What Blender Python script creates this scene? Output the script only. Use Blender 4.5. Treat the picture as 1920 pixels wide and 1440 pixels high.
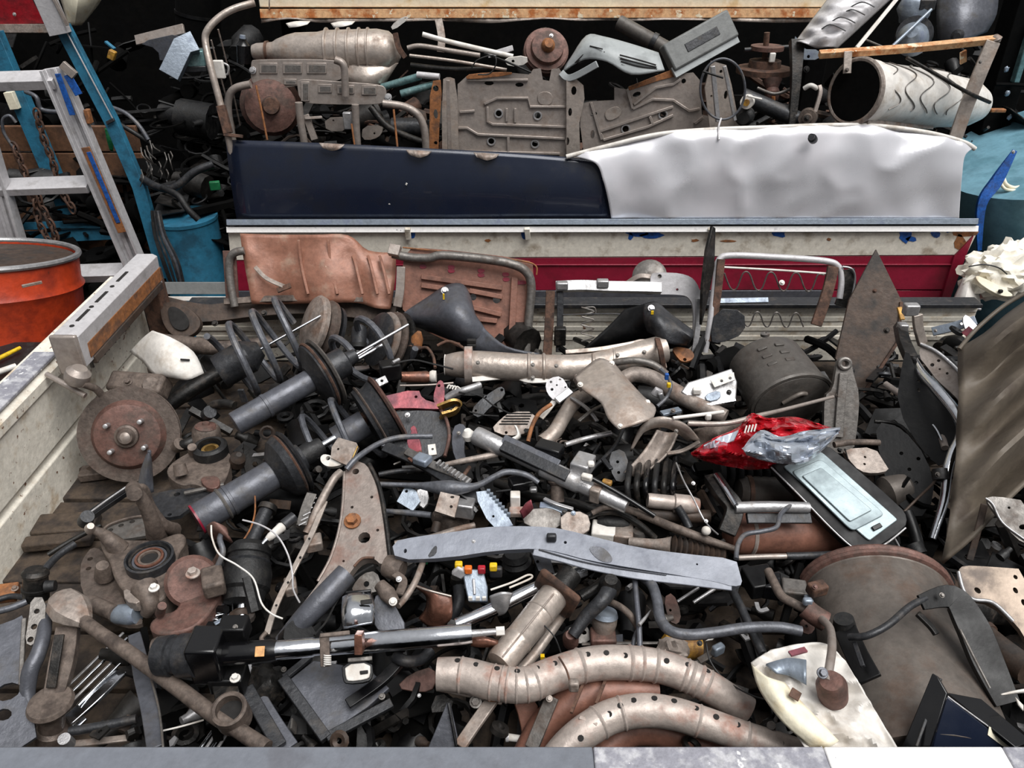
import bpy, bmesh, math, random
from mathutils import Vector, Matrix, noise
for o in list(bpy.data.objects): bpy.data.objects.remove(o)
SC = bpy.context.scene
COL = SC.collection
# ------------------------------------------------------------ camera, world, light
F = 1500.0; PITCH = math.radians(31.5); H = 1.125
CP, SP = math.cos(PITCH), math.sin(PITCH)
CAM = Vector((0, 0, H))
cd = bpy.data.cameras.new('camera'); cam = bpy.data.objects.new('camera', cd); COL.objects.link(cam)
cd.sensor_width = 36; cd.lens = 36 * F / 1920; cd.clip_start = .01
cam.location = CAM; cam.rotation_euler = (math.pi / 2 - PITCH, 0, 0); SC.camera = cam
w = bpy.data.worlds.new('overcast'); SC.world = w; w.use_nodes = True
nt = w.node_tree; bg = nt.nodes['Background']
tc = nt.nodes.new('ShaderNodeTexCoord'); sx = nt.nodes.new('ShaderNodeSeparateXYZ'); rp = nt.nodes.new('ShaderNodeValToRGB')
nt.links.new(tc.outputs['Generated'], sx.inputs[0]); nt.links.new(sx.outputs['Z'], rp.inputs[0]); nt.links.new(rp.outputs[0], bg.inputs[0])
rp.color_ramp.elements[0].position = 0.0; rp.color_ramp.elements[0].color = (.26, .27, .29, 1)
rp.color_ramp.elements[1].position = 1.0; rp.color_ramp.elements[1].color = (1.0, 1.0, 1.02, 1)
bg.inputs[1].default_value = 0.5
sd = bpy.data.lights.new('sun', 'SUN'); sun = bpy.data.objects.new('sun', sd); COL.objects.link(sun)
sd.energy = 3.7; sd.angle = math.radians(48); sd.color = (1.0, .985, .965)
sun.rotation_euler = Vector((.34, -.34, 1.0)).to_track_quat('Z', 'Y').to_euler()
VS = SC.view_settings
VS.view_transform = 'Standard'; VS.look = 'None'; VS.gamma = 1.0; VS.use_curve_mapping = False
VS.exposure = 0.16
# ------------------------------------------------------------ photo geometry helpers
def ray(px, py):
    dx, dy = (px - 960) / F, (py - 720) / F
    return Vector((dx, CP - dy * SP, -(SP + dy * CP)))
def P(px, py, z):                       # point of the place at height z
    r = ray(px, py); return CAM + r * ((z - H) / r.z)
def Y(px, py, y):                       # point of the place at distance y
    r = ray(px, py); return CAM + r * (y / r.y)
def V(p): return p if isinstance(p, Vector) else P(*p)
AX = Vector((0, CP, -SP))
def M2(p, px): return (p - CAM).dot(AX) * px / F        # size in metres of px pixels at p
def rrect(q, f=.16):                       # four corners -> outline with cut corners
    o = []
    for i in range(4):
        a, b, c = q[i - 1], q[i], q[(i + 1) % 4]
        o += [(b[0] + (a[0] - b[0]) * f, b[1] + (a[1] - b[1]) * f), (b[0] + (a[0] - b[0]) * f * .25, b[1] + (a[1] - b[1]) * f * .25), (b[0] + (c[0] - b[0]) * f * .25, b[1] + (c[1] - b[1]) * f * .25), (b[0] + (c[0] - b[0]) * f, b[1] + (c[1] - b[1]) * f)]
    return o
def hz(z): return (Vector((0, 0, z)), Vector((0, 0, 1)))
def vy(y, tilt=0): return (Vector((0, y, 0)), Vector((0, -math.cos(tilt), math.sin(tilt))))
def p3(a, b, c):
    a, b, c = V(a), V(b), V(c); n = (b - a).cross(c - a).normalized()
    return (a, n if n.dot(CAM - a) > 0 else -n)
def ti(p, n):
    p = V(p); n = Vector(n).normalized(); return (p, n)
def on(pl, px, py, off=0):
    o, n = pl; r = ray(px, py); t = (o + n * off - CAM).dot(n) / r.dot(n); return CAM + r * t
def tocam(p, up=0, side=0):
    n = (CAM - p).normalized(); return (n + Vector((side, 0, up))).normalized()
# ------------------------------------------------------------ materials
def C(h):
    h = h.lstrip('#'); v = [int(h[i:i + 2], 16) / 255 for i in (0, 2, 4)]
    return tuple((x / 12.92 if x <= .04045 else ((x + .055) / 1.055) ** 2.4) for x in v) + (1,)
MAT = {}
def mat(name, base, spot=None, amt=.55, scale=14, rough=.5, metal=0.0, bump=.12, chip=None, camt=.66, cscale=45, soft=.1, spec=.5, coat=0, var=1.0):
    scale *= 2.4; cscale *= 1.8; bump *= 2.2
    m = bpy.data.materials.new(name); m.use_nodes = True; t = m.node_tree; L = t.links.new; N = t.nodes.new
    b = t.nodes['Principled BSDF']
    tc = N('ShaderNodeTexCoord'); oi = N('ShaderNodeObjectInfo')
    mu = N('ShaderNodeMath'); mu.operation = 'MULTIPLY'; mu.inputs[1].default_value = 37.0; L(oi.outputs['Random'], mu.inputs[0])
    def nz(sc, det=6, ro=.6):
        n = N('ShaderNodeTexNoise'); n.noise_dimensions = '4D'; n.inputs['Scale'].default_value = sc; n.inputs['Detail'].default_value = det
        n.inputs['Roughness'].default_value = ro; L(tc.outputs['Object'], n.inputs['Vector']); L(mu.outputs[0], n.inputs['W']); return n.outputs[0]
    def thr(src, a, s):
        r = N('ShaderNodeMapRange'); r.interpolation_type = 'SMOOTHSTEP'; r.inputs[1].default_value = a - s; r.inputs[2].default_value = a + s; L(src, r.inputs[0]); return r.outputs[0]
    n1 = nz(scale)
    col = None
    def mix(f, a, bc):
        x = N('ShaderNodeMix'); x.data_type = 'RGBA'; L(f, x.inputs[0])
        if isinstance(a, tuple): x.inputs[6].default_value = a
        else: L(a, x.inputs[6])
        x.inputs[7].default_value = bc; return x.outputs[2]
    col = C(base)
    f1 = None
    if spot:
        f1 = thr(n1, amt, soft); col = mix(f1, col, C(spot))
    if chip:
        f2 = thr(nz(cscale, 4, .65), camt, .025); col = mix(f2, col, C(chip))
    g = nz(scale * 3.2, 7, .72)
    hs = N('ShaderNodeHueSaturation'); vr = N('ShaderNodeMapRange'); vr.inputs[1].default_value = .3; vr.inputs[2].default_value = .7
    vr.inputs[3].default_value = 1 - .5 * var; vr.inputs[4].default_value = 1 + .38 * var; L(g, vr.inputs[0]); L(vr.outputs[0], hs.inputs['Value'])
    if isinstance(col, tuple): hs.inputs['Color'].default_value = col
    else: L(col, hs.inputs['Color'])
    L(hs.outputs[0], b.inputs['Base Color'])
    rr = N('ShaderNodeMapRange'); rr.inputs[1].default_value = .3; rr.inputs[2].default_value = .7
    rr.inputs[3].default_value = max(.04, rough - .13); rr.inputs[4].default_value = min(1, rough + .17); L(n1, rr.inputs[0]); L(rr.outputs[0], b.inputs['Roughness'])
    if f1 is not None and metal > 0:
        mr = N('ShaderNodeMapRange'); mr.inputs[3].default_value = metal; mr.inputs[4].default_value = metal * .25; L(f1, mr.inputs[0]); L(mr.outputs[0], b.inputs['Metallic'])
    else: b.inputs['Metallic'].default_value = metal
    b.inputs['Specular IOR Level'].default_value = spec
    b.inputs['Coat Weight'].default_value = coat
    if bump:
        bp = N('ShaderNodeBump'); bp.inputs['Strength'].default_value = bump; bp.inputs['Distance'].default_value = .004; L(nz(scale * 3.5, 5), bp.inputs['Height']); L(bp.outputs[0], b.inputs['Normal'])
    MAT[name] = m; return m
mat('dark', '#272625', '#3a332d', .58, 18, .42, .55)
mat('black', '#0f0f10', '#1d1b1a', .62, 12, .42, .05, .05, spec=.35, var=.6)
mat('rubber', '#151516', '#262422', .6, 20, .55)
mat('char', '#333437', '#403c39', .6, 14, .42, .35)
mat('bluegrey', '#595b62', '#4a4848', .6, 9, .38, .35, var=0.6)
mat('barblue', '#7c808a', '#565a66', .63, 6, .42, .15, chip='#3a3a40', camt=.72, cscale=16, var=0.35)
mat('grey', '#77736f', '#564c45', .58, 12, .45, .55, var=0.8)
mat('seatgrey', '#a0968f', '#7d7067', .6, 9, .4, .45, var=0.45)
mat('silver', '#b3b2b3', '#827d79', .62, 12, .38, .7, var=0.4)
mat('chrome', '#d6d9de', '#77787c', .68, 10, .14, 1.0, .04, var=0.3)
mat('blackgloss', '#0c0c0e', None, .6, 10, .24, .0, .02, coat=.15, var=.3)
mat('trayblack', '#101012', '#19181a', .6, 10, .5, .0, .03, spec=.25, var=.4)
mat('stickertan', '#cf9a62', None, rough=.5, bump=0)
mat('tan', '#978c84', '#7d685b', .57, 10, .5, .35, chip='#6d4a36', camt=.74, cscale=30)
mat('cattan', '#b2a79e', '#8e7d71', .58, 9, .4, .55, var=0.55)
mat('shinytan', '#6c6157', '#574a41', .58, 8, .3, .75, .05, var=.5)
mat('armgrey', '#91867f', '#785f55', .58, 9, .42, .45, chip='#5f463b', camt=.74, cscale=30, var=.6)
mat('rust', '#5e4335', '#3d2e27', .52, 16, .78)
mat('rustor', '#97623a', '#6b4a35', .55, 14, .7, .1)
mat('knuckle', '#6b5f57', '#463c36', .55, 14, .62, .25)
mat('discrust', '#6d5048', '#54433c', .55, 12, .6, .3)
mat('discgrey', '#6b6059', '#54463f', .55, 12, .45, .5)
mat('pinkrust', '#b3a79f', '#9b7364', .6, 9, .48, .35, chip='#6b4638', camt=.73, cscale=34, var=0.6)
mat('brownpan', '#835a4b', '#644337', .57, 8, .5, .1, chip='#b59d8c', camt=.72, cscale=24, var=0.6)
mat('brownsheet', '#8f6351', '#9c8270', .62, 7, .42, .15, chip='#c4b09c', camt=.71, cscale=20, var=0.6)
mat('darkbrown', '#4a3c33', '#35302d', .55, 8, .55, .2)
mat('muffler', '#6b645e', '#5a4a40', .58, 6, .5, .35, var=0.6)
mat('mufdark', '#57534f', '#463f3a', .56, 8, .5, .3, var=0.6)
mat('tanpanel', '#5f564b', '#4a4037', .6, 5, .6, var=0.45)
mat('white', '#e3ddd0', '#c4b49e', .6, 10, .5, 0, chip='#6f4a35', camt=.65, cscale=38, var=0.45)
mat('whitegate', '#e2dccf', '#a39684', .6, 7, .5, 0, chip='#a5673a', camt=.72, cscale=30, var=0.45)
mat('cream', '#ece4cc', '#d9c49a', .62, 8, .5, 0, chip='#b4763e', camt=.72, cscale=24, var=0.3)
mat('creamrust', '#cfa377', '#a9622f', .55, 12, .7, 0, chip='#ded0b4', camt=.6, cscale=18, var=0.7)
mat('palewhite', '#dcd8d2', '#bdb4a9', .58, 8, .45, var=0.3)
mat('foam', '#f0ebde', '#d5cbb8', .62, 8, .9, var=0.3)
mat('railwhite', '#eeecea', '#c9c7c8', .66, 16, .5, 0, chip='#8c8b90', camt=.7, cscale=40, var=0.2)
mat('railgrey', '#70747c', '#62646b', .6, 8, .45, .1, chip='#a99a95', camt=.75, cscale=36, var=0.3)
mat('railworn', '#8f8f98', '#b9b9bd', .55, 22, .5, .1, chip='#eeeeee', camt=.64, cscale=26, var=0.5)
mat('redpaint', '#8d1c35', '#74182b', .58, 5, .3, 0, coat=.2, var=0.3)
mat('redgloss', '#c2202f', '#98141f', .56, 12, .18, .35, coat=.6, var=0.4)
mat('navy', '#1b2233', '#151a27', .55, 4, .25, .2, .03, coat=.2, var=0.12)
mat('silversheet', '#dcdce1', '#d2d0d5', .56, 2, .28, .3, .03, var=0.06)
mat('crushsilver', '#b9c0cb', '#9da4ae', .56, 9, .24, .55, .05, var=0.3)
mat('bluepaint', '#2f7391', '#24576f', .55, 8, .5, 0, chip='#8b7a66', camt=.72, cscale=26, var=0.5)
mat('bluechip', '#1c57a8', '#17417c', .55, 20, .5)
mat('orangedrum', '#b23c1d', '#8d2c15', .57, 6, .4, 0, chip='#5a2a1c', camt=.73, cscale=18, var=0.5)
mat('redcloth', '#8e1420', '#6d0f19', .55, 7, .5)
mat('alu', '#c2c0c2', '#a09d9d', .6, 10, .48, .25, var=0.3)
mat('wood', '#463a2f', '#2b2420', .52, 9, .8, 0, .3)
mat('woodwall', '#6a4a34', '#4c3526', .55, 6, .8)
mat('yellow', '#e0b81c', None, rough=.4, bump=0)
mat('orange', '#dd6a1a', None, rough=.4, bump=0)
mat('redplug', '#a8182a', None, rough=.4, bump=0)
mat('green', '#1f7a4a', None, rough=.5, bump=0)
mat('gold', '#a8874e', '#7a5c30', .58, 14, .3, .7)
mat('copper', '#8c6252', '#6d4a3d', .55, 10, .3, .7)
mat('redbracket', '#a0525a', '#75404a', .52, 8, .42, .25)
mat('teal', '#6b8a8b', '#8fa9a8', .6, 12, .35, .4)
mat('bluesilver', '#8d97a3', '#737c8f', .6, 12, .42, .5, var=0.4)
mat('glass', '#8c9a9e', '#7b898e', .6, 6, .4, .3, var=0.2)
mat('ventgrey', '#9a9fa0', '#868a8b', .6, 8, .5, var=0.2)
mat('boxgrey', '#6e706f', '#5d5e5e', .6, 8, .5, var=0.3)
mat('yellowrust', '#b08433', '#7a5630', .55, 16, .5, .2)
mat('hose', '#5b5d63', '#6b6764', .6, 10, .42, .3)
mat('ground', '#2e2722', '#1d1917', .5, 3, .9)
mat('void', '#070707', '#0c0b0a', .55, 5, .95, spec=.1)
mat('shadedark', '#181614', '#24201d', .55, 10, .5, .2)  # shade of the pile's gaps put into the scrap colour
mat('slot', '#1a1817', None, rough=.8, bump=0)
mat('bluewall', '#6d98a9', '#55808f', .55, 4, .5, 0, chip='#9c8a70', camt=.73, cscale=14, var=0.4)
# ------------------------------------------------------------ mesh building
def cat(pts, k=6, closed=False):
    n = len(pts)
    if n < 3 and not closed: return list(pts)
    out = []
    rng = n if closed else n - 1
    for i in range(rng):
        if closed: a, b, c, d = pts[(i - 1) % n], pts[i], pts[(i + 1) % n], pts[(i + 2) % n]
        else: a, b, c, d = pts[max(i - 1, 0)], pts[i], pts[i + 1], pts[min(i + 2, n - 1)]
        for j in range(k):
            t = j / k; t2 = t * t; t3 = t2 * t
            out.append(.5 * ((2 * b) + (c - a) * t + (2 * a - 5 * b + 4 * c - d) * t2 + (3 * b - a - 3 * c + d) * t3))
    if not closed: out.append(pts[-1])
    return out
def frames(pts, up0=None, closed=False):
    n = len(pts); T = []
    for i in range(n):
        a = pts[(i - 1) % n] if (closed or i > 0) else pts[0]
        b = pts[(i + 1) % n] if (closed or i < n - 1) else pts[-1]
        d = (b - a); T.append(d.normalized() if d.length > 1e-9 else Vector((1, 0, 0)))
    fr = []
    up = Vector(up0) if up0 is not None else (Vector((0, 0, 1)) if abs(T[0].z) < .9 else Vector((0, 1, 0)))
    for t in T:
        s = t.cross(up)
        if s.length < 1e-6: s = t.cross(Vector((.3, .8, .5)))
        s.normalize(); u = s.cross(t).normalized()
        if up0 is None: up = u
        fr.append((t, s, u))
    return fr
def g_sweep(pts, sec, up=None, closed=False, scl=None, caps=True):
    fr = frames(pts, up, closed); k = len(sec); vs, fs = [], []
    for i, p in enumerate(pts):
        t, s, u = fr[i]; q = scl[i] if scl else 1
        for a, b in sec: vs.append(p + s * (a * q) + u * (b * q))
    n = len(pts)
    for i in range(n if closed else n - 1):
        j = (i + 1) % n
        for m in range(k):
            m2 = (m + 1) % k; fs.append((i * k + m, i * k + m2, j * k + m2, j * k + m))
    if caps and not closed: fs.append(tuple(range(k))[::-1]); fs.append(tuple(range((n - 1) * k, n * k)))
    return vs, fs
def circ(r, n): return [(r * math.cos(2 * math.pi * i / n), r * math.sin(2 * math.pi * i / n)) for i in range(n)]
def g_tube(pts, rad, n=10, closed=False, caps=True):
    if not isinstance(rad, (list, tuple)): rad = [rad] * len(pts)
    return g_sweep(pts, circ(1, n), None, closed, rad, caps)
def g_lathe(A, B, prof, n=24, sq=None):            # prof: (distance from A, radius); closed solid or tube
    ax = (B - A).normalized(); s = ax.cross(Vector((0, 0, 1)) if abs(ax.z) < .95 else Vector((1, 0, 0))).normalized(); u = s.cross(ax)
    sw, su = sq or (1, 1); vs, fs = [], []
    for d, r in prof:
        r = max(r, 1e-5)
        for i in range(n):
            a = 2 * math.pi * i / n; vs.append(A + ax * d + s * (r * sw * math.cos(a)) + u * (r * su * math.sin(a)))
    for j in range(len(prof) - 1):
        for i in range(n):
            k = (i + 1) % n; fs.append((j * n + i, j * n + k, (j + 1) * n + k, (j + 1) * n + i))
    fs.append(tuple(range(n))[::-1]); fs.append(tuple(range((len(prof) - 1) * n, len(prof) * n)))
    return vs, fs
def chaikin(p, k):
    for _ in range(k):
        q = []
        for i in range(len(p)):
            a, b = p[i], p[(i + 1) % len(p)]
            q += [a * .75 + b * .25, a * .25 + b * .75]
        p = q
    return p
def g_plate(out, n, th, holes=()):
    bm = bmesh.new(); es = []
    for loop in [out] + list(holes):
        vs = [bm.verts.new(p) for p in loop]
        for i in range(len(vs)):
            if (vs[i].co - vs[(i + 1) % len(vs)].co).length > 1e-7: es.append(bm.edges.new((vs[i], vs[(i + 1) % len(vs)])))
    if holes:
        bmesh.ops.triangle_fill(bm, use_beauty=True, use_dissolve=False, edges=es, normal=n)
    else:
        bmesh.ops.contextual_create(bm, geom=es)
    fcs = list(bm.faces)
    for f in fcs:
        f.normal_update()
        if f.normal.dot(n) < 0: f.normal_flip()
    r = bmesh.ops.extrude_face_region(bm, geom=fcs, use_keep_orig=True)
    mv = [v for v in r['geom'] if isinstance(v, bmesh.types.BMVert)]
    for v in mv: v.co -= n * th
    bmesh.ops.recalc_face_normals(bm, faces=bm.faces)
    bm.verts.index_update(); vs = [v.co.copy() for v in bm.verts]; fs = [tuple(v.index for v in f.verts) for f in bm.faces]; bm.free()
    return vs, fs
def g_grid(rows, k=4):
    R = [cat(r, k) for r in rows]; cols = [cat([R[i][j] for i in range(len(R))], k) for j in range(len(R[0]))]
    m, n = len(cols[0]), len(cols); vs = [cols[j][i] for i in range(m) for j in range(n)]
    fs = [(i * n + j, i * n + j + 1, (i + 1) * n + j + 1, (i + 1) * n + j) for i in range(m - 1) for j in range(n - 1)]
    return vs, fs, m, n
def g_box(c, ax, d):
    c = Vector(c); vs = []
    for x in (-1, 1):
        for y in (-1, 1):
            for z in (-1, 1): vs.append(c + ax[0] * (x * d[0] / 2) + ax[1] * (y * d[1] / 2) + ax[2] * (z * d[2] / 2))
    return vs, [(0, 1, 3, 2), (4, 6, 7, 5), (0, 4, 5, 1), (2, 3, 7, 6), (0, 2, 6, 4), (1, 5, 7, 3)]
WAX = (Vector((1, 0, 0)), Vector((0, 1, 0)), Vector((0, 0, 1)))
def join(*gs):
    vs, fs = [], []
    for v, f in gs:
        o = len(vs); vs += list(v); fs += [tuple(i + o for i in q) for q in f]
    return vs, fs
def surf(q, R, px, py):                  # point where the sight line first meets a tube along q
    r = ray(px, py).normalized(); best = None
    for p in q:
        t_ = (p - CAM).dot(r); c = CAM + r * t_; dd = (c - p).length
        if best is None or dd < best[0]: best = (dd, t_, p)
    dd, t_, p = best; c = CAM + r * (t_ - math.sqrt(max(R * R - dd * dd, 0))); return c, (c - p).normalized()
THINGS = []
class T:
    def __init__(s, name, label, cat_, group=None, kind=None):
        s.name, s.label, s.cat, s.group, s.kind, s.parts = name, label, cat_, group, kind, []; THINGS.append(s)
    def add(s, name, geo, m, par=None, bev=0, thick=0, ang=38, flat=False, label=None, mesh=None):
        s.parts.append(dict(name=name, geo=geo, m=m, par=par, bev=bev, thick=thick, ang=ang, flat=flat, label=label)); return len(s.parts) - 1
    def tu(s, name, m, pts, d, par=None, k=6, n=10, closed=False, label=None):
        pts = [V(p) for p in pts]; mid = pts[len(pts) // 2]
        if isinstance(d, (list, tuple)):
            dd = [Vector((x, 0, 0)) for x in d]; dd = [v.x for v in cat(dd, k, closed)] if len(pts) > 2 else list(d); rad = [M2(mid, x) / 2 for x in dd]
        else: rad = M2(mid, d) / 2
        q = cat(pts, k, closed) if len(pts) > 2 else pts
        return s.add(name, g_tube(q, rad, n, closed), m, par, label=label)
    def la(s, name, m, A, B, prof, par=None, n=24, sq=None, label=None):
        A, B = V(A), V(B); L = (B - A).length; return s.add(name, g_lathe(A, B, [(f * L, M2(A, d) / 2) for f, d in prof], n, sq), m, par, ang=32, label=label)
    def lm(s, name, m, A, B, prof, par=None, n=24, sq=None, label=None):          # metres
        return s.add(name, g_lathe(V(A), V(B), prof, n, sq), m, par, ang=32, label=label)
    def pl(s, name, m, plane, out, th, holes=(), r=1, bev=.0012, off=0, par=None, label=None):
        n = plane[1]; o = [on(plane, x, y, off) for x, y in out]
        o = chaikin(o, r) if r else o
        hs = []
        for h in holes:
            c = on(plane, h[0], h[1], off)
            if len(h) == 3: a = b = M2(c, h[2]) / 2; ang = 0
            else: a, b = M2(c, h[2]) / 2, M2(c, h[3]) / 2; ang = math.radians(h[4]) if len(h) > 4 else 0
            s1 = n.cross(Vector((0, 1, 0)) if abs(n.y) < .9 else Vector((0, 0, 1))).normalized()
            if s1.x < 0: s1 = -s1
            s2 = n.cross(s1)
            if len(h) > 3:
                c0, s0 = math.cos(ang), math.sin(ang); e1 = s1 * c0 + s2 * s0; e2 = s2 * c0 - s1 * s0
            else: e1, e2 = s1, s2
            hs.append([c + e1 * (a * math.cos(2 * math.pi * i / 10)) + e2 * (b * math.sin(2 * math.pi * i / 10)) for i in range(10)])
        return s.add(name, g_plate(o, n, th, hs), m, par, bev if not holes else 0, label=label)
    def ba(s, name, m, pts, wpx, hpx, up=None, par=None, k=6, bev=.0012, scl=None, label=None, curve=True):
        pts = [V(p) for p in pts]; mid = pts[len(pts) // 2]; a, b = M2(mid, wpx) / 2, M2(mid, hpx) / 2
        q = cat(pts, k) if len(pts) > 2 and curve else pts
        if scl: scl = [v.x for v in cat([Vector((x, 0, 0)) for x in scl], k)] if len(q) != len(pts) else scl
        return s.add(name, g_sweep(q, [(-a, -b), (a, -b), (a, b), (-a, b)], up, False, scl), m, par, bev, label=label)
    def ch(s, name, m, pts, wpx, hpx, up=None, par=None, k=6, t=.003, label=None):           # open channel, opening along -up
        pts = [V(p) for p in pts]; mid = pts[len(pts) // 2]; a, b = M2(mid, wpx) / 2, M2(mid, hpx) / 2
        q = cat(pts, k) if len(pts) > 2 else pts
        sec = [(-a, -b), (-a + t, -b), (-a + t, b - t), (a - t, b - t), (a - t, -b), (a, -b), (a, b), (-a, b)]
        return s.add(name, g_sweep(q, sec, up), m, par, .0008, label=label)
    def bx(s, name, m, c, d, ax=None, par=None, bev=.003, label=None, rz=0, rx=0, ry=0):
        if ax is None:
            R = Matrix.Rotation(rz, 3, 'Z') @ Matrix.Rotation(ry, 3, 'Y') @ Matrix.Rotation(rx, 3, 'X'); ax = [R @ a for a in WAX]
        return s.add(name, g_box(V(c), ax, d), m, par, bev, label=label)
    def pa(s, name, m, rows, th=.002, k=4, amp=0, fr=8, par=None, flat=False, seed=0, label=None, ridge=0):
        rows = [[V(p) for p in r] for r in rows]; vs, fs, mm, nn = g_grid(rows, k)
        if amp:
            nv = []
            for i, v in enumerate(vs):
                d = tocam(v); q = v * fr + Vector((seed * 3.7, seed * 1.3, 0)); h = noise.noise(q) + .5 * noise.noise(q * 2.3)
                if ridge: h = 1.2 - 2.4 * abs(h)
                nv.append(v + d * (amp * h))
            vs = nv
        return s.add(name, (vs, fs), m, par, thick=th, ang=50, flat=flat, label=label)
    def co(s, name, m, A, B, D, turns, d, par=None, sq=None, ph=0, n=8, label=None):
        A, B = V(A), V(B); ax = (B - A).normalized(); e = ax.cross(Vector((0, 0, 1)) if abs(ax.z) < .95 else Vector((1, 0, 0))).normalized(); u = e.cross(ax)
        L = (B - A).length; R = M2(A, D) / 2; N = int(turns * 20); pts = []
        for i in range(N + 1):
            a = 2 * math.pi * turns * i / N + ph; pts.append(A + ax * (L * i / N) + (e * math.cos(a) + u * math.sin(a)) * R)
        return s.add(name, g_tube(pts, M2(A, d) / 2, n), m, par, label=label)
    def bolt(s, p, n, dpx, m='grey', par=None, name='bolt', hgt=.6):
        p = V(p); n = Vector(n).normalized(); r = M2(p, dpx) / 2
        return s.add(name, join(g_lathe(p, p + n, [(-.001, r * 1.35), (r * .25, r * 1.35)], 14), g_lathe(p, p + n, [(r * .25, r * .9), (r * (.25 + hgt * 1.4), r * .9)], 6)), m, par, .0006)
    def wave(s, name, m, pts, amp, d, par=None):                                             # zig-zag spring wire along pts
        return s.tu(name, m, pts, d, par, k=5, n=6)
def build(s):
    allv = [v for p in s.parts for v in p['geo'][0]]
    lo = Vector((min(v.x for v in allv), min(v.y for v in allv), min(v.z for v in allv))); hi = Vector((max(v.x for v in allv), max(v.y for v in allv), 0))
    base = Vector(((lo.x + hi.x) / 2, (lo.y + hi.y) / 2, lo.z)); objs = []; root = None
    if len(s.parts) > 1 and not (s.kind == 'structure' and s.parts[0]['name'] == s.name):
        root = bpy.data.objects.new(s.name, None); root.empty_display_size = .02; COL.objects.link(root); root.location = base
    for i, p in enumerate(s.parts):
        nm = s.name if (root is None and i == 0) else p['name']
        me = bpy.data.meshes.new(nm); me.from_pydata([tuple(v - base) for v in p['geo'][0]], [], p['geo'][1]); me.update()
        if not p['flat']:
            for f in me.polygons: f.use_smooth = True
            me.set_sharp_from_angle(angle=math.radians(p['ang']))
        ms = p['m'] if isinstance(p['m'], list) else [p['m']]
        for x in ms: me.materials.append(MAT[x])
        if 'mi' in p: 
            for f, q in zip(me.polygons, p['mi']): f.material_index = q
        ob = bpy.data.objects.new(nm, me); COL.objects.link(ob)
        if p['thick']:
            mo = ob.modifiers.new('solid', 'SOLIDIFY'); mo.thickness = p['thick']; mo.offset = 0
        if p['bev']:
            mo = ob.modifiers.new('bevel', 'BEVEL'); mo.width = p['bev']; mo.segments = 2; mo.limit_method = 'ANGLE'; mo.angle_limit = math.radians(45)
        if p['par'] is not None: ob.parent = objs[p['par']]
        elif root is not None: ob.parent = root
        elif i > 0: ob.parent = objs[0]
        else: ob.location = base; root0 = ob
        if p['label']: ob['label'] = p['label']
        objs.append(ob)
    r = root if root is not None else objs[0]
    r['label'] = s.label
    if s.kind: r['kind'] = s.kind
    if s.cat and s.kind != 'structure': r['category'] = s.cat
    if s.group: r['group'] = s.group
def rod(name, label, m, pts, d, cat_='rod', group=None, n=10, k=6):
    t = T(name, label, cat_, group); t.tu(name, m, pts, d, n=n, k=k); return t
UPZ = Vector((0, 0, 1))
# ------------------------------------------------------------ structure
def g_blob(c, r, amp, fr, seed=0, sub=4):
    bm = bmesh.new(); bmesh.ops.create_icosphere(bm, subdivisions=sub, radius=1); c = V(c)
    for v in bm.verts:
        d = v.co.normalized(); q = d * fr + Vector((seed * 5.1, seed, 0)); h = 1 + amp * (noise.noise(q) + .5 * noise.noise(q * 2.1))
        v.co = c + Vector((d.x * r[0], d.y * r[1], d.z * r[2])) * h
    bm.verts.index_update(); out = ([v.co.copy() for v in bm.verts], [tuple(v.index for v in f.verts) for f in bm.faces]); bm.free(); return out
t = T('ground', 'dark oily scrapyard ground under the trucks', 'ground', kind='structure')
t.add('ground', g_box((0, 2, -.82), WAX, (9, 10, .04)), 'ground')
t = T('wall_backdrop', 'added black backdrop wall behind the scrap that cuts low sky light', 'wall', kind='structure')
t.add('wall_backdrop', g_box((0, 4.0, .2), WAX, (8, .06, 2.0)), 'void')  # added backdrop, black to limit light from the horizon
t = T('wall_light_block', 'added black wall at the left that cuts low sky light', 'wall', kind='structure')
t.add('wall_light_block', g_box((-2.5, 2.4, .2), WAX, (.06, 3.6, 2.0)), 'void')  # added side wall, black to limit horizon light from the left
t = T('floor', 'wooden plank floor of the near truck bed', 'floor', kind='structure')
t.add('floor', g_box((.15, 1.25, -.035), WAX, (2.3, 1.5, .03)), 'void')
random.seed(3)
for i in range(12):
    t.add('plank', g_box((.15, .56 + i * .122, -.011 + random.uniform(-.002, .002)), WAX, (2.28, .114, .022)), 'wood', bev=.003)
t = T('wall_left', 'white chipped steel side board of the near truck bed', 'wall', kind='structure')
t.add('wall_left', g_sweep([Vector((-1.0, .3, 0)), Vector((-1.0, 1.92, 0))], [(-.045, -.1), (.02, -.1), (.02, .09), (.012, .096), (.012, .108), (.02, .114), (.02, .235), (.026, .24), (.026, .262), (.012, .277), (-.045, .277)], (0, 0, 1)), 'white', bev=.002)
t.add('top_rail', g_box((-1.005, .98, .281), WAX, (.05, 1.05, .008)), 'railworn', bev=.002)
t.add('corner_post', g_box((-.925, 1.885, .16), WAX, (.05, .05, .30)), 'rust', bev=.004)
for i in range(5):
    a = Vector((-.978, 1.55 + i * .06, .235)); t.add('louvre', g_tube(cat([a + Vector((.002, 0, -.05)), a + Vector((.006, -.005, .0)), a + Vector((.006, .02, .005)), a + Vector((.002, .022, -.05))], 5), .004, 6), 'grey')
t = T('wall_front', 'near rail of the truck bed at the bottom of the picture', 'wall', kind='structure')
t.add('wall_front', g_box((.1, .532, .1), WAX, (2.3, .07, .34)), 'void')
xs = [-1.05, P(1112, 1405, .277).x, P(1546, 1405, .277).x, P(1882, 1405, .277).x, 1.25]
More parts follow.
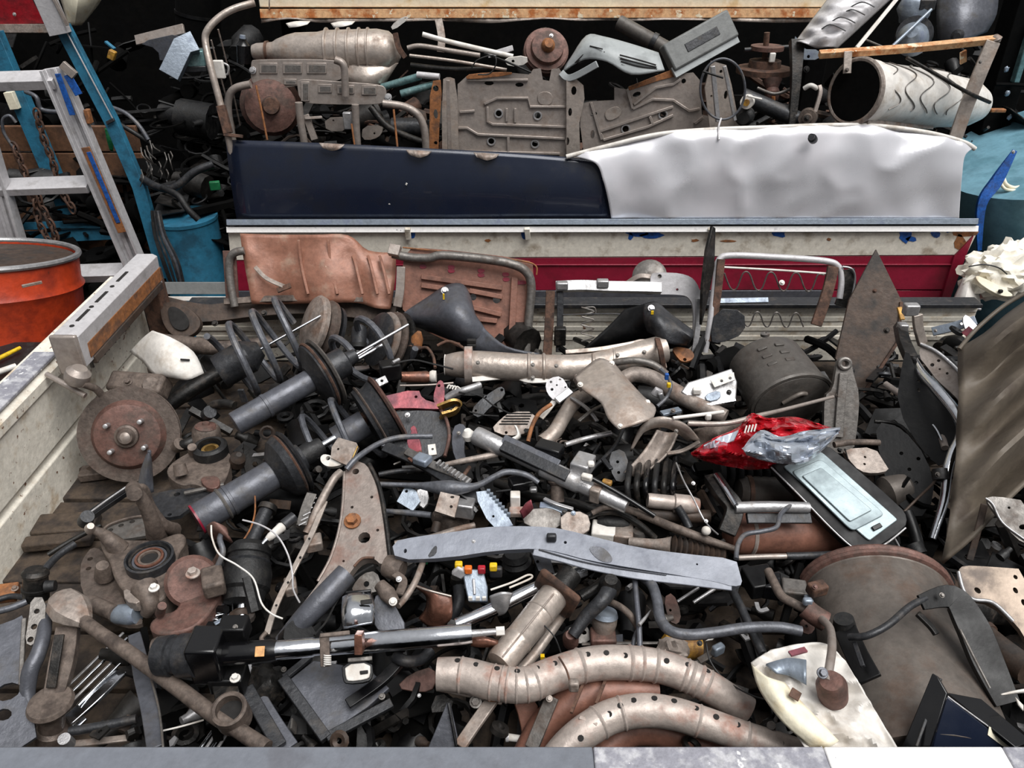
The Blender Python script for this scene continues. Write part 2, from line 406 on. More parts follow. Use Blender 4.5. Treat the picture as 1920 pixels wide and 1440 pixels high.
for a, b, m in zip(xs, xs[1:], ('railgrey', 'railworn', 'railwhite', 'railworn')):
    t.add('rail_plate', g_box(((a + b) / 2, .53, .273), WAX, (b - a - .0005, .09, .008)), m, bev=.002)
t = T('wall_bed_end', 'low white ribbed end board of the near truck bed', 'wall', kind='structure')
t.add('wall_bed_end', g_box((.2, 2.03, .05), WAX, (2.2, .03, .2)), 'white')
for z in (.135, .105, .075, .045):
    t.add('rib', g_box((.2, 2.0145, z), WAX, (2.2, .005, .016)), 'white', bev=.003)
t.add('top_lip', g_box((.2, 2.02, .153), WAX, (2.2, .05, .012)), 'char', bev=.002)
t = T('wall_right', 'dark steel side board on the right of the near truck bed', 'wall', kind='structure')
t.add('wall_right', g_box((1.36, 1.12, .0), WAX, (.04, 1.2, .3)), 'darkbrown')
# side rail beam on the left board
t = T('side_rail_beam', 'silver and rust slotted steel beam on top of the white side board', 'beam')
A, B = Vector((-.905, 1.435, .322)), Vector((-.905, 1.86, .322))
b = t.add('beam', g_sweep([A, B], [(-.025, -.036), (-.022, -.036), (-.022, .034), (.018, .034), (.018, -.036), (.021, -.036), (.024, .036), (.014, .042), (-.025, .042)], (0, 0, 1)), 'alu', bev=.001)
t.add('rust_flange', g_box((-.8845, 1.66, .312), WAX, (.006, .40, .035)), 'rustor', par=b, bev=.002, label='rust orange inner flange')
t.add('lower_flange', g_box((-.8845, 1.66, .284), WAX, (.009, .38, .018)), 'darkbrown', par=b, bev=.002)
for y in (1.52, 1.61, 1.72): t.add('slot', g_box((-.908, y, .3645), WAX, (.007, .055, .002)), 'slot', par=b)
for y in (1.56, 1.665, 1.47): t.add('bolt_hole', g_lathe(Vector((-.908, y, .3635)), Vector((-.908, y, .4)), [(0, .005), (.0022, .005)], 10), 'slot', par=b)
t.add('end_cap', g_box((-.91, 1.432, .318), WAX, (.055, .012, .09)), 'seatgrey', par=b, bev=.004)
# ------------------------------------------------------------ loose filler that nobody could count
def litter(name, label, n, sampler, mats, size, seed, catg='scrap'):
    rnd = random.Random(seed); vs, fs, mi = [], [], []
    for i in range(n):
        p = sampler(rnd); s = rnd.uniform(*size); d = Vector((rnd.gauss(0, 1), rnd.gauss(0, 1), rnd.gauss(0, .35))).normalized()
        e = d.cross(Vector((rnd.gauss(0, .4), rnd.gauss(0, .4), 1))).normalized(); u = e.cross(d); k = rnd.random()
        if k < .3:
            q = [p - d * s + u * rnd.uniform(-.3, .3) * s, p, p + d * s + u * rnd.uniform(-.3, .3) * s]; g = g_tube(cat(q, 3), rnd.uniform(.004, .012), 6)
        elif k < .5: g = g_box(p, (d, e, u), (s * 2, s * rnd.uniform(.15, .4), rnd.uniform(.003, .02)))
        elif k < .72:
            m = rnd.randint(4, 7); o = [p + (d * math.cos(2 * math.pi * j / m) * rnd.uniform(.5, 1.1) + e * math.sin(2 * math.pi * j / m) * rnd.uniform(.3, .8)) * s for j in range(m)]
            hole = [[p + (d * math.cos(2 * math.pi * j / 6) + e * math.sin(2 * math.pi * j / 6)) * s * .13 for j in range(6)]] if rnd.random() < .5 else []
            g = g_plate(o, u, rnd.uniform(.002, .006), hole)
        elif k < .86:
            r = s * rnd.uniform(.3, .6); g = g_lathe(p, p + d, [(0, r), (r * rnd.uniform(.3, 2), r), (r * 2.1, r * .6), (r * 3, r * .55)], 10)
        else:
            r = s * .6; g = g_tube([p + (d * math.cos(2 * math.pi * j / 12) + e * math.sin(2 * math.pi * j / 12)) * r for j in range(12)], rnd.uniform(.003, .007), 5, True)
        o = len(vs); vs += g[0]; fs += [tuple(j + o for j in f) for f in g[1]]; mi += [rnd.randrange(len(mats))] * len(g[1])
    t = T(name, label, catg, kind='stuff'); t.add(name, (vs, fs), mats); t.parts[0]['mi'] = mi
def s_bed(r):
    y = r.uniform(.66, 1.91); x = r.uniform(-.87, 1.25); return Vector((x, y, r.uniform(.0, .118 if x > -.3 and y > .95 else .08)))
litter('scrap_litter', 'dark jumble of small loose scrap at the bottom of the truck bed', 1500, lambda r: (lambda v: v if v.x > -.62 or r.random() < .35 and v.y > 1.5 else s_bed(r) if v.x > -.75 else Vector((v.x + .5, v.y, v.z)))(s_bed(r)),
       ['shadedark', 'black', 'rubber', 'void', 'shadedark', 'black', 'black', 'void', 'void', 'dark'], (.02, .085), 11)  # near-black mix puts the shade between the parts into the colour
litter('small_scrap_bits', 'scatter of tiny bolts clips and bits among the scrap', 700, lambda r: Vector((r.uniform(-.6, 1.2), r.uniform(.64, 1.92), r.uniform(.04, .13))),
       ['shadedark', 'black', 'dark', 'char', 'shadedark', 'black', 'grey', 'rubber', 'black', 'darkbrown', 'shadedark', 'dark', 'silver'], (.006, .03), 17)  # mostly dark mix, gap shade painted into the bits as well
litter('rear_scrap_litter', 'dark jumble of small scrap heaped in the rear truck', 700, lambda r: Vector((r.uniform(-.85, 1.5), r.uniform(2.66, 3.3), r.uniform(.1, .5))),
       ['shadedark', 'black', 'rubber', 'darkbrown', 'shadedark', 'rust', 'void'], (.03, .13), 5)
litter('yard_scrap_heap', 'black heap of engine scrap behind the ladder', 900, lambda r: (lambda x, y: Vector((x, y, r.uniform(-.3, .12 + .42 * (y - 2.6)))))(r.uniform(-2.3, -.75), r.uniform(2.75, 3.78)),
       ['black', 'void', 'rubber', 'shadedark', 'void', 'void'], (.04, .16), 9)  # black mix paints in the deep shade behind the ladder
litter('side_scrap_heap', 'black heap of scrap along the right of the rear truck', 260, lambda r: Vector((r.uniform(1.5, 2.3), r.uniform(2.85, 3.5), r.uniform(-.2, .6))),
       ['black', 'void', 'rubber', 'dark', 'darkbrown'], (.03, .12), 21)
# ------------------------------------------------------------ left background
t = T('step_ladder', 'aluminium step ladder with blue stickers behind the red drum', 'ladder')
for nm, pts, wd in (('stile', [(98, 128), (255, 500)], 44), ('stile', [(-40, 235), (34, 480)], 40)):
    q = [Y(*p, 2.35) for p in pts]; t.add(nm, g_sweep(q, [(-.031, -.02), (.031, -.02), (.031, .016), (.022, .016), (.022, -.004), (.006, -.004), (.006, .004), (-.006, .004), (-.006, -.004), (-.022, -.004), (-.022, .016), (-.031, .016)], (0, -1, .2)), 'alu', bev=.001)
for a, b, h in (((-20, 153), (108, 149), 32), ((-20, 352), (170, 345), 25), ((120, 514), (232, 510), 28)):
    t.add('step', g_sweep([Y(*a, 2.37), Y(*b, 2.37)], [(-.03, -M2(Y(*a, 2.4), h) / 3.4), (.03, -M2(Y(*a, 2.4), h) / 3.4), (.03, M2(Y(*a, 2.4), h) / 3.4), (-.03, M2(Y(*a, 2.4), h) / 3.4)], (0, -.35, 1)), 'alu', bev=.002)
t.ba('sticker', 'bluechip', [Y(166, 285, 2.325), Y(222, 418, 2.325)], 8, 2, up=(0, -1, .2), label='long blue sticker')
t.ba('sticker', 'bluechip', [Y(108, 138, 2.326), Y(136, 216, 2.326)], 11, 2, up=(0, -1, .2), label='worn blue sticker')
t.ba('sticker', 'bluechip', [Y(126, 140, 2.326), Y(148, 178, 2.326)], 15, 2, up=(0, -1, .2), label='worn blue sticker')
t.ba('top_bracket', 'seatgrey', [Y(116, 120, 2.33), Y(141, 142, 2.33)], 15, 10, up=(0, -1, .2))
t.ba('rust_strip', 'rustor', [Y(160, 276, 2.327), Y(229, 436, 2.327)], 16, 1.5, up=(0, -1, .2))
t = T('steel_post', 'leaning bright blue steel post behind the ladder', 'post')
t.ba('post', 'bluepaint', [Y(117, 48, 2.75), Y(210, 228, 2.75), Y(262, 350, 2.74), Y(310, 520, 2.72)], 23, 16, up=(0, -1, .3), curve=False)
t.ba('edge', 'alu', [Y(126, 62, 2.73), Y(211, 222, 2.73)], 2.5, 2, up=(0, -1, .3)); t.ba('joint', 'char', [Y(200, 231, 2.728), Y(214, 224, 2.728)], 6, 4, up=(0, -1, .3))
t = T('steel_post', 'dark blue steel post at the left edge behind the chains', 'post')
t.ba('post', 'bluepaint', [Y(-14, 60, 2.95), Y(130, 400, 2.95)], 28, 20, up=(0, -1, .3)); t.ba('clamp', 'cream', [Y(17, 172, 2.92), Y(30, 204, 2.92)], 16, 14, up=(0, -1, .3))
t = T('steel_beam', 'blue horizontal steel beam below the ladder rung', 'beam')
t.ba('beam', 'bluepaint', [Y(20, 447, 2.9), Y(215, 437, 2.9)], 22, 26, up=(0, -1, .3)); t.ba('flange', 'bluepaint', [Y(20, 425, 2.88), Y(215, 418, 2.88)], 14, 10, up=(0, -1, .3))
t = T('wall_planks', 'brown wooden boards behind the chains', 'wall', kind='structure')
for i in range(5): t.add('wall_planks' if i == 0 else 'board', g_box((-1.78, 3.05, .34 - i * .1), WAX, (.75, .02, .094)), 'woodwall', bev=.003)
t = T('aluminium_beam', 'silver aluminium beam leaning at the top left corner', 'beam')
t.ba('beam', 'alu', [Y(78, -20, 2.72), Y(114, 64, 2.72)], 34, 22, up=(0, -1, .3)); t.ba('lip', 'seatgrey', [Y(92, -20, 2.70), Y(127, 48, 2.70)], 6, 6, up=(0, -1, .3))
t = T('panel_sheet', 'dark red panel with a grey rim at the top left corner', 'panel')
t.pl('panel', 'redcloth', vy(3.2), [(-60, -40), (58, -40), (92, 44), (-60, 48)], .01, r=0); t.ba('rim', 'tan', [Y(-60, 54, 3.19), Y(98, 54, 3.19)], 15, 20, up=(0, -1, .2)); t.bolt(Y(27, 27, 3.19), (0, -1, .2), 5, 'silver')
t = T('hopper_sheet', 'cream sheet metal hopper tip at the top left', 'sheet')
t.pa('sheet', 'cream', [[Y(104, -30, 3.0), Y(150, -30, 2.94), Y(198, -20, 3.02)], [Y(118, 10, 3.0), Y(145, 12, 2.93), Y(184, 8, 3.02)], [Y(128, 46, 3.0), Y(140, 47, 2.97), Y(153, 46, 3.0)]], .004)
t = T('grey_sheet', 'dark grey slanting panel beside the red panel', 'panel')
t.pl('grey_sheet', 'char', vy(3.1), [(50, -20), (76, -20), (95, 42), (82, 40)], .01, r=0)
t = T('oil_drum', 'orange red steel drum with an open top', 'drum')
c = Vector((-1.45, 2.05, .285)); R = .235; ad = Vector((.06, .22, 1)).normalized()
t.lm('shell', 'orangedrum', c - ad * 1.05, c, [(0, R), (.33, R), (.34, R + .008), (.35, R), (.80, R), (.815, R + .012), (.83, R), (.95, R), (.965, R + .008), (.98, R), (1.05, R), (1.05, R - .006), (1.02, R - .006)], n=48)
e1 = ad.cross(Vector((0, 1, 0))).normalized(); e2 = ad.cross(e1)
t.add('rim', g_tube([c + e1 * (R * math.cos(a * math.pi / 24)) + e2 * (R * math.sin(a * math.pi / 24)) for a in range(48)], .008, 8, True), 'silver')
t.lm('lid', 'darkbrown', c - ad * .022, c + ad, [(0, R - .008), (.012, R - .01)], n=40)
t.bx('handle', 'tan', Y(60, 533, 1.82), (.045, .006, .007), rz=.6, bev=.001)
t = T('tool_cart', 'black tool cart top beside the white side board', 'cart')
t.bx('tray', 'rubber', Vector((-1.3, 1.5, .1)), (.36, .7, .05), bev=.01); t.bx('lip', 'black', Vector((-1.118, 1.5, .13)), (.012, .7, .03)); t.bx('leg', 'black', Vector((-1.3, 1.5, -.35)), (.3, .6, .86))
rod('chrome_tube', 'short steel tube lying on the black tool cart', 'silver', [(-20, 602, .16), (80, 592, .16)], 18, 'tube')
rod('screwdriver_handle', 'yellow handle lying on the black tool cart', 'yellow', [(-10, 676, .14), (38, 652, .14)], [9, 7], 'tool')
rod('white_marker', 'white plastic stick lying on the black tool cart', 'palewhite', [(-10, 700, .14), (30, 686, .14)], 11, 'stick')
def chain(label, pts, nl, y, m='rust'):
    t = T('chain', label, 'chain', 'hanging chains behind the ladder'); q = cat([Y(*p, y) for p in pts], 12)
    for i in range(nl):
        f = i / (nl - 1) * (len(q) - 1); a = q[int(f)]; b = q[min(int(f) + 1, len(q) - 1)]; d = (b - a).normalized() if (b - a).length > 0 else Vector((0, 0, -1))
        e = d.cross(Vector((0, 1, 0))).normalized(); u = e.cross(d)
        if i % 2: e = u
        t.add('link', g_tube([a + d * (.022 * math.cos(k * math.pi / 6)) + e * (.011 * math.sin(k * math.pi / 6)) for k in range(12)], .0042, 5, True), m)
    return t
chain('rusty chain hanging from the grey hook at the left edge', [(28, 278), (45, 320), (62, 365), (75, 420), (100, 465)], 16, 2.7)
chain('rusty chain hanging just right of the hooked chain', [(62, 345), (80, 390), (100, 430), (108, 462)], 11, 2.72)
chain('short dark chain beside the blue post', [(70, 215), (82, 260), (98, 300), (112, 350), (135, 390)], 15, 2.8)
rod('lifting_hook', 'bent grey rod hook above the rusty chain', 'hose', [Y(28, 280, 2.7), Y(8, 250, 2.7), Y(5, 225, 2.7), Y(18, 217, 2.7), Y(30, 230, 2.7)], 6, 'hook')
rod('hose', 'dark hose looping behind the blue post', 'hose', [Y(205, 200, 2.9), Y(235, 212, 2.88), Y(260, 235, 2.86), Y(278, 262, 2.85)], 8, 'hose')
rod('hose', 'dark hose drooping just under the looping hose', 'rubber', [Y(215, 228, 2.88), Y(245, 245, 2.86), Y(282, 268, 2.86)], 9, 'hose')
rod('hose', 'black hose bent behind the left post and ladder step', 'hose', [Y(48, 172, 2.85), Y(68, 182, 2.83), Y(78, 205, 2.83), Y(112, 210, 2.83)], 8, 'hose')
rod('hose', 'thick dark hose sagging above the blue drum panel', 'char', [Y(258, 330, 2.75), Y(300, 352, 2.7), Y(330, 350, 2.68), Y(365, 322, 2.7), Y(400, 308, 2.72)], 15, 'hose')
rod('hose', 'thick dark hose crossing the blue drum panel', 'rubber', [Y(305, 352, 2.66), Y(335, 368, 2.6), Y(352, 392, 2.58), Y(372, 412, 2.58)], 12, 'hose')
t = T('blue_barrel', 'dented blue barrel standing behind the beam end', 'barrel')
c = Vector((-1.17, 2.75, 0)); t.lm('shell', 'bluepaint', c + Vector((0, 0, -.8)), c, [(0, .11), (.5, .11), (.51, .116), (.52, .11), (.93, .11), (.94, .10)], n=36); t.lm('rim', 'bluepaint', c + Vector((0, 0, .132)), c + Vector((0, 0, 1)), [(0, .113), (.012, .113)], n=36)
t = T('cable_bundle', 'bundle of grey cables hanging in front of the blue barrel', 'cable')
random.seed(5)
for i in range(8):
    a = random.uniform(-8, 8); t.tu('cable', random.choice(['hose', 'rubber', 'char']), [Y(292 + a, 395, 2.55), Y(300 + a * 1.4, 440, 2.53), Y(320 + a * 2, 490, 2.5), Y(338 + a * 1.5, 550, 2.5)], 5, n=6)
t = T('wire_tangle', 'tangle of bent grey wire clips on the black heap', 'wire')
for i in range(16):
    x, y = random.uniform(250, 330), random.uniform(262, 320); a = random.uniform(-.5, .5); L = random.uniform(14, 32)
    t.tu('wire', 'grey', [Y(x, y, 2.72), Y(x + 4, y + L * .5, 2.69), Y(x + L * math.sin(a) + 8, y + L, 2.7)], 2.2, n=5)
t = T('box_section', 'bent silver box section tossed on the black heap', 'bracket')
t.ba('arm', 'bluesilver', [Y(366, 80, 2.92), Y(344, 88, 2.9), Y(318, 142, 2.86)], 36, 26, up=(0.35, -1, .5), curve=False); t.ba('flange', 'seatgrey', [Y(255, 76, 2.96), Y(345, 54, 2.95)], 18, 6, up=(0, -1, .5))
t.pl('web', 'bluegrey', vy(2.94), [(255, 80), (345, 60), (330, 95), (300, 120), (296, 92)], .003)
t = T('plastic_box', 'dark teal box end beside the silver box section', 'box'); t.bx('box', 'teal', Y(368, 108, 2.95), (.06, .06, .05), rz=.2); t.bx('lid', 'char', Y(360, 128, 2.94), (.1, .05, .02), rz=.2)
t = T('black_drum', 'dark vertical cylinder behind the pipe hoop', 'drum'); t.la('shell', 'void', Y(372, 60, 3.2), Y(372, -80, 3.2), [(0, 80), (.9, 80), (1, 70)]); t.la('band', 'black', Y(372, 30, 3.2), Y(372, 24, 3.2), [(0, 84), (1, 84)])
t = T('plastic_clip', 'small yellow plastic piece among the black scrap', 'clip'); t.bx('clip', 'yellowrust', Y(210, 103, 2.8), (.022, .02, .03), ry=.5)
t = T('plastic_strip', 'blue strip lying on the black scrap', 'strip'); t.ba('strip', 'bluepaint', [Y(198, 78, 2.85), Y(215, 92, 2.84)], 7, 4)
t = T('plastic_clip', 'orange plastic piece between ladder and blue post', 'clip'); t.bx('clip', 'rustor', Y(166, 218, 2.36), (.014, .02, .04))
t = T('green_rag', 'bright green strip hanging behind the blue post', 'strip'); t.pa('strip', 'green', [[Y(196, 240, 2.8), Y(205, 242, 2.8)], [Y(200, 262, 2.79), Y(212, 262, 2.8)], [Y(206, 282, 2.8), Y(212, 284, 2.8)]], .002)
t = T('green_rag', 'dark green scrap beside the navy sheet', 'strip'); t.bx('strip', 'green', Y(403, 348, 2.75), (.035, .02, .03), rz=.3)
t = T('drip_rail', 'grey steel rail behind the brown crossmember', 'rail')
t.ba('rail', 'boxgrey', [Y(296, 540, 2.1), Y(432, 540, 2.1)], 22, 20, up=(0, -1, .4)); t.ba('lip', 'palewhite', [Y(300, 560, 2.07), Y(432, 560, 2.07)], 8, 8, up=(0, -1, .4))
# ------------------------------------------------------------ rear truck
t = T('rear_truck', 'white tailgate with dark red and grey stripes of the rear truck', 'truck')
Yg = 2.307; g = vy(Yg)
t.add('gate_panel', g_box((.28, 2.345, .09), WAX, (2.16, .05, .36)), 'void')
t.pl('white_band', 'whitegate', g, [(428, 437), (1832, 437), (1812, 478), (700, 484), (432, 488)], .02, r=0)
t.pl('red_stripe', 'redpaint', g, [(432, 489), (700, 485), (1812, 479), (1783, 543), (436, 545)], .018, r=0, off=-.002, label='dark red painted stripe')
t.pl('red_stripe', 'redpaint', g, [(1790, 480), (1826, 442), (1770, 592), (1755, 592)], .012, r=0, off=.006, label='dark red end post')
t.pl('lower_red', 'redpaint', g, [(1560, 545), (1784, 545), (1765, 592), (1560, 592)], .018, r=0, off=-.004)
t.pl('grey_stripe', 'bluegrey', g, [(436, 546), (1560, 545), (1560, 562), (437, 563)], .016, r=0, off=.001)
for yy, m, hh in ((416, 'bluesilver', 11), (430, 'railwhite', 11)): t.ba('top_ledge', m, [Y(426, yy + 1, Yg - .004), Y(1832, yy - 1, Yg - .004)], hh, 10, up=(0, -1, .4))
t.ba('crease', 'redpaint', [Y(640, 497, Yg - .001), Y(1800, 496, Yg - .001)], 2.5, 3, up=(0, -1, 0))
for x in (764, 988, 1333): t.ba('hinge', 'whitegate', [Y(x, 428, Yg - .02), Y(x + 2, 448, Yg - .012)], 10, 8, up=(0, -1, 0))
random.seed(8)
for x, y, sx_, sy_ in ((772, 441, 10, 9), (984, 441, 8, 9), (1195, 437, 24, 7), (1225, 441, 26, 9), (1182, 444, 6, 8), (1463, 438, 15, 11), (1484, 430, 8, 4), (1697, 441, 14, 15), (1710, 448, 12, 5), (1754, 437, 9, 11), (1778, 432, 6, 5)):
    o = [(x + sx_ * math.cos(a * math.pi / 5) * random.uniform(.5, 1.15), y + sy_ * math.sin(a * math.pi / 5) * random.uniform(.5, 1.15)) for a in range(10)]
    t.pl('paint_chip', 'bluechip', g, o, .001, r=0, off=.0012, bev=0, label='chip showing blue paint')
for x, y, sx_, sy_ in ((1303, 451, 8, 3), (1365, 452, 16, 3), (1555, 449, 5, 3), (1810, 434, 26, 12), (1800, 455, 12, 16), (915, 451, 6, 3)):
    o = [(x + sx_ * math.cos(a * math.pi / 5) * random.uniform(.6, 1.1), y + sy_ * math.sin(a * math.pi / 5) * random.uniform(.6, 1.1)) for a in range(10)]
    t.pl('rust_spot', 'rustor', g, o, .001, r=0, off=.0011, bev=0)
t.add('bed', g_box((.3, 2.95, .02), WAX, (2.2, 1.15, .06)), 'void')
t = T('navy_sheet', 'flat navy blue painted steel sheet standing on the rear tailgate', 'sheet')
t.pa('navy_sheet', 'navy', [[Y(423, 262, 2.36), Y(600, 268, 2.36), Y(800, 278, 2.355), Y(1000, 289, 2.36), Y(1152, 304, 2.36)], [Y(432, 335, 2.335), Y(605, 340, 2.33), Y(800, 342, 2.33), Y(1000, 346, 2.328), Y(1150, 352, 2.33)], [Y(444, 412, 2.318), Y(610, 412, 2.318), Y(800, 412, 2.318), Y(1000, 411, 2.318), Y(1147, 410, 2.318)]], .004, amp=.003, fr=4)
t.parts[0]['name'] = 'sheet'
for x, y in ((783, 287), (620, 274), (910, 292)):
    t.pa('torn_edge', 'tan', [[Y(x - 22, y - 6, 2.345), Y(x, y - 5, 2.34), Y(x + 26, y - 3, 2.345)], [Y(x - 16, y + 3, 2.333), Y(x + 3, y + 9, 2.33), Y(x + 20, y + 4, 2.335)]], .002, amp=.008, fr=60, k=6)
for x, y in ((730, 383), (664, 382), (762, 345)): t.bx('fleck', 'palewhite', Y(x, y, 2.322), (.005, .003, .006), ry=.5, bev=0)
t = T('silver_sheet', 'crumpled bright silver steel sheet with a rounded top edge', 'sheet')
top = [(1062, 291), (1140, 271), (1235, 249), (1340, 240), (1450, 236), (1560, 232), (1650, 234), (1740, 246), (1805, 263), (1828, 276)]
rows = []
for f, yy, bx_ in ((0, 2.36, 0), (.12, 2.335, 0), (.4, 2.318, .1), (.72, 2.312, .2), (1, 2.312, .35)):
    r_ = []
    for i, (x, y) in enumerate(top):
        x2 = 1146 + (x - 1062) * (1798 - 1146) / 766; r_.append(Y(x + (x2 - x) * f ** .22, y + (409 - y) * f, yy))
    rows.append(r_)
t.pa('sheet', 'silversheet', rows, .003, amp=.011, fr=4.6, k=9, seed=4, ridge=1)
t.tu('rolled_edge', 'palewhite', [Y(x, y + 3, 2.35) for x, y in top], 9)
t.la('grommet', 'char', Y(1525, 262, 2.30), Y(1521, 256, 2.27), [(0, 16), (.5, 16), (.5, 11), (1, 11)]); t.bolt(Y(1523, 260, 2.29), (0, -1, .4), 7, 'dark')
# sill above
t = T('cream_sill', 'cream painted sill with rust along its torn lower edge', 'sill')
t.bx('sill', 'cream', (Y(485, 15, 2.95) + Y(1572, 15, 2.95)) / 2 + Vector((0, .03, .04)), (Y(1572, 15, 2.95) - Y(487, 15, 2.95)).to_tuple()[:1] + (.05, .078)); t.ba('rust_strip', 'creamrust', [Y(489, 26, 2.94), Y(1566, 25, 2.94)], 16, 12, up=(0, -1, .2))
t.bx('body_panel', 'cream', Vector((.14, 3.02, 1.16)), (2.12, .06, .62)); t.bx('post', 'void', Vector((-.78, 3.1, 0)), (.07, .07, 1.7)); t.bx('post', 'void', Vector((1.1, 3.1, 0)), (.07, .07, 1.7))
random.seed(2); xs_ = [490 + i * 54 for i in range(21)]
t.pa('torn_lip', 'tan', [[Y(x, 32, 2.935) for x in xs_], [Y(x, 38 + random.uniform(-3, 6), 2.925 + random.uniform(-.01, .01)) for x in xs_]], .003, amp=.006, fr=30)
for x in (505, 1563): t.ba('joint', 'tan', [Y(x, -10, 2.93), Y(x, 17, 2.93)], 2, 3, up=(0, -1, 0))
for a in (556, 640): t.pa('bent_flap', 'palewhite', [[Y(a - 20, 44, 2.9), Y(a, 40, 2.89), Y(a + 26, 40, 2.9)], [Y(a - 14, 52, 2.88), Y(a + 4, 50, 2.87), Y(a + 20, 46, 2.88)]], .002, amp=.006, fr=40)
# ------------------------------------------------------------ load of the rear truck
NB = Vector((0, -1, .35)).normalized()
t = T('pipe_hoop', 'tall bent steel pipe hoop at the left end of the rear truck', 'pipe')
t.tu('pipe', 'cattan', [Y(478, 5, 2.5), Y(440, 16, 2.48), Y(412, 32, 2.46), Y(390, 55, 2.44), Y(385, 78, 2.43), Y(396, 130, 2.4), Y(412, 190, 2.38), Y(428, 255, 2.36), Y(440, 330, 2.36)], 13)
t.ba('foot', 'rust', [Y(420, 252, 2.35), Y(455, 256, 2.35)], 6, 8, up=NB); t.ba('rust_sleeve', 'rust', [Y(414, 198, 2.375), Y(428, 250, 2.355)], 15, 14, up=NB)
rod('thin_rod', 'thin pale rod hugging the pipe hoop', 'tan', [Y(396, 75, 2.6), Y(418, 160, 2.64), Y(440, 240, 2.72)], 3); rod('thin_rod', 'thin pale rod beside the black glossy can', 'tan', [Y(409, 55, 2.62), Y(428, 130, 2.66), Y(450, 235, 2.74)], 3)
t = T('latch_plate', 'small white latch plate clipped to the pipe hoop', 'latch'); t.bx('plate', 'palewhite', Y(411, 130, 2.43), (.03, .012, .05), bev=.003); t.tu('loop', 'silver', [Y(418, 118, 2.44), Y(428, 124, 2.44), Y(427, 138, 2.44), Y(418, 142, 2.44)], 4)
t = T('glass_jar', 'black glossy can standing behind the pipe hoop', 'can'); t.la('body', 'blackgloss', Y(458, 118, 2.65), Y(455, 70, 2.65), [(0, 26), (.7, 24), (.85, 14), (1, 12)]); t.la('cap', 'bluesilver', Y(455, 72, 2.64), Y(455, 66, 2.64), [(0, 12), (1, 10)])
t = T('catalytic_muffler', 'ribbed tan catalytic muffler lying above the seat brackets', 'muffler')
A, B = Y(474, 97, 2.62), Y(750, 96, 2.62)
t.la('body', 'cattan', A, B, [(0, 24), (.03, 30), (.14, 34), (.17, 44), (.24, 58), (.30, 66), (.45, 68), (.5, 74), (.85, 78), (.93, 70), (.97, 50), (1, 26)], n=32)
for f in (.5, .575, .65, .72, .78):
    q = A.lerp(B, f); t.la('rib', 'cattan', q, q + (B - A).normalized() * .01, [(0, 74), (.3, 83), (.7, 83), (1, 74)], n=32)
for f in (.09, .15): q = A.lerp(B, f); t.la('clamp', 'rust', q, q + (B - A).normalized() * .008, [(0, 37), (1, 39)], n=24)
t.pa('lower_shell', 'cattan', [[Y(640, 118, 2.58), Y(690, 124, 2.56), Y(747, 118, 2.6)], [Y(645, 140, 2.56), Y(690, 146, 2.54), Y(735, 136, 2.58)], [Y(655, 160, 2.56), Y(690, 165, 2.54), Y(722, 156, 2.58)]], .003)
t.ba('strap', 'rust', [Y(741, 62, 2.58), Y(748, 90, 2.57), Y(760, 108, 2.57)], 10, 5, up=NB)
t.pl('strap_tab', 'palewhite', vy(2.56), [(732, 48), (757, 30), (768, 34), (737, 58)], .004, [(760, 35, 4)])
def seat_bracket(label, out, wins, legs, y, extra=()):
    t = T('seat_bracket', label, 'bracket', 'pressed seat brackets with tube legs'); g = vy(y, .12)
    b = t.pl('plate', 'seatgrey', g, out, .012, r=2)
    for (x0, y0, x1, y1) in wins:
        t.pl('recess', 'seatgrey', g, [(x0, y0), (x1, y0), (x1, y1), (x0, y1)], .006, r=0, off=.004, par=b)
        t.pl('recess_shade', 'grey', g, [(x0 + 4, y0 + 4), (x1 - 2, y0 + 4), (x1 - 2, y1 - 2), (x0 + 4, y1 - 2)], .0015, r=0, off=.0044, par=b)  # darker grey plate paints the shade of a recess, nothing is sunk
    for l in legs: t.tu('leg', 'seatgrey', [Y(*p, y + .012) for p in l], 14)
    for x, yy in extra: t.bolt(on(g, x, yy, .003), NB, 10, 'silver')
    return t
seat_bracket('pressed grey seat bracket under the ribbed muffler', [(470, 116), (476, 111), (632, 111), (645, 124), (646, 150), (600, 157), (560, 160), (540, 165), (500, 164), (470, 160)], [(486, 118, 520, 138), (530, 118, 566, 138), (575, 118, 612, 138), (488, 150, 512, 161), (532, 148, 556, 159)],
             [[(470, 158), (442, 165), (430, 180), (428, 210), (436, 262), (440, 300)], [(628, 112), (644, 122), (647, 155), (648, 180)]], 2.46, [(474, 132)])
seat_bracket('pressed grey seat bracket in front with a curved tube leg', [(556, 156), (562, 148), (590, 150), (712, 158), (724, 166), (724, 188), (712, 197), (600, 196), (562, 192)], [(564, 153, 580, 190), (596, 158, 622, 174), (632, 160, 664, 176), (678, 160, 706, 178)],
             [[(560, 192), (564, 230), (570, 265), (572, 300)], [(666, 196), (668, 240), (672, 300)], [(718, 194), (758, 200), (784, 216), (796, 245), (799, 290)]], 2.42, [(728, 182), (728, 190)])
rod('rust_wire', 'thin rusty wire in front of the left seat bracket', 'rustor', [Y(480, 160, 2.41), Y(490, 205, 2.4), Y(501, 262, 2.39)], 4, 'wire')
rod('rust_wire', 'short rusty wire under the front seat bracket', 'rustor', [Y(659, 232, 2.4), Y(665, 274, 2.39)], 3.5, 'wire')
rod('rust_wire', 'rusty wire beside the curved tube leg', 'rustor', [Y(738, 205, 2.42), Y(745, 275, 2.4)], 4, 'wire')
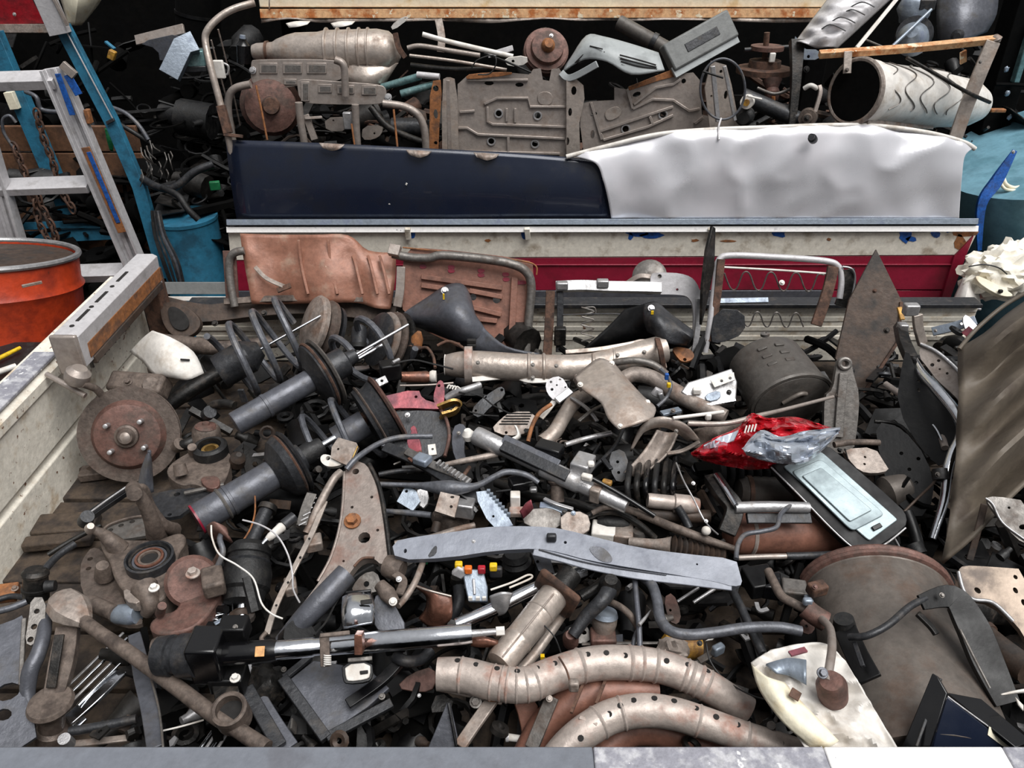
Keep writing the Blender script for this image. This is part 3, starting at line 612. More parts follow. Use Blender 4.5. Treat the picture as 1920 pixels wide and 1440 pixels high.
t = T('brake_drum', 'rust brown drum behind the left seat bracket', 'drum'); t.la('drum', 'discrust', Y(508, 195, 2.62), Y(508, 200, 2.5), [(0, 110), (.4, 110), (.5, 96), (.9, 90), (1, 40)]); t.la('hub', 'rust', Y(508, 198, 2.5), Y(508, 199, 2.48), [(0, 34), (1, 28)])
t = T('bracket_cluster', 'grey latch bracket with springs behind the front seat bracket', 'bracket')
t.ba('bar', 'seatgrey', [Y(573, 215, 2.47), Y(590, 262, 2.46)], 12, 8, up=NB); t.ba('bar', 'seatgrey', [Y(572, 222, 2.46), Y(604, 220, 2.46)], 5, 6, up=NB); t.pl('plate', 'seatgrey', vy(2.5), [(608, 222), (650, 220), (652, 245), (612, 247)], .01, [(625, 226, 4)])
t.bx('block', 'silver', Y(652, 226, 2.46), (.025, .02, .05)); t.pl('tray', 'cattan', vy(2.48, .3), [(680, 236), (718, 234), (716, 252), (700, 262), (678, 262)], .01, [(702, 250, 4)])
rod('dark_pipe', 'dark pipe lying crosswise behind the curved tube leg', 'dark', [Y(695, 200, 2.5), Y(730, 240, 2.48), Y(795, 268, 2.46)], 13, 'pipe')
rod('dark_pipe', 'wide dark cylinder in the shadow beside the curved leg', 'char', [Y(735, 238, 2.56), Y(790, 238, 2.56)], 34, 'pipe')
rod('steel_tube', 'upper teal steel tube poking toward the grey panel', 'teal', [Y(716, 164, 2.56), Y(788, 143, 2.55)], 14, 'tube'); rod('steel_tube', 'lower teal steel tube with an open end', 'teal', [Y(752, 176, 2.54), Y(815, 158, 2.54)], 14, 'tube')
rod('steel_tube', 'pale flat tube end above the two teal tubes', 'alu', [Y(782, 140, 2.54), Y(824, 144, 2.53)], 12, 'tube')
rod('white_rod', 'white perforated rod crossing under the cream sill', 'palewhite', [Y(792, 64, 2.6), Y(850, 80, 2.6), Y(962, 106, 2.58)], 9, 'rod')
rod('long_rod', 'long pinkish rod resting below the white rod', 'cattan', [Y(768, 104, 2.57), Y(850, 114, 2.56), Y(950, 131, 2.55)], 6, 'rod')
rod('long_rod', 'grey bent bar beside the muffler strap', 'seatgrey', [Y(764, 90, 2.6), Y(790, 86, 2.6), Y(850, 96, 2.59), Y(900, 104, 2.58)], 9, 'rod')
rod('long_rod', 'dark bar under the pinkish rod', 'dark', [Y(770, 122, 2.58), Y(850, 130, 2.57), Y(930, 128, 2.57)], 9, 'rod')
rod('wire_loop', 'thin black wire loop in front of the white rod', 'rubber', [Y(884, 128, 2.5), Y(896, 112, 2.5), Y(925, 104, 2.51), Y(930, 120, 2.5), Y(918, 138, 2.5), Y(896, 140, 2.49)], 2.5, 'wire')
rod('black_strip', 'thin black strip slanting down to the pressed panel', 'black', [Y(908, 100, 2.55), Y(950, 116, 2.52), Y(996, 136, 2.5)], 4, 'strip')
t = T('tie_plate', 'white tie plate with a dark hole beside the brake drum', 'plate'); t.pl('tie_plate', 'palewhite', vy(2.53), [(942, 110), (988, 104), (990, 120), (955, 126)], .01, [(962, 115, 6)])
t = T('door_strip', 'pale strip lying under the cream sill', 'strip'); t.ba('strip', 'alu', [Y(915, 104, 2.62), Y(962, 90, 2.62)], 10, 4, up=NB)
t = T('upright_strap', 'tan upright strap under the sill', 'strap'); t.ba('strap', 'tan', [Y(822, 36, 2.7), Y(828, 70, 2.66), Y(826, 98, 2.64)], 14, 3, up=NB)
t = T('brake_drum', 'rusty brake drum with hub behind the pressed panel', 'drum')
A = Y(1023, 98, 2.62); n = Vector((.1, -.85, .5)).normalized()
t.la('drum', 'discrust', A, A + n * .05, [(-.3, 84), (.3, 84), (.34, 78), (.5, 78), (.55, 62), (.9, 58), (1, 30)], n=36); t.la('hub', 'rustor', A + n * .05, A + n * .07, [(0, 26), (.6, 24), (1, 16)], n=20); t.pl('backing_tab', 'darkbrown', vy(2.63), [(1008, 66), (1020, 48), (1036, 62), (1030, 72)], .006); t.bolt(A + n * .045 + Vector((.01, 0, .03)), n, 6, 'silver')
# pressed panels
t = T('pressed_plate', 'pressed grey panel with four round bolt holes and a rust edge', 'panel'); g = vy(2.47, .12)
b = t.pl('panel', 'seatgrey', g, [(858, 158), (876, 142), (960, 137), (992, 140), (1000, 130), (1014, 128), (1018, 150), (1030, 152), (1034, 130), (1048, 128), (1062, 148), (1066, 285), (1050, 400), (880, 390), (858, 280)], .008, [(917, 156, 18, 8), (974, 159, 16, 8), (935, 213, 11), (1008, 217, 11), (921, 265, 11), (1003, 270, 11)], r=0)
for x, y in ((935, 213), (1008, 217), (921, 265), (1003, 270)):
    c = on(g, x, y, .002); t.add('hole_collar', g_tube([c + (Vector((1, 0, 0)) * math.cos(a * math.pi / 8) + Vector((0, .12, .99)) * math.sin(a * math.pi / 8)) * .0115 for a in range(16)], .0028, 6, True), 'silver', par=b)
for pts in ([(908, 195), (932, 184), (990, 184), (994, 200), (1062, 200)], [(862, 210), (890, 208)], [(914, 200), (914, 228), (924, 233), (1062, 238)], [(858, 240), (876, 240), (896, 252), (1060, 260)], [(950, 203), (950, 228)], [(966, 203), (966, 230)], [(953, 256), (953, 284)], [(870, 284), (1050, 288)], [(876, 150), (990, 150)]):
    t.ba('pressed_rib', 'seatgrey', [on(g, x, y, .003) for x, y in pts], 4.5, 6, up=g[1], par=b, curve=False)
t.pl('raised_field', 'seatgrey', g, [(1008, 172), (1036, 172), (1036, 198), (1008, 196)], .004, off=.004, r=2, par=b)
t.pl('flange', 'cattan', vy(2.45, .12), [(1062, 150), (1078, 146), (1094, 160), (1096, 185), (1086, 230), (1088, 290), (1080, 400), (1062, 400)], .006, [(1076, 170, 10, 16), (1069, 210, 7, 15), (1062 + 2, 265, 7, 15)], r=0)
t.pl('fold', 'cattan', vy(2.45, .12), [(828, 150), (840, 144), (856, 150), (860, 280), (862, 380), (830, 380)], .012, [(842, 210, 4)], r=1); t.ba('fold_rib', 'seatgrey', [Y(840, 150, 2.44), Y(843, 280, 2.43)], 7, 6, up=NB)
t.pl('rust_flange', 'rustor', vy(2.44, .1), [(806, 180), (812, 152), (826, 150), (828, 178), (824, 230), (822, 275), (822, 370), (804, 370)], .006, [(817, 166, 11), (817, 214, 8, 18), (817, 268, 7)], r=0, label='rust orange side flange')
t.pl('rust_top', 'rustor', vy(2.475, .1), [(872, 145), (882, 138), (960, 134), (960, 141), (878, 150)], .006, off=.004, label='rust streaked top lip')
t = T('pressed_plate', 'tilted pressed grey panel with a rust orange upper corner', 'panel'); g = vy(2.46, .14)
b = t.pl('panel', 'seatgrey', g, [(1090, 195), (1108, 190), (1152, 188), (1152, 164), (1176, 168), (1180, 162), (1240, 142), (1300, 136), (1312, 150), (1316, 215), (1390, 235), (1392, 330), (1100, 330), (1088, 236)], .008, [(1113, 214, 14, 7, 15), (1194, 177, 16, 9, 20), (1173, 242, 12), (1243, 215, 12), (1111, 252, 8, 16), (1282, 152, 9)], r=0)
for x, y in ((1173, 242), (1243, 215)):
    c = on(g, x, y, .002); t.add('hole_collar', g_tube([c + (Vector((1, 0, 0)) * math.cos(a * math.pi / 8) + Vector((0, .12, .99)) * math.sin(a * math.pi / 8)) * .0125 for a in range(16)], .003, 6, True), 'silver', par=b)
for pts in ([(1186, 204), (1224, 186), (1262, 188), (1292, 208), (1312, 204)], [(1125, 246), (1214, 216), (1262, 200)], [(1218, 218), (1224, 234)], [(1126, 250), (1132, 262), (1214, 238), (1262, 216)], [(1108, 192), (1128, 262)], [(1176, 168), (1186, 204)], [(1188, 196), (1230, 164), (1262, 158), (1276, 148)], [(1302, 232), (1318, 220)]):
    t.ba('pressed_rib', 'seatgrey', [on(g, x, y, .003) for x, y in pts], 5, 6, up=g[1], par=b, curve=False)
t.pl('raised_field', 'cattan', g, [(1132, 208), (1160, 196), (1168, 216), (1138, 230)], .004, off=.005, r=2, par=b)
t.pl('rust_corner', 'rustor', g, [(1178, 163), (1230, 142), (1282, 122), (1289, 130), (1282, 140), (1240, 150), (1180, 170)], .006, r=0, off=.004, label='rust orange corner strip')
t.pl('side_bracket', 'cattan', vy(2.42, .1), [(1322, 165), (1334, 114), (1362, 122), (1372, 160), (1386, 232), (1388, 300), (1338, 300)], .01, [(1352, 134, 6), (1361, 178, 7, 16), (1334, 180, 4)], r=0)
t.ba('side_rib', 'silver', [Y(1336, 124, 2.41), Y(1346, 228, 2.4)], 8, 8, up=NB); t.ba('side_rib', 'silver', [Y(1358, 124, 2.41), Y(1378, 226, 2.4)], 6, 6, up=NB)
t = T('cable_ring', 'grey cable tied in a ring around the panel bracket', 'cable')
t.tu('ring', 'hose', [Y(1355 + 42 * math.cos(a * math.pi / 8), 167 + 57 * math.sin(a * math.pi / 8), 2.38) for a in range(16)], 4.5, closed=True); t.tu('tail', 'alu', [Y(1352, 222, 2.375), Y(1347, 240, 2.345), Y(1348, 262, 2.32)], 4); t.tu('strap', 'black', [Y(1318, 134, 2.37), Y(1356, 146, 2.37)], 4)
t = T('vent_cover', 'light grey plastic cover with dark vent slots', 'cover')
b = t.pa('cover', 'ventgrey', [[Y(1072, 108, 2.58), Y(1100, 68, 2.6), Y(1132, 70, 2.58), Y(1185, 84, 2.55), Y(1234, 100, 2.54)], [Y(1062, 122, 2.56), Y(1098, 88, 2.54), Y(1134, 92, 2.52), Y(1188, 112, 2.5), Y(1240, 116, 2.5)], [Y(1056, 134, 2.55), Y(1096, 112, 2.53), Y(1138, 116, 2.5), Y(1184, 140, 2.48), Y(1246, 132, 2.48)]], .006)
t.ba('side', 'ventgrey', [Y(1052, 136, 2.55), Y(1070, 146, 2.53), Y(1120, 120, 2.5)], 12, 5, up=NB)
for i in range(5): t.tu('vent_slot', 'slot', [Y(1162 + i, 103 + i * 6, 2.497 - i * .002), Y(1196, 112 + i * 6, 2.485), Y(1230 + i, 122 + i * 4, 2.482)], 3, n=5)
for i in range(4): t.tu('vent_slot', 'slot', [Y(1078 + i * 3, 118 - i * 3 + i * 3, 2.535), Y(1104 + i * 3, 92 + i * 5, 2.53)], 2.6, n=5)
for i in range(3): t.tu('vent_slot', 'slot', [Y(1106 + i * 6, 86 + i * 6, 2.53), Y(1130 + i * 4, 92 + i * 6, 2.51)], 2.4, n=5)
t = T('plastic_case', 'grey plastic case leaning under the sill', 'case')
A, B = Y(1250, 112, 2.56), Y(1370, 45, 2.64); t.ba('case', 'boxgrey', [A, B], 52, 26, up=NB, bev=.006); d = (B - A); t.ba('recess', 'char', [A + d * .28 + NB * .022, A + d * .78 + NB * .022], 16, 2, up=NB); t.ba('front', 'ventgrey', [A + Vector((.02, -.02, -.035)), B + Vector((.02, -.02, -.035))], 20, 6, up=NB)
t = T('pipe_stub', 'dim grey pipe under the sill beside the plastic case', 'pipe'); t.tu('pipe', 'mufdark', [Y(1160, 42, 2.75), Y(1250, 92, 2.68)], 28); t.la('collar', 'char', Y(1222, 76, 2.7), Y(1230, 80, 2.695), [(0, 32), (1, 32)])
t = T('brake_rotor', 'rust red brake rotor with stud lying flat behind the bracket', 'rotor')
A = Y(1432, 132, 2.65); t.lm('rotor', 'rust', A, A + UPZ, [(-.008, .085), (.008, .085), (.01, .05), (.03, .048), (.034, .02)]); t.tu('stud', 'rust', [A, A + Vector((-.008, 0, .11))], 11); t.lm('flange', 'discrust', A + Vector((0, 0, .06)), A + UPZ, [(0, .05), (.012, .05)]); t.bx('lug', 'palewhite', Y(1448, 108, 2.6), (.018, .01, .028)); t.tu('arm', 'char', [A + Vector((-.07, 0, .06)), A + Vector((.09, 0, .07))], 8)
t = T('axle_bracket', 'rusty axle bracket with small bolts below the rotor', 'bracket'); t.la('cup', 'discrust', Y(1448, 190, 2.55), Y(1448, 150, 2.58), [(0, 20), (.4, 28), (.6, 22), (1, 36)]); t.tu('arm', 'grey', [Y(1420, 165, 2.55), Y(1452, 176, 2.53), Y(1484, 166, 2.53)], 6); t.la('nut', 'rustor', Y(1450, 190, 2.53), Y(1450, 180, 2.53), [(0, 8), (1, 8)], n=6)
rod('dark_pipe', 'dark grey pipe slanting behind the axle bracket', 'char', [Y(1392, 180, 2.52), Y(1440, 200, 2.5), Y(1500, 226, 2.47)], 30, 'pipe')
t = T('rubber_bush', 'dark rubber ring at the foot of the cable ring', 'ring'); t.la('ring', 'rubber', Y(1398, 216, 2.46), Y(1394, 222, 2.42), [(0, 34), (.6, 34), (.8, 24), (1, 22)])
t = T('bolt_eye', 'white plastic clip with a pin beside the cable ring', 'clip'); t.la('eye', 'palewhite', Y(1402, 190, 2.44), Y(1400, 192, 2.41), [(0, 26), (1, 24)]); t.la('hole', 'yellowrust', Y(1400, 192, 2.412), Y(1399, 193, 2.402), [(0, 12), (1, 12)]); t.tu('pin', 'palewhite', [Y(1402, 180, 2.4), Y(1428, 186, 2.4)], 4)
t = T('upright_strut', 'dark upright strut with a bluish bracket top', 'strut')
t.ba('strut', 'dark', [Y(1494, 76, 2.56), Y(1492, 150, 2.5), Y(1484, 240, 2.45)], 26, 16, up=NB, scl=[1, .7, .5]); t.pl('bracket', 'bluesilver', vy(2.53, .3), [(1490, 66), (1496, 74), (1504, 92), (1538, 93), (1538, 112), (1500, 112), (1492, 96)], .008, [(1516, 106, 6)]); t.bolt(Y(1512, 130, 2.5), NB, 9, 'dark')
t = T('bush_link', 'link arm with a rubber bush above the silver sheet', 'link'); t.la('bush', 'knuckle', Y(1516, 219, 2.46), Y(1513, 223, 2.42), [(0, 34), (.8, 32), (.8, 18), (1, 16)]); t.bolt(Y(1513, 221, 2.42), NB, 8, 'dark'); t.ba('arm', 'pinkrust', [Y(1536, 160, 2.46), Y(1538, 175, 2.45), Y(1528, 210, 2.44)], 7, 6, up=NB); t.tu('collar', 'palewhite', [Y(1508, 166, 2.47), Y(1520, 160, 2.46), Y(1532, 166, 2.46)], 9)
t = T('exhaust_heat_shield', 'white open cylinder shield with wavy spring wire pattern', 'shield')
A, B = Y(1604, 172, 2.4), Y(1830, 196, 2.68); L = (B - A)
t.la('shell', 'palewhite', A, B, [(0, 112), (.02, 118), (.08, 118), (.1, 113), (.62, 110), (.66, 104), (.9, 94), (1, 70)], n=40)
t.la('bore', 'void', A - L.normalized() * .006, A + L.normalized() * .01, [(0, 106), (1, 106)], n=32)
_d = L.normalized(); _e = _d.cross(UPZ).normalized(); _u = _e.cross(_d)
t.add('rim', g_tube([A + (_e * math.cos(a * math.pi / 20) + _u * math.sin(a * math.pi / 20)) * (M2(A, 114) / 2) for a in range(40)], .008, 8, True), 'tan')
ax = L.normalized(); e1 = ax.cross(UPZ).normalized(); e2 = e1.cross(ax); Rr = M2(A, 113) / 2 + .001
for k in range(5):
    pts = []
    for j in range(25):
        f = j / 24; s_ = L.length * (.1 + k * .125 + .055 * math.sin(f * 5 * math.pi + k)) ; a = math.radians(-20 + f * 165)
        rr = Rr * (1 if s_ < L.length * .6 else .95); pts.append(A + ax * s_ + e1 * (rr * math.cos(a)) + e2 * (rr * math.sin(a)))
    t.tu('wavy_wire', 'grey', pts, 2.2, k=3, n=5)
t.ba('seam', 'tan', [A + Vector((.03, -.05, -.07)), A + L * .6 + Vector((.0, -.05, -.07))], 10, 6, up=NB)
t = T('rust_bar', 'rust stained white bar with a bent leg over the cylinder shield', 'bar')
t.ba('bar', 'creamrust', [Y(1536, 102, 2.46), Y(1700, 91, 2.45), Y(1868, 74, 2.44)], 13, 12, up=(0, -.4, 1)); t.ba('leg', 'cattan', [Y(1862, 78, 2.43), Y(1836, 140, 2.41), Y(1812, 200, 2.4), Y(1790, 262, 2.39)], 26, 5, up=NB); t.ba('clamp', 'cattan', [Y(1590, 96, 2.44), Y(1588, 138, 2.42)], 15, 4, up=NB); t.bolt(Y(1588, 131, 2.415), NB, 6); t.bolt(Y(1838, 116, 2.4), NB, 5); t.la('end_knob', 'tan', Y(1866, 66, 2.44), Y(1868, 80, 2.44), [(0, 10), (.5, 22), (1, 14)]); t.ba('tab', 'creamrust', [Y(1806, 96, 2.46), Y(1806, 118, 2.47)], 12, 4, up=NB)
rod('thin_bar', 'dark thin bar crossing over the cylinder shield', 'dark', [Y(1700, 108, 2.4), Y(1760, 142, 2.39), Y(1812, 172, 2.385), Y(1856, 192, 2.42)], 7, 'bar')
t = T('wavy_heat_shield', 'shiny silver wavy heat shield panel above the rust bar', 'panel')
rows = []
for i in range(9):
    f = i / 8; a = Vector((1690 + (1570 - 1690) * f, -20 + 110 * f, 0)); b_ = Vector((1560 + (1490 - 1560) * f, -12 + 92 * f, 0)); w_ = .016 * math.sin(i * math.pi * .95)
    rows.append([Y(a.x, a.y, 2.66 - .12 * f), Y(a.x * .8 + b_.x * .2, a.y * .8 + b_.y * .2, 2.62 - .12 * f), Y((a.x + b_.x) / 2, (a.y + b_.y) / 2 - w_ * 300, 2.62 - .12 * f - w_), Y(a.x * .15 + b_.x * .85, a.y * .15 + b_.y * .85 + w_ * 200, 2.63 - .1 * f + w_), Y(b_.x, b_.y, 2.68 - .1 * f)])
t.pa('panel', 'alu', rows, .003, k=4); t.ba('edge', 'palewhite', [Y(1688, -10, 2.64), Y(1606, 90, 2.53)], 7, 5, up=NB)
for k in range(5): t.tu('groove', 'char', [Y(1530 + k * 20, 64 - k * 16, 2.55 + k * .014), Y(1556 + k * 20, 46 - k * 14, 2.535 + k * .014), Y(1586 + k * 18, 58 - k * 15, 2.525 + k * .014)], 2.4, n=5)
t = T('fender_sheet', 'grey dented sheet standing at the top right corner', 'sheet')
t.pa('sheet', 'bluegrey', [[Y(1758, -20, 2.9), Y(1810, -20, 2.85), Y(1872, -20, 2.88)], [Y(1756, 30, 2.86), Y(1806, 35, 2.8), Y(1868, 26, 2.85)], [Y(1760, 82, 2.84), Y(1800, 78, 2.78), Y(1850, 60, 2.84)]], .004, amp=.01, fr=9); t.la('boss', 'char', Y(1796, 66, 2.78), Y(1794, 68, 2.75), [(0, 22), (.6, 22), (.7, 13), (1, 12)])
t = T('wheel_hub', 'round bluish hub half hidden behind the rust bar', 'hub'); t.la('hub', 'bluesilver', Y(1712, 78, 2.62), Y(1710, 60, 2.56), [(0, 56), (.5, 54), (.8, 36), (1, 20)]); t.la('ring', 'char', Y(1714, 66, 2.63), Y(1714, 62, 2.61), [(0, 66), (1, 62)])
t = T('lamp_pod', 'pale rounded pod at the top edge beside the wavy panel', 'pod'); t.add('pod', g_blob(Y(1714, 18, 2.8), (.05, .04, .05), .15, 2, 3, 3), 'bluesilver'); t.bx('socket', 'char', Y(1735, 8, 2.78), (.05, .04, .03))
rod('thin_rod', 'thin shiny rod leaning beside the wavy panel', 'bluesilver', [Y(1746, 18, 2.6), Y(1674, 86, 2.52)], 6, 'rod')
rod('thin_rod', 'thin grey rod beneath the wavy panel edge', 'grey', [Y(1622, 74, 2.55), Y(1660, 90, 2.5)], 4, 'rod')
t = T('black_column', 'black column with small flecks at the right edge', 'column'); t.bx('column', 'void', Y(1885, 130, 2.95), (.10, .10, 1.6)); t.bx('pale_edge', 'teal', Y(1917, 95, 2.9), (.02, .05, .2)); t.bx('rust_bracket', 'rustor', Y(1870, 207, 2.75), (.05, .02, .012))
for x, y in ((1887, 130), (1889, 175), (1893, 220)): t.add('fleck', g_blob(Y(x, y, 2.87), (.008, .005, .01), .4, 2, x, 2), 'bluesilver')
# ------------------------------------------------------------ right background
t = T('blue_tank', 'pale blue painted tank wall at the right edge', 'tank'); t.la('shell', 'bluewall', Y(2010, 660, 2.6), Y(2010, 270, 2.6), [(0, 400), (.5, 396), (1, 390)], n=48); t.la('band', 'tan', Y(2010, 372, 2.6), Y(2010, 366, 2.6), [(0, 402), (1, 402)], n=48)
t = T('blue_stake', 'blue steel stake leaning at the right end of the tailgate', 'stake'); t.ba('stake', 'bluechip', [Y(1903, 282, 2.42), Y(1868, 340, 2.4), Y(1840, 385, 2.38), Y(1836, 470, 2.37)], 22, 8, up=NB, scl=[.4, 1, .8, .4], curve=True); t.bolt(Y(1900, 285, 2.4), NB, 5, 'silver'); t.ba('scuff', 'palewhite', [Y(1862, 352, 2.39), Y(1856, 366, 2.39)], 10, 2, up=NB)
rod('rope', 'pale twisted rope end beside the blue stake', 'cream', [Y(1880, 328, 2.45), Y(1886, 345, 2.43), Y(1900, 352, 2.43), Y(1914, 350, 2.44)], 7, 'rope'); rod('rope', 'pale rope strand looping under the twisted rope end', 'cream', [Y(1874, 338, 2.44), Y(1884, 354, 2.42), Y(1906, 358, 2.42)], 6, 'rope')
t = T('foam_block', 'white crumbled foam lump beside the tailgate', 'foam'); t.add('lump', g_blob(Y(1872, 515, 2.2), (.10, .07, .07), .35, 3.5, 2), 'foam'); t.add('lump', g_blob(Y(1900, 490, 2.25), (.08, .06, .06), .4, 4, 7), 'foam'); t.tu('seam', 'char', [Y(1816, 500, 2.13), Y(1845, 496, 2.12), Y(1872, 502, 2.12), Y(1888, 514, 2.13)], 2.5)
t = T('foam_tray', 'cream foam tray with rounded slots below the white foam', 'tray'); t.pl('tray', 'cream', ti(Y(1860, 535, 2.12), (-.2, -.8, .7)), [(1828, 515), (1848, 522), (1896, 548), (1900, 556), (1880, 556), (1856, 545), (1832, 528)], .02, r=2); t.bx('slot', 'slot', Y(1876, 546, 2.1), (.012, .01, .01))
t = T('plastic_sheet', 'white bent plastic sheet beside the dark red end post', 'sheet'); t.pa('sheet', 'palewhite', [[Y(1806, 520, 2.2), Y(1818, 524, 2.17), Y(1828, 530, 2.2)], [Y(1792, 552, 2.17), Y(1812, 550, 2.13), Y(1836, 556, 2.16)], [Y(1780, 578, 2.15), Y(1805, 576, 2.11), Y(1838, 572, 2.14)]], .003)
t = T('plastic_fitting', 'black plastic fitting below the white plastic sheet', 'fitting'); t.la('body', 'blackgloss', Y(1790, 590, 2.1), Y(1838, 574, 2.08), [(0, 14), (.3, 22), (.6, 18), (.7, 10), (1, 10)]); t.tu('loop', 'black', [Y(1786, 585, 2.08), Y(1792, 572, 2.07), Y(1806, 568, 2.07), Y(1812, 582, 2.07)], 5); t.tu('pin', 'silver', [Y(1818, 576, 2.06), Y(1838, 580, 2.06)], 6)
t = T('hinge_lever', 'grey hinge arm with holes right of the dark triangle sheet', 'hinge'); t.ba('arm', 'bluesilver', [Y(1748, 622, 1.98), Y(1790, 612, 1.96), Y(1830, 600, 1.95)], 17, 5, up=(0, -.7, .7)); t.pl('end_plate', 'silver', ti(Y(1818, 604, 1.94), (0, -.7, .7)), [(1804, 598), (1812, 588), (1832, 610), (1836, 618), (1812, 622)], .005, [(1803, 607, 5)]); t.bolt(Y(1754, 620, 1.965), (0, -.7, .7), 5)
t = T('dark_mount', 'dark engine mount under the grey hinge arm', 'mount'); t.la('cup', 'dark', Y(1765, 660, 1.95), Y(1800, 640, 1.98), [(0, 40), (.5, 46), (1, 30)]); t.tu('arm', 'char', [Y(1765, 640, 1.97), Y(1830, 660, 1.9)], 16)
rod('red_sleeve', 'small red brown sleeve beside the tan plastic panel', 'redbracket', [Y(1808, 628, 1.9), Y(1822, 616, 1.9)], 14, 'sleeve')
def Ys(px, py, y): return Y(px, py, 1.985 - (2.25 - y) * .5)
# ------------------------------------------------------------ row of seat frames along the end board
NU = Vector((0, -.75, .66)).normalized()
t = T('brown_sheet', 'folded brown painted sheet leaning on the white tailgate', 'sheet')
t.pa('sheet', 'brownsheet', [[Ys(450, 438, 2.24), Ys(520, 440, 2.25), Ys(590, 440, 2.23), Ys(652, 441, 2.25), Ys(690, 470, 2.24), Ys(742, 474, 2.25)],
    [Ys(456, 480, 2.18), Ys(525, 482, 2.2), Ys(592, 480, 2.16), Ys(656, 482, 2.2), Ys(695, 500, 2.16), Ys(742, 508, 2.2)],
    [Ys(464, 525, 2.12), Ys(530, 524, 2.15), Ys(600, 522, 2.10), Ys(664, 520, 2.14), Ys(700, 540, 2.1), Ys(738, 545, 2.12)],
    [Ys(472, 570, 2.06), Ys(535, 570, 2.08), Ys(605, 568, 2.04), Ys(670, 568, 2.07), Ys(705, 578, 2.04), Ys(732, 580, 2.06)]], .004, amp=.012, fr=13, seed=2)
for x in (560, 615, 662, 690, 712): t.ba('crease', 'brownsheet', [Ys(x, 450 + (x > 660) * 30, 2.2), Ys(x + 6, 500, 2.14), Ys(x + 18, 552, 2.05)], 5, 5, up=NU)
t.ba('scar', 'tan', [Ys(478, 500, 2.12), Ys(500, 522, 2.09), Ys(540, 540, 2.07)], 8, 3, up=NU); t.ba('bent_corner', 'rust', [Ys(520, 545, 2.065), Ys(545, 535, 2.07)], 10, 4, up=NU)
t = T('bent_pipe', 'grey bent pipe at the left end of the brown sheet', 'pipe')
t.tu('pipe', 'grey', [Ys(458, 470, 2.16), Ys(440, 474, 2.15), Ys(430, 490, 2.14), Ys(432, 530, 2.1), Ys(440, 575, 2.05)], 15); t.ba('plate', 'discrust', [Ys(430, 470, 2.18), Ys(436, 560, 2.1)], 24, 5, up=NU)
t = T('seat_frame_assembly', 'brown seat pan with red spots inside a grey tube frame', 'seat frame')
b = t.pl('pan', 'brownpan', p3(Ys(760, 470, 2.2), Ys(985, 490, 2.2), Ys(900, 650, 1.98)), [(752, 520), (760, 468), (800, 464), (990, 486), (1002, 500), (995, 560), (975, 660), (900, 670), (756, 600)], .012, [(887, 557, 13), (931, 562, 14), (810, 560, 8)], r=1)
g = p3(Ys(760, 470, 2.2), Ys(985, 490, 2.2), Ys(900, 650, 1.98))
for x0, y0, x1, y1 in ((790, 519, 942, 540), (880, 545, 942, 557), (880, 575, 940, 590), (880, 596, 932, 602), (790, 535, 880, 548)): t.ba('pressed_rib', 'brownpan', [on(g, x0, y0, .006), on(g, x1, y1, .006)], 9, 8, up=g[1], par=b)
t.ba('side_rib', 'brownpan', [on(g, 965, 520, .006), on(g, 958, 650, .006)], 12, 8, up=g[1], par=b)
for x, y in ((793, 500), (846, 501), (846, 508), (902, 508), (902, 516), (948, 515), (949, 524), (971, 530), (980, 530)):
    t.pl('red_spot', 'redpaint', g, [(x - 7, y - 4), (x + 6, y - 4), (x + 7, y + 3), (x - 5, y + 4)], .001, off=.002, par=b, r=1, bev=0)
t.tu('frame_tube', 'grey', [Ys(736, 476, 2.17), Ys(770, 483, 2.16), Ys(805, 484, 2.15), Ys(830, 479, 2.15), Ys(900, 485, 2.14), Ys(955, 494, 2.13), Ys(985, 508, 2.12), Ys(996, 535, 2.1), Ys(992, 590, 2.05), Ys(985, 670, 1.96)], 17)
t.ba('clip', 'seatgrey', [Ys(730, 468, 2.16), Ys(750, 472, 2.15)], 20, 16, up=NU); t.tu('outer_rod', 'rustor', [Ys(755, 464, 2.2), Ys(870, 476, 2.19), Ys(975, 489, 2.18), Ys(1004, 498, 2.17), Ys(1006, 515, 2.16)], 3)
t.ba('side_bracket', 'seatgrey', [Ys(752, 500, 2.1), Ys(750, 545, 2.05), Ys(745, 575, 2.02)], 16, 6, up=NU)
t = T('seat_frame_assembly', 'silver seat frame with a broad rounded top corner', 'seat frame')
t.ba('top_bar', 'silver', [Ys(1042, 538, 2.08), Ys(1090, 536, 2.08), Ys(1140, 538, 2.07), Ys(1200, 539, 2.07), Ys(1240, 540, 2.07)], 20, 14, up=NU); t.bx('latch', 'silver', Ys(1130, 531, 2.06), (.03, .02, .02)); t.bx('latch', 'silver', Ys(1054, 535, 2.06), (.03, .02, .02))
t.pl('corner_plate', 'alu', p3(Ys(1220, 515, 2.1), Ys(1300, 520, 2.1), Ys(1300, 640, 1.97)), [(1218, 516), (1232, 510), (1290, 513), (1312, 536), (1318, 580), (1308, 660), (1298, 660), (1302, 580), (1292, 556), (1270, 552), (1222, 552)], .012, [(1237, 518, 8), (1270, 543, 5)], r=2)
t.ba('leg', 'rust', [Ys(1032, 545, 2.06), Ys(1030, 600, 2.0), Ys(1026, 665, 1.93)], 17, 10, up=NU); t.ba('leg', 'char', [Ys(1050, 548, 2.07), Ys(1050, 600, 2.01), Ys(1048, 660, 1.95)], 12, 10, up=NU); t.bx('foot_clip', 'dark', Ys(1050, 630, 1.95), (.03, .02, .05))
t.ba('leg', 'silver', [Ys(1310, 560, 2.05), Ys(1308, 610, 1.99), Ys(1300, 665, 1.93)], 10, 10, up=NU)
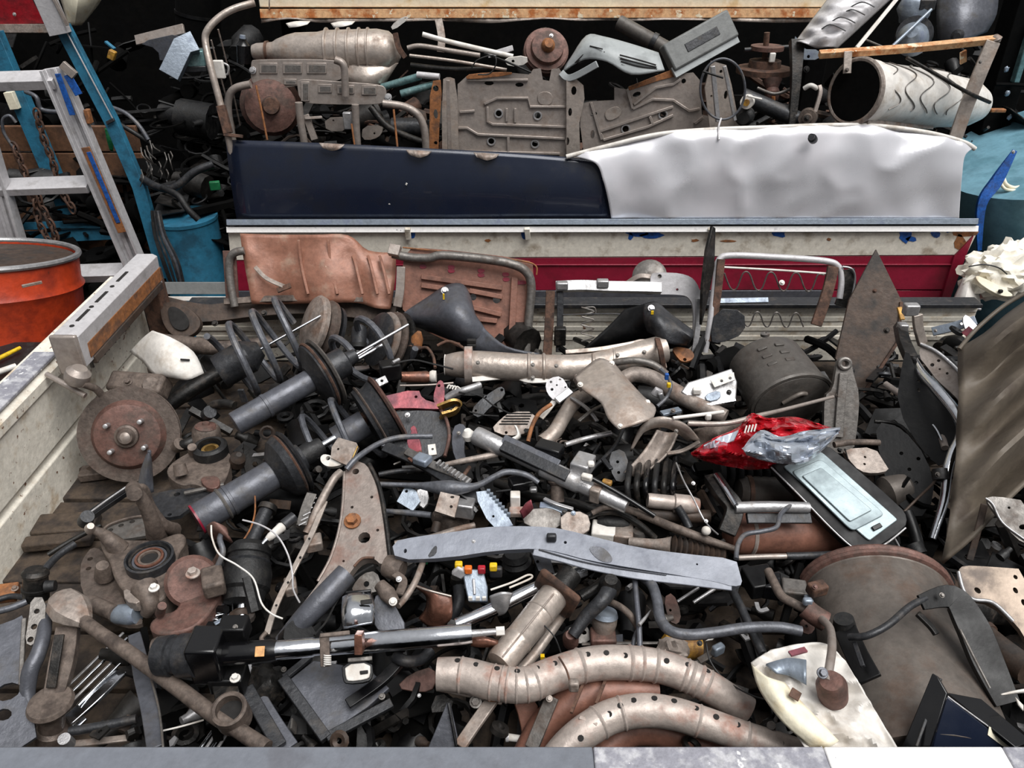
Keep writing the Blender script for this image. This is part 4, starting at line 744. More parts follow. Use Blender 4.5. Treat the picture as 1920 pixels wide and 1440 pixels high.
for k, x0 in enumerate((1100,)):
    pts = []
    for j in range(9): pts += [Ys(x0 - 10 + (j % 2) * 24, 576 + j * 8, 2.02 - j * .008)]
    t.tu('zigzag_spring', 'grey', pts, 3, k=6, n=5)
t.tu('spring_hook', 'grey', [Ys(1095, 577, 2.02), Ys(1114, 576, 2.02), Ys(1116, 588, 2.01), Ys(1100, 592, 2.01)], 2.6, n=5)
t.tu('cross_wire', 'char', [Ys(1055, 590, 2.0), Ys(1140, 588, 2.0), Ys(1170, 590, 2.0)], 2.5, n=5)
t = T('seat_frame_assembly', 'chrome topped seat frame with rows of zigzag springs', 'seat frame')
t.tu('frame_tube', 'alu', [Ys(1322, 660, 1.95), Ys(1332, 600, 2.0), Ys(1342, 520, 2.1), Ys(1348, 488, 2.14), Ys(1370, 479, 2.15), Ys(1450, 482, 2.15), Ys(1545, 489, 2.14), Ys(1572, 500, 2.13), Ys(1578, 525, 2.1), Ys(1574, 560, 2.06)], 12)
t.ba('leg', 'rust', [Ys(1352, 486, 2.12), Ys(1344, 560, 2.04), Ys(1330, 640, 1.96)], 14, 8, up=NU); t.ba('leg', 'rust', [Ys(1562, 500, 2.12), Ys(1552, 545, 2.06), Ys(1530, 610, 1.98)], 20, 8, up=NU)
t.tu('cross_wire', 'palewhite', [Ys(1356, 501, 2.12), Ys(1450, 506, 2.12), Ys(1550, 513, 2.11)], 4)
for y0, y1, x0, x1, n, yy in ((512, 540, 1358, 1545, 17, 2.1), (586, 608, 1352, 1506, 18, 2.0)):
    pts = []
    for j in range(n):
        x = x0 + (x1 - x0) * j / (n - 1); lo_ = j % 4 in (1, 2); pts.append(Ys(x, (y1 if lo_ else y0) + 4 * j / n, yy))
    t.tu('zigzag_spring', 'grey', pts, 3, k=5, n=6)
t.ba('cross_bar', 'bluesilver', [Ys(1340, 565, 2.05), Ys(1440, 563, 2.05)], 10, 8, up=NU); t.pl('lower_plate', 'char', p3(Ys(1345, 580, 2.0), Ys(1500, 580, 2.0), Ys(1400, 650, 1.93)), [(1342, 578), (1396, 582), (1398, 625), (1350, 645), (1330, 640)], .006, r=1)
t.bolt(Ys(1466, 530, 2.09), NU, 8, 'palewhite'); t.ba('side_plate', 'dark', [Ys(1588, 505, 2.12), Ys(1590, 540, 2.08), Ys(1578, 575, 2.04)], 28, 6, up=NU); t.tu('side_rim', 'silver', [Ys(1580, 500, 2.11), Ys(1598, 505, 2.1), Ys(1603, 525, 2.09), Ys(1596, 560, 2.05)], 4)
t = T('pointed_steel_plate', 'pointed dark steel blade standing between two seat frames', 'blade')
t.pl('pointed_steel_plate', 'dark', p3(Ys(1338, 430, 2.1), Ys(1343, 440, 2.12), Ys(1320, 620, 1.95)), [(1337, 424), (1342, 428), (1340, 500), (1328, 560), (1316, 610), (1318, 540), (1326, 470)], .008, r=0)
t = T('round_cover', 'grey round cover behind the silver seat frame', 'cover'); t.la('cover', 'grey', Ys(1218, 520, 2.16), Ys(1218, 515, 2.12), [(0, 66), (.5, 64), (.8, 50), (1, 10)]); t.ba('arm', 'seatgrey', [Ys(1175, 532, 2.13), Ys(1200, 518, 2.12), Ys(1230, 522, 2.11)], 9, 8, up=NU)
t = T('triangle_sheet', 'dark brown pointed steel sheet standing on its corner', 'sheet')
t.pl('sheet', 'darkbrown', p3(Ys(1643, 468, 2.05), Ys(1690, 566, 1.9), Ys(1572, 640, 1.82)), [(1643, 467), (1692, 566), (1686, 640), (1618, 742), (1566, 672), (1592, 562)], .008, r=0)
gt = p3(Ys(1643, 468, 2.05), Ys(1690, 566, 1.9), Ys(1572, 640, 1.82)); t.bolt(on(gt, 1663, 619, .001), gt[1], 8, 'dark'); t.ba('rust_edge', 'rust', [on(gt, 1690, 566, .002), on(gt, 1684, 640, .002), on(gt, 1619, 738, .002)], 6, 4, up=gt[1], curve=False); t.bolt(on(gt, 1640, 545, .0005), gt[1], 6, 'rust')
# ------------------------------------------------------------ back half of the pile
t = T('crossmember', 'dirty brown suspension crossmember at the back left of the bed', 'crossmember')
t.ba('beam', 'darkbrown', [(310, 585, .17), (400, 590, .17), (500, 575, .18), (600, 572, .18), (745, 590, .17)], 44, 34, up=NU, scl=[1.2, .75, 1.0, 1.0, .9]); t.ba('top_flange', 'knuckle', [(420, 566, .215), (520, 560, .22), (640, 560, .22), (750, 565, .21)], 12, 6, up=NU)
t.pl('saddle', 'darkbrown', ti((340, 600, .19), NU), [(298, 575), (310, 565), (340, 568), (370, 590), (378, 610), (360, 630), (330, 635), (306, 612)], .02, r=2); t.pl('opening', 'slot', ti((340, 600, .192), NU), [(312, 576), (330, 574), (350, 590), (356, 612), (340, 622), (320, 612)], .004, r=2, off=.002)
for x, y in ((495, 587), (403, 606), (640, 583)): t.bolt(on(ti((500, 580, .2), NU), x, y, .022), NU, 9, 'dark')
rod('exhaust_pipe', 'rusty exhaust pipe running below the crossmember', 'knuckle', [(305, 640, .14), (370, 648, .14), (420, 652, .14), (520, 640, .12)], [30, 32, 26, 24], 'pipe')
t = T('pipe_stub', 'dark pipe stub leaning from the crossmember toward the coil springs', 'pipe'); t.tu('pipe', 'dark', [(300, 770, .08), (360, 730, .1), (430, 690, .12)], 30); t.la('collar', 'char', (412, 700, .115), (420, 695, .117), [(0, 35), (1, 35)])
t = T('suspension_link', 'blue grey pressed suspension arm with a raised hump', 'suspension arm')
t.pa('hump', 'bluegrey', [[(752, 590, .22), (800, 560, .26), (838, 536, .29), (868, 535, .29), (882, 560, .27)], [(758, 602, .20), (805, 592, .25), (842, 575, .29), (872, 572, .29), (890, 590, .26)], [(775, 610, .18), (815, 615, .22), (850, 612, .25), (880, 615, .25), (905, 612, .24)], [(800, 618, .14), (830, 630, .17), (858, 640, .2), (884, 640, .21), (918, 636, .21)]], .006)
t.pa('arm', 'bluegrey', [[(870, 545, .285), (886, 580, .26), (905, 612, .24), (950, 650, .22), (1010, 664, .21)], [(862, 600, .24), (872, 625, .22), (890, 650, .2), (940, 668, .19), (1005, 672, .19)], [(862, 640, .19), (872, 655, .17), (885, 665, .16), (930, 676, .15), (1000, 680, .16)]], .006)
t.bolt((834, 545, .295), NU, 11, 'silver'); t.bx('yellow_tag', 'yellow', (832, 556, .30), (.004, .004, .014), bev=0); t.bx('slot', 'slot', (884, 640, .23), (.022, .01, .012)); t.bx('slot', 'slot', (884, 648, .22), (.022, .01, .010))
t = T('suspension_link', 'glossy black suspension arm under the silver seat frame', 'suspension arm')
t.pa('web', 'black', [[(1172, 580, .24), (1208, 570, .26), (1232, 568, .27), (1252, 586, .26), (1298, 620, .24)], [(1140, 612, .2), (1190, 600, .22), (1225, 590, .26), (1255, 610, .25), (1300, 632, .22)], [(1105, 645, .16), (1160, 635, .17), (1210, 625, .2), (1250, 640, .2), (1298, 645, .18)], [(1085, 665, .13), (1140, 660, .12), (1200, 655, .14), (1250, 652, .15), (1290, 652, .14)]], .006)
t.pa('hump', 'char', [[(1208, 572, .285), (1232, 570, .29), (1252, 586, .28), (1300, 622, .255)], [(1208, 598, .27), (1228, 596, .29), (1252, 606, .28), (1298, 634, .25)], [(1215, 622, .24), (1232, 630, .25), (1258, 645, .24), (1290, 646, .22)]], .006)
t.bolt((1221, 578, .295), NU, 10, 'silver'); t.bx('yellow_tag', 'yellow', (1223, 586, .297), (.006, .004, .008), bev=0)
t = T('tab_bracket', 'rust orange tab with a bolt hole below the black arm', 'tab'); t.pl('tab', 'rustor', ti((1280, 668, .2), (0, -.5, .85)), [(1258, 650), (1290, 652), (1302, 662), (1300, 674), (1280, 680), (1268, 668)], .008, [(1284, 674, 7)], r=2); t.ba('stem', 'tan', [(1232, 632, .21), (1240, 660, .2), (1246, 690, .19)], 9, 5, up=NU)
t = T('catalytic_pipe', 'pale tan catalytic exhaust pipe with a rusty flange', 'exhaust')
t.tu('pipe', 'cattan', [(838, 684, .2), (885, 684, .205), (1000, 690, .205), (1100, 688, .205), (1170, 672, .21), (1245, 654, .22)], [40, 54, 52, 50, 52, 54], n=20)
q0, q1 = P(880, 684, .205), P(900, 684, .205); t.la('flange', 'pinkrust', P(872, 686, .205), P(886, 686, .205), [(0, 78), (1, 78)], sq=(.75, 1)); t.la('outlet', 'palewhite', P(834, 684, .2), P(860, 684, .2), [(0, 40), (.2, 34), (1, 36)])
for x in (988, 1016, 1108, 1146): p_ = P(x, 690 if x < 1120 else 680, .205); t.la('band', 'cattan', p_, p_ + Vector((.008, 0, .0)), [(0, 53), (.3, 57), (.7, 57), (1, 53)], n=24)
t.ba('lip', 'palewhite', [(885, 712, .19), (960, 706, .19), (1000, 714, .19), (1090, 706, .19), (1110, 700, .19)], 10, 6, up=NU); t.ba('lip', 'cattan', [(1060, 660, .23), (1120, 655, .235), (1180, 645, .24), (1205, 640, .24), (1240, 645, .24)], 8, 5, up=NU)
for x, y in ((999, 664), (999, 684), (1043, 686), (896, 680), (1204, 642), (1208, 660), (999, 708), (1158, 666)): t.bolt((x, y, .235 if y < 700 else .2), NU, 6, 'grey')
t.ba('rust_strap', 'rust', [(1232, 635, .25), (1238, 655, .25), (1244, 690, .2)], 10, 5, up=NU); t.tu('flange_rod', 'rust', [(820, 648, .21), (840, 640, .22), (862, 648, .22), (882, 665, .22)], 6)
t = T('muffler', 'brown grey oval muffler with stamped ribs behind the red crushed sheet', 'muffler')
A, B = P(1428, 668, .19), P(1484, 752, .16); d = (B - A).normalized()
t.la('shell', 'mufdark', A, B, [(0, 90), (.03, 120), (.1, 138), (.12, 140), (.93, 150), (.95, 158), (1, 158)], n=40, sq=(1, .82))
t.la('end_cap', 'mufdark', B, B + d * .012, [(0, 154), (.5, 150), (.8, 130), (1, 40)], n=40, sq=(1, .82)); e = d.cross(UPZ).normalized(); u = e.cross(d)
t.add('rim', g_tube([B + (e * math.cos(a * math.pi / 20) + u * (.82 * math.sin(a * math.pi / 20))) * (M2(B, 158) / 2) for a in range(40)], .006, 6, True), 'mufdark'); t.tu('cap_rib', 'muffler', [B + d * .012 + e * -.02 + u * .03, B + d * .016 + u * .035, B + d * .012 + e * .03 + u * .01], 9)
g = M2(A, 140) / 2
for i in range(3):
    for j in (-1, 1):
        c = A.lerp(B, .3 + i * .17); a = math.radians(78 + j * 13 ); s_ = e * math.cos(a) + u * (.82 * math.sin(a)); w_ = e * -math.sin(a) + u * math.cos(a); c = c + s_ * (g * 1.035)
        t.add('stamped_rib', g_box(c, (w_, d, s_), (.022, .010, .006)), 'mufdark', bev=.002)
t.tu('seam', 'mufdark', [A.lerp(B, .1) + e * -.052 + u * .028, A.lerp(B, .93) + e * -.056 + u * .03], 6)
t = T('steering_bracket', 'grey cast bracket with an eye beside the oval muffler', 'bracket')
g = ti((1580, 750, .2), (-.05, -.85, .5)); b = t.pl('plate', 'grey', g, [(1568, 690), (1572, 674), (1584, 668), (1596, 676), (1600, 700), (1612, 740), (1608, 800), (1600, 850), (1545, 850), (1545, 800), (1546, 742), (1562, 730)], .014, [(1584, 682, 11), (1561, 815, 6)], r=1); t.ba('web', 'grey', [on(g, 1582, 700, .004), on(g, 1576, 760, .004), on(g, 1572, 820, .004)], 16, 6, up=g[1], par=b); t.bolt(on(g, 1572, 742, .003), g[1], 8); t.add('eye_ring', g_tube([on(g, 1584 + 10 * math.cos(a * math.pi / 8), 682 + 9 * math.sin(a * math.pi / 8), .003) for a in range(16)], .005, 8, True), 'grey')
# right side frames
t = T('seat_rail', 'black seat side plate with a shiny chrome tube rim', 'seat rail')
t.tu('tube', 'chrome', [(1712, 672, .28), (1728, 700, .28), (1756, 730, .28), (1788, 768, .27), (1803, 796, .26), (1800, 822, .25), (1786, 850, .23), (1776, 885, .21), (1770, 940, .17), (1748, 1010, .12)], [16, 20, 22, 22, 22, 20, 19, 18, 16, 14], label='chrome tube')
t.pl('side_plate', 'black', ti((1750, 800, .2), (-.45, -.6, .6)), [(1700, 650), (1720, 700), (1790, 780), (1795, 830), (1770, 880), (1730, 850), (1680, 760), (1690, 690)], .01, [(1722, 715, 6), (1723, 731, 6), (1740, 722, 5), (1787, 780, 4)], r=1)
t.tu('inner_tube', 'pinkrust', [(1660, 720, .2), (1700, 748, .2), (1735, 775, .2), (1760, 805, .19), (1772, 840, .18)], 13); t.tu('inner_tube', 'chrome', [(1685, 745, .21), (1720, 770, .21), (1752, 800, .2), (1766, 826, .19)], 5)
t.ba('hook_arm', 'dark', [(1688, 612, .3), (1694, 640, .3), (1708, 672, .29)], 22, 14, up=NU); t.bx('hook_tip', 'silver', (1692, 614, .31), (.02, .02, .02))
t = T('seat_side_plate', 'pale pressed plate with dark holes beside the chrome tube', 'plate')
g = ti((1770, 700, .26), (-.5, -.5, .7)); t.pl('plate', 'seatgrey', g, [(1728, 640), (1745, 650), (1800, 700), (1808, 716), (1800, 755), (1790, 742), (1756, 712), (1740, 690), (1722, 668)], .008, [(1748, 684, 7), (1760, 676, 6), (1762, 692, 4), (1776, 700, 5)], r=1); t.tu('rim', 'silver', [on(g, 1726, 645, .004), on(g, 1760, 662, .004), on(g, 1800, 700, .004), on(g, 1807, 730, .004), on(g, 1800, 755, .004)], 7)
t.ba('upright', 'cattan', [(1720, 590, .36), (1722, 615, .33), (1730, 645, .29)], 18, 8, up=NU); t.bx('cap', 'silver', (1708, 580, .37), (.03, .02, .025)); t.ba('tab', 'yellowrust', [(1686, 576, .35), (1692, 600, .33)], 9, 5, up=NU)
t = T('wavy_plastic_sheet', 'large brown wavy plastic panel leaning at the right edge', 'panel')
rows = []
for i in range(15):
    f = i / 14; lx = 1798 - 32 * f + 10 * math.sin(f * 3); ly = 655 + 400 * f; rx, ry = 1960, 540 + 330 * f
    w_ = .032 * math.sin(i * 1.45); rows.append([(lx, ly, .33 - .16 * f), (lx + (rx - lx) * .3, ly + (ry - ly) * .3 + 6, .37 - .17 * f + w_ * .6), (lx + (rx - lx) * .55, ly + (ry - ly) * .55, .40 - .18 * f + w_), (lx + (rx - lx) * .8, ly + (ry - ly) * .8, .43 - .2 * f + w_), (rx, ry, .45 - .2 * f + w_)])
t.pa('panel', 'tanpanel', rows, .006, k=3); t.tu('rim', 'tanpanel', [(1798, 655, .335), (1830, 618, .36), (1880, 575, .40), (1925, 548, .43)], 8)
t = T('panel_bracket', 'dark bracket plate resting against the wavy plastic panel', 'bracket')
g = ti((1890, 970, .27), (-.25, -.55, .8)); t.pl('plate', 'grey', g, [(1846, 934), (1866, 930), (1930, 940), (1930, 1022), (1905, 1010), (1872, 970)], .008, [(1918, 988, 14, 10), (1892, 952, 5)], r=1); t.tu('edge', 'silver', [on(g, 1848, 934, .002), on(g, 1862, 946, .002), on(g, 1880, 980, .002), on(g, 1925, 1014, .002)], 4); t.ba('stay', 'darkbrown', [(1846, 945, .26), (1832, 1000, .22), (1818, 1050, .18)], 12, 6)
t = T('pressed_bracket', 'shiny tan bracket arm with oval holes at the right edge', 'bracket')
g = ti((1850, 1090, .25), (-.2, -.4, .9)); b = t.pl('plate', 'shinytan', g, [(1796, 1070), (1806, 1060), (1850, 1062), (1930, 1068), (1930, 1210), (1906, 1170), (1860, 1130), (1822, 1124), (1804, 1110)], .012, [(1833, 1107, 10, 13, 20), (1904, 1082, 7, 9), (1904, 1107, 8, 12), (1920, 1130, 9, 14)], r=1); t.tu('edge', 'silver', [on(g, 1797, 1072, .001), on(g, 1808, 1110, .001), on(g, 1826, 1124, .001), on(g, 1862, 1130, .001), on(g, 1900, 1165, .001)], 7, par=b)
t = T('tan_bracket', 'small tan bracket plate right of the black tray', 'bracket')
g = ti((1620, 860, .16), (0, -.4, .9)); t.pl('plate', 'tan', g, [(1580, 842), (1640, 838), (1660, 870), (1668, 882), (1640, 888), (1612, 884), (1590, 860)], .01, [(1622, 857, 5), (1621, 870, 5)], r=1); t.tu('rod', 'knuckle', [(1564, 834, .18), (1600, 829, .18), (1648, 830, .17)], 12); t.tu('wire', 'black', [(1584, 842, .18), (1590, 862, .18)], 3)
t = T('dark_cylinder', 'dusty purple grey canister end beyond the black tray', 'canister'); t.la('body', 'muffler', (1650, 930, .08), (1705, 915, .09), [(0, 30), (.2, 66), (.8, 70), (1, 54)]); t.la('cap', 'char', (1702, 916, .09), (1712, 913, .09), [(0, 40), (1, 30)])
rod('brake_hose', 'thin brown hose rising to the chrome tube rim', 'darkbrown', [(1690, 965, .14), (1720, 935, .16), (1748, 908, .19), (1760, 890, .21)], 5, 'hose')
t = T('tube_clamp', 'black clamp around the lower chrome tube', 'clamp'); t.la('clamp', 'rubber', (1765, 900, .2), (1762, 880, .213), [(0, 28), (1, 28)]); t.bolt((1758, 890, .225), NU, 8, 'dark')
# ------------------------------------------------------------ left side of the pile
ND = Vector((0, -.55, .83)).normalized()
t = T('plastic_deflector', 'pale bent plastic deflector against the white side board', 'deflector')
t.pa('sheet', 'palewhite', [[(244, 660, .2), (268, 635, .24), (286, 620, .27)], [(268, 678, .2), (296, 655, .25), (318, 632, .27)], [(290, 702, .2), (322, 690, .23), (362, 660, .24)], [(322, 706, .2), (352, 712, .2), (382, 700, .2)]], .004); t.pa('fold', 'tan', [[(276, 690, .19), (296, 670, .23), (300, 672, .22)], [(282, 712, .15), (296, 705, .16), (318, 706, .17)]], .003); t.ba('slit', 'slot', [(338, 674, .243), (356, 675, .235)], 4, 2, up=ND)
t = T('ball_joint', 'grey steering joint resting on the white side board', 'joint')
t.la('cup', 'seatgrey', (142, 715, .27), (150, 690, .3), [(0, 40), (.3, 46), (.7, 44), (1, 26)]); t.tu('arm', 'seatgrey', [(88, 702, .27), (120, 720, .26), (160, 742, .24)], 11); t.tu('link', 'knuckle', [(155, 720, .27), (178, 728, .25), (190, 740, .23)], 14)
t = T('brake_disc', 'rusty brake disc with four wheel studs and caliper by the side board', 'brake disc')
A = P(242, 815, .13); n = tocam(A, -.15, -.25); B = A + n * .03
b = t.la('rotor', 'discgrey', A - n * .022, A, [(0, 176), (.3, 178), (.32, 168), (.68, 168), (.7, 178), (1, 178)], n=48)
t.la('hat', 'discrust', A, A + n * .018, [(0, 132), (.2, 128), (.85, 116), (1, 106)], n=40, par=b); t.la('hub', 'discgrey', A + n * .018, A + n * .036, [(0, 44), (.5, 42), (.6, 34), (1, 26)], n=28, par=b); t.la('hub_cap', 'seatgrey', A + n * .036, A + n * .039, [(0, 18), (1, 8)], par=b)
e = n.cross(UPZ).normalized(); u = e.cross(n)
for a in (40, 140, 220, 320):
    c = A + n * .018 + (e * math.cos(math.radians(a)) + u * math.sin(math.radians(a))) * M2(A, 38); t.add('stud', g_lathe(c, c + n, [(0, .0055), (.022, .005), (.023, .003)], 10), 'silver', par=b)
t.bx('caliper', 'knuckle', (262, 724, .18), (.13, .05, .05), rz=-.15, rx=.5, bev=.008); t.bx('caliper_lug', 'knuckle', (222, 740, .165), (.03, .035, .045), rx=.5, bev=.006); t.bx('caliper_lug', 'knuckle', (288, 752, .15), (.04, .035, .05), rx=.5, rz=-.3, bev=.006); t.tu('caliper_pin', 'discgrey', [(205, 726, .185), (300, 716, .185)], 12); t.bolt((240, 716, .215), ND, 12, 'discgrey'); t.la('piston', 'knuckle', (280, 735, .16), (284, 722, .2), [(0, 34), (1, 30)])
rod('torn_strip', 'dark torn strip of tape on the plank floor', 'darkbrown', [(150, 880, .01), (180, 885, .015), (210, 880, .01)], [8, 26, 6], 'strip', n=6)
t = T('plank_scrap', 'short weathered wood offcut under the brake disc', 'offcut'); t.bx('offcut', 'knuckle', (178, 886, .015), (.06, .04, .02), rz=.2)
t = T('grey_shard', 'pointed grey steel shard standing below the brake disc', 'shard'); t.pa('shard', 'bluegrey', [[(278, 846, .2), (280, 843, .2), (282, 846, .2)], [(266, 880, .16), (276, 882, .17), (284, 878, .16)], [(258, 918, .12), (274, 925, .12), (288, 922, .12)]], .004)
def strut(label, A, B, dia, seat, sd, spring=None, red=False):
    t = T('shock_strut', label, 'strut', 'spring struts heaped on the left'); A, B = P(*A), P(*B); d = (B - A).normalized()
    t.la('tube', 'bluegrey', A, B, [(0, dia * .96), (.02, dia), (.38, dia), (.385, dia * 1.06), (.42, dia * 1.06), (.425, dia), (1, dia)], n=28)
    if red: t.la('red_ring', 'redpaint', A, A + d * .004, [(0, dia * 1.02), (1, dia * 1.02)], n=28)
    return t, A, B, d
t, A, B, d = strut('dark strut tube with two round spring seats at the middle left', (440, 795, .2), (585, 712, .24), 46, None, 0)
b = t.la('spring_seat', 'char', B - d * .005, B + d * .05, [(0, 56), (.1, 70), (.3, 128), (.5, 134), (.6, 120), (.8, 60), (1, 56)], n=36); t.la('seat_rim', 'rust', B + d * .016, B + d * .022, [(0, 134), (.5, 138), (1, 134)], n=36, par=b); t.la('seat_rim', 'grey', B + d * .03, B + d * .038, [(0, 130), (.5, 140), (1, 132)], n=36, par=b)
t.la('upper_tube', 'char', B + d * .04, B + d * .11, [(0, 58), (.6, 56), (.7, 30), (1, 24)], n=24); t.tu('piston_rod', 'chrome', [B + d * .1, B + d * .25], 6)
t.ba('bracket', 'char', [A + d * .04 + Vector((-.01, 0, .03)), A + d * .05 + Vector((-.02, -.01, .06))], 12, 5)
t, A, B, d = strut('strut with a pale lower tube and a red ring at its open end', (368, 975, .14), (520, 885, .17), 60, None, 0, red=True)
b = t.la('spring_seat', 'char', B - d * .01, B + d * .055, [(0, 64), (.15, 90), (.3, 116), (.55, 128), (.65, 118), (.9, 60), (1, 56)], n=36); t.la('seat_rim', 'rust', B + d * .024, B + d * .029, [(0, 126), (.5, 131), (1, 126)], n=36, par=b); t.la('seat_rim', 'char', B + d * .033, B + d * .042, [(0, 122), (.5, 132), (1, 122)], n=36, par=b); t.la('clamp_ring', 'grey', A + d * .052, A + d * .058, [(0, 62), (.5, 66), (1, 62)], n=28)
t.la('bump_stop', 'rubber', B + d * .05, B + d * .1, [(0, 40), (.5, 44), (1, 34)]); t.tu('piston_rod', 'chrome', [B + d * .09, B + d * .13], 14, label='bright chrome piston rod')
t = T('coil_spring', 'large blue grey coil spring at the back left of the pile', 'spring')
A, B = P(425, 690, .17), P(560, 615, .23); t.co('coil', 'hose', A, B, 138, 3.2, 13, ph=2.2); d = (B - A).normalized(); t.tu('piston_rod', 'chrome', [A + d * .05, B + d * .06], 5, label='bright piston rod inside the coil'); t.la('damper_body', 'char', A + d * -.02, A + d * .09, [(0, 62), (.1, 66), (.7, 66), (1, 30)])
t = T('spring_seat_stack', 'pair of nested round spring seats at the top of the coil', 'spring seat')
A = P(596, 612, .2); n = Vector((-.75, -.35, .45)).normalized(); t.la('dish', 'tan', A, A + n * .03, [(0, 112), (.4, 116), (.6, 108), (.9, 60), (1, 40)], n=36); t.la('dish', 'discgrey', A - n * .03, A - n * .008, [(0, 104), (.5, 108), (1, 90)], n=36); t.la('mount_plate', 'char', A - n * .05, A - n * .04, [(0, 90), (1, 94)], n=20); t.tu('chrome_clip', 'chrome', [(618, 568, .24), (626, 585, .23), (634, 600, .22)], 7); t.bolt((606, 582, .24), ND, 6, 'silver')
t = T('coil_spring', 'coil spring with a shiny rod right of the nested seats', 'spring')
A, B = P(652, 690, .2), P(735, 625, .23); t.co('coil', 'hose', A, B, 122, 1.8, 13, ph=1.0); d = (B - A).normalized(); t.tu('piston_rod', 'chrome', [P(650, 686, .22), P(722, 644, .24)], 8, label='bright piston rod'); t.tu('piston_rod', 'chrome', [P(655, 678, .22), P(700, 650, .235)], 4)
t = T('spring_seat_stack', 'stack of round dark spring seats below the folded brown sheet', 'spring seat')
A = P(722, 640, .2); n = Vector((-.72, -.4, .5)).normalized()
for k, (o, D, m) in enumerate(((0, 108, 'tan'), (-.018, 116, 'discgrey'), (-.036, 120, 'dark'), (.016, 100, 'char'))): t.la('dish', m, A + n * o, A + n * (o + .011), [(0, D), (.5, D + 4), (1, D - 12)], n=36)
t.la('spigot', 'dark', A - n * .04, A - n * .08, [(0, 36), (1, 24)]); t.tu('stud', 'palewhite', [(738, 594, .24), (746, 588, .24)], 8)
t = T('rubber_bump_stop', 'grey rounded rubber bump stop among the springs', 'bump stop'); t.la('body', 'char', (672, 650, .2), (674, 610, .23), [(0, 26), (.5, 30), (.85, 28), (1, 12)]); t.la('collar', 'rubber', (672, 652, .197), (672, 644, .205), [(0, 31), (1, 31)])
t = T('coil_spring', 'coil spring lying in the middle of the pile left of the control arm', 'spring')
A, B = P(590, 850, .14), P(690, 790, .18); t.co('coil', 'hose', A, B, 142, 1.9, 12, ph=.5); d = (B - A).normalized()
b = t.la('spring_seat', 'char', B + d * .0, B + d * .05, [(0, 126), (.3, 134), (.4, 120), (.6, 124), (.8, 132), (1, 100)], n=36); t.la('seat_rim', 'discgrey', B + d * .008, B + d * .013, [(0, 134), (.5, 139), (1, 134)], n=36, par=b); t.la('seat_rim', 'discrust', B + d * .044, B + d * .054, [(0, 134), (.5, 144), (1, 128)], n=36, par=b); t.la('damper_body', 'bluegrey', A + d * .05, A + d * .12, [(0, 52), (1, 52)]); t.bx('rust_clump', 'rust', B - d * .012 + Vector((0, 0, .01)), (.02, .02, .03), rz=.5, bev=.004)
t = T('bolt_tower', 'rust topped suspension bush left of the dark strut', 'bush'); t.la('body', 'knuckle', (388, 830, .1), (386, 798, .14), [(0, 56), (.5, 52), (.8, 50), (1, 40)]); t.la('top', 'discrust', (386, 800, .14), (386, 792, .15), [(0, 40), (.4, 34), (.5, 14), (1, 12)]); t.tu('arm', 'dark', [(330, 838, .1), (352, 832, .11), (375, 820, .11)], 22); t.la('eye', 'knuckle', (330, 840, .1), (338, 832, .115), [(0, 20), (1, 24)])
t = T('stabilizer_link', 'dark bent link behind the rust topped bush', 'link'); t.tu('rod', 'dark', [(392, 775, .15), (398, 760, .17), (420, 756, .18), (440, 760, .18)], 16); t.la('eye', 'char', (388, 778, .15), (394, 772, .165), [(0, 24), (1, 24)])
t = T('hub_carrier', 'rusty hub carrier with a black bearing ring below the brake disc', 'hub')
A = P(398, 858, .1); b = t.lm('ring', 'rubber', A, A + UPZ, [(0, .036), (.03, .036), (.034, .03), (.034, .024), (.01, .024)]); t.lm('bearing', 'gold', A, A + UPZ, [(0, .02), (.024, .018), (.024, .012), (.004, .012)], par=b); t.pl('casting', 'knuckle', hz(.11), [(318, 870), (350, 850), (372, 840), (430, 842), (434, 868), (420, 910), (396, 920), (362, 905), (340, 912), (310, 890)], .03, r=2); t.la('lug', 'knuckle', (340, 890, .12), (336, 870, .14), [(0, 26), (1, 22)]); t.la('lug', 'knuckle', (362, 848, .12), (360, 838, .14), [(0, 18), (1, 16)]); t.pl('rust_scoop', 'discrust', hz(.118), [(370, 895), (410, 890), (414, 912), (390, 918)], .01, r=2); t.la('ball', 'darkbrown', (444, 868, .1), (448, 852, .13), [(0, 30), (.6, 28), (1, 10)])
# steering knuckle
t = T('steering_knuckle', 'big rusty steering knuckle with a ringed wheel bearing', 'knuckle')
A = P(282, 1052, .13)
b = t.pl('casting', 'knuckle', hz(.125), [(190, 1000), (222, 1010), (262, 1012), (300, 1010), (340, 995), (352, 1012), (330, 1040), (338, 1070), (322, 1100), (300, 1130), (262, 1118), (230, 1108), (212, 1080), (205, 1050), (186, 1022)], .05, r=2, bev=.006)
c = t.lm('bearing_ring', 'char', A, A + UPZ, [(-.02, .041), (.011, .041), (.012, .037), (.004, .035)], n=36, par=b)
for r0, z0, m in ((.034, .009, 'dark'), (.029, .007, 'bluegrey'), (.024, .010, 'copper'), (.019, .009, 'knuckle')): t.lm('race', m, A, A + UPZ, [(-.01, r0), (z0, r0), (z0, r0 - .004), (.0, r0 - .005)], n=36, par=b)
t.lm('bore', 'slot', A + Vector((0, 0, .002)), A + UPZ, [(0, .015), (.003, .015)], n=24, par=b)
t.tu('upper_arm', 'knuckle', [(250, 922, .24), (262, 930, .23), (276, 955, .2), (288, 985, .16), (294, 1004, .12)], [22, 24, 26, 32, 40], n=14); t.tu('upper_arm', 'knuckle', [(252, 920, .24), (268, 918, .23), (284, 950, .19), (306, 982, .15), (326, 994, .11)], [18, 20, 16, 20, 30], n=12)
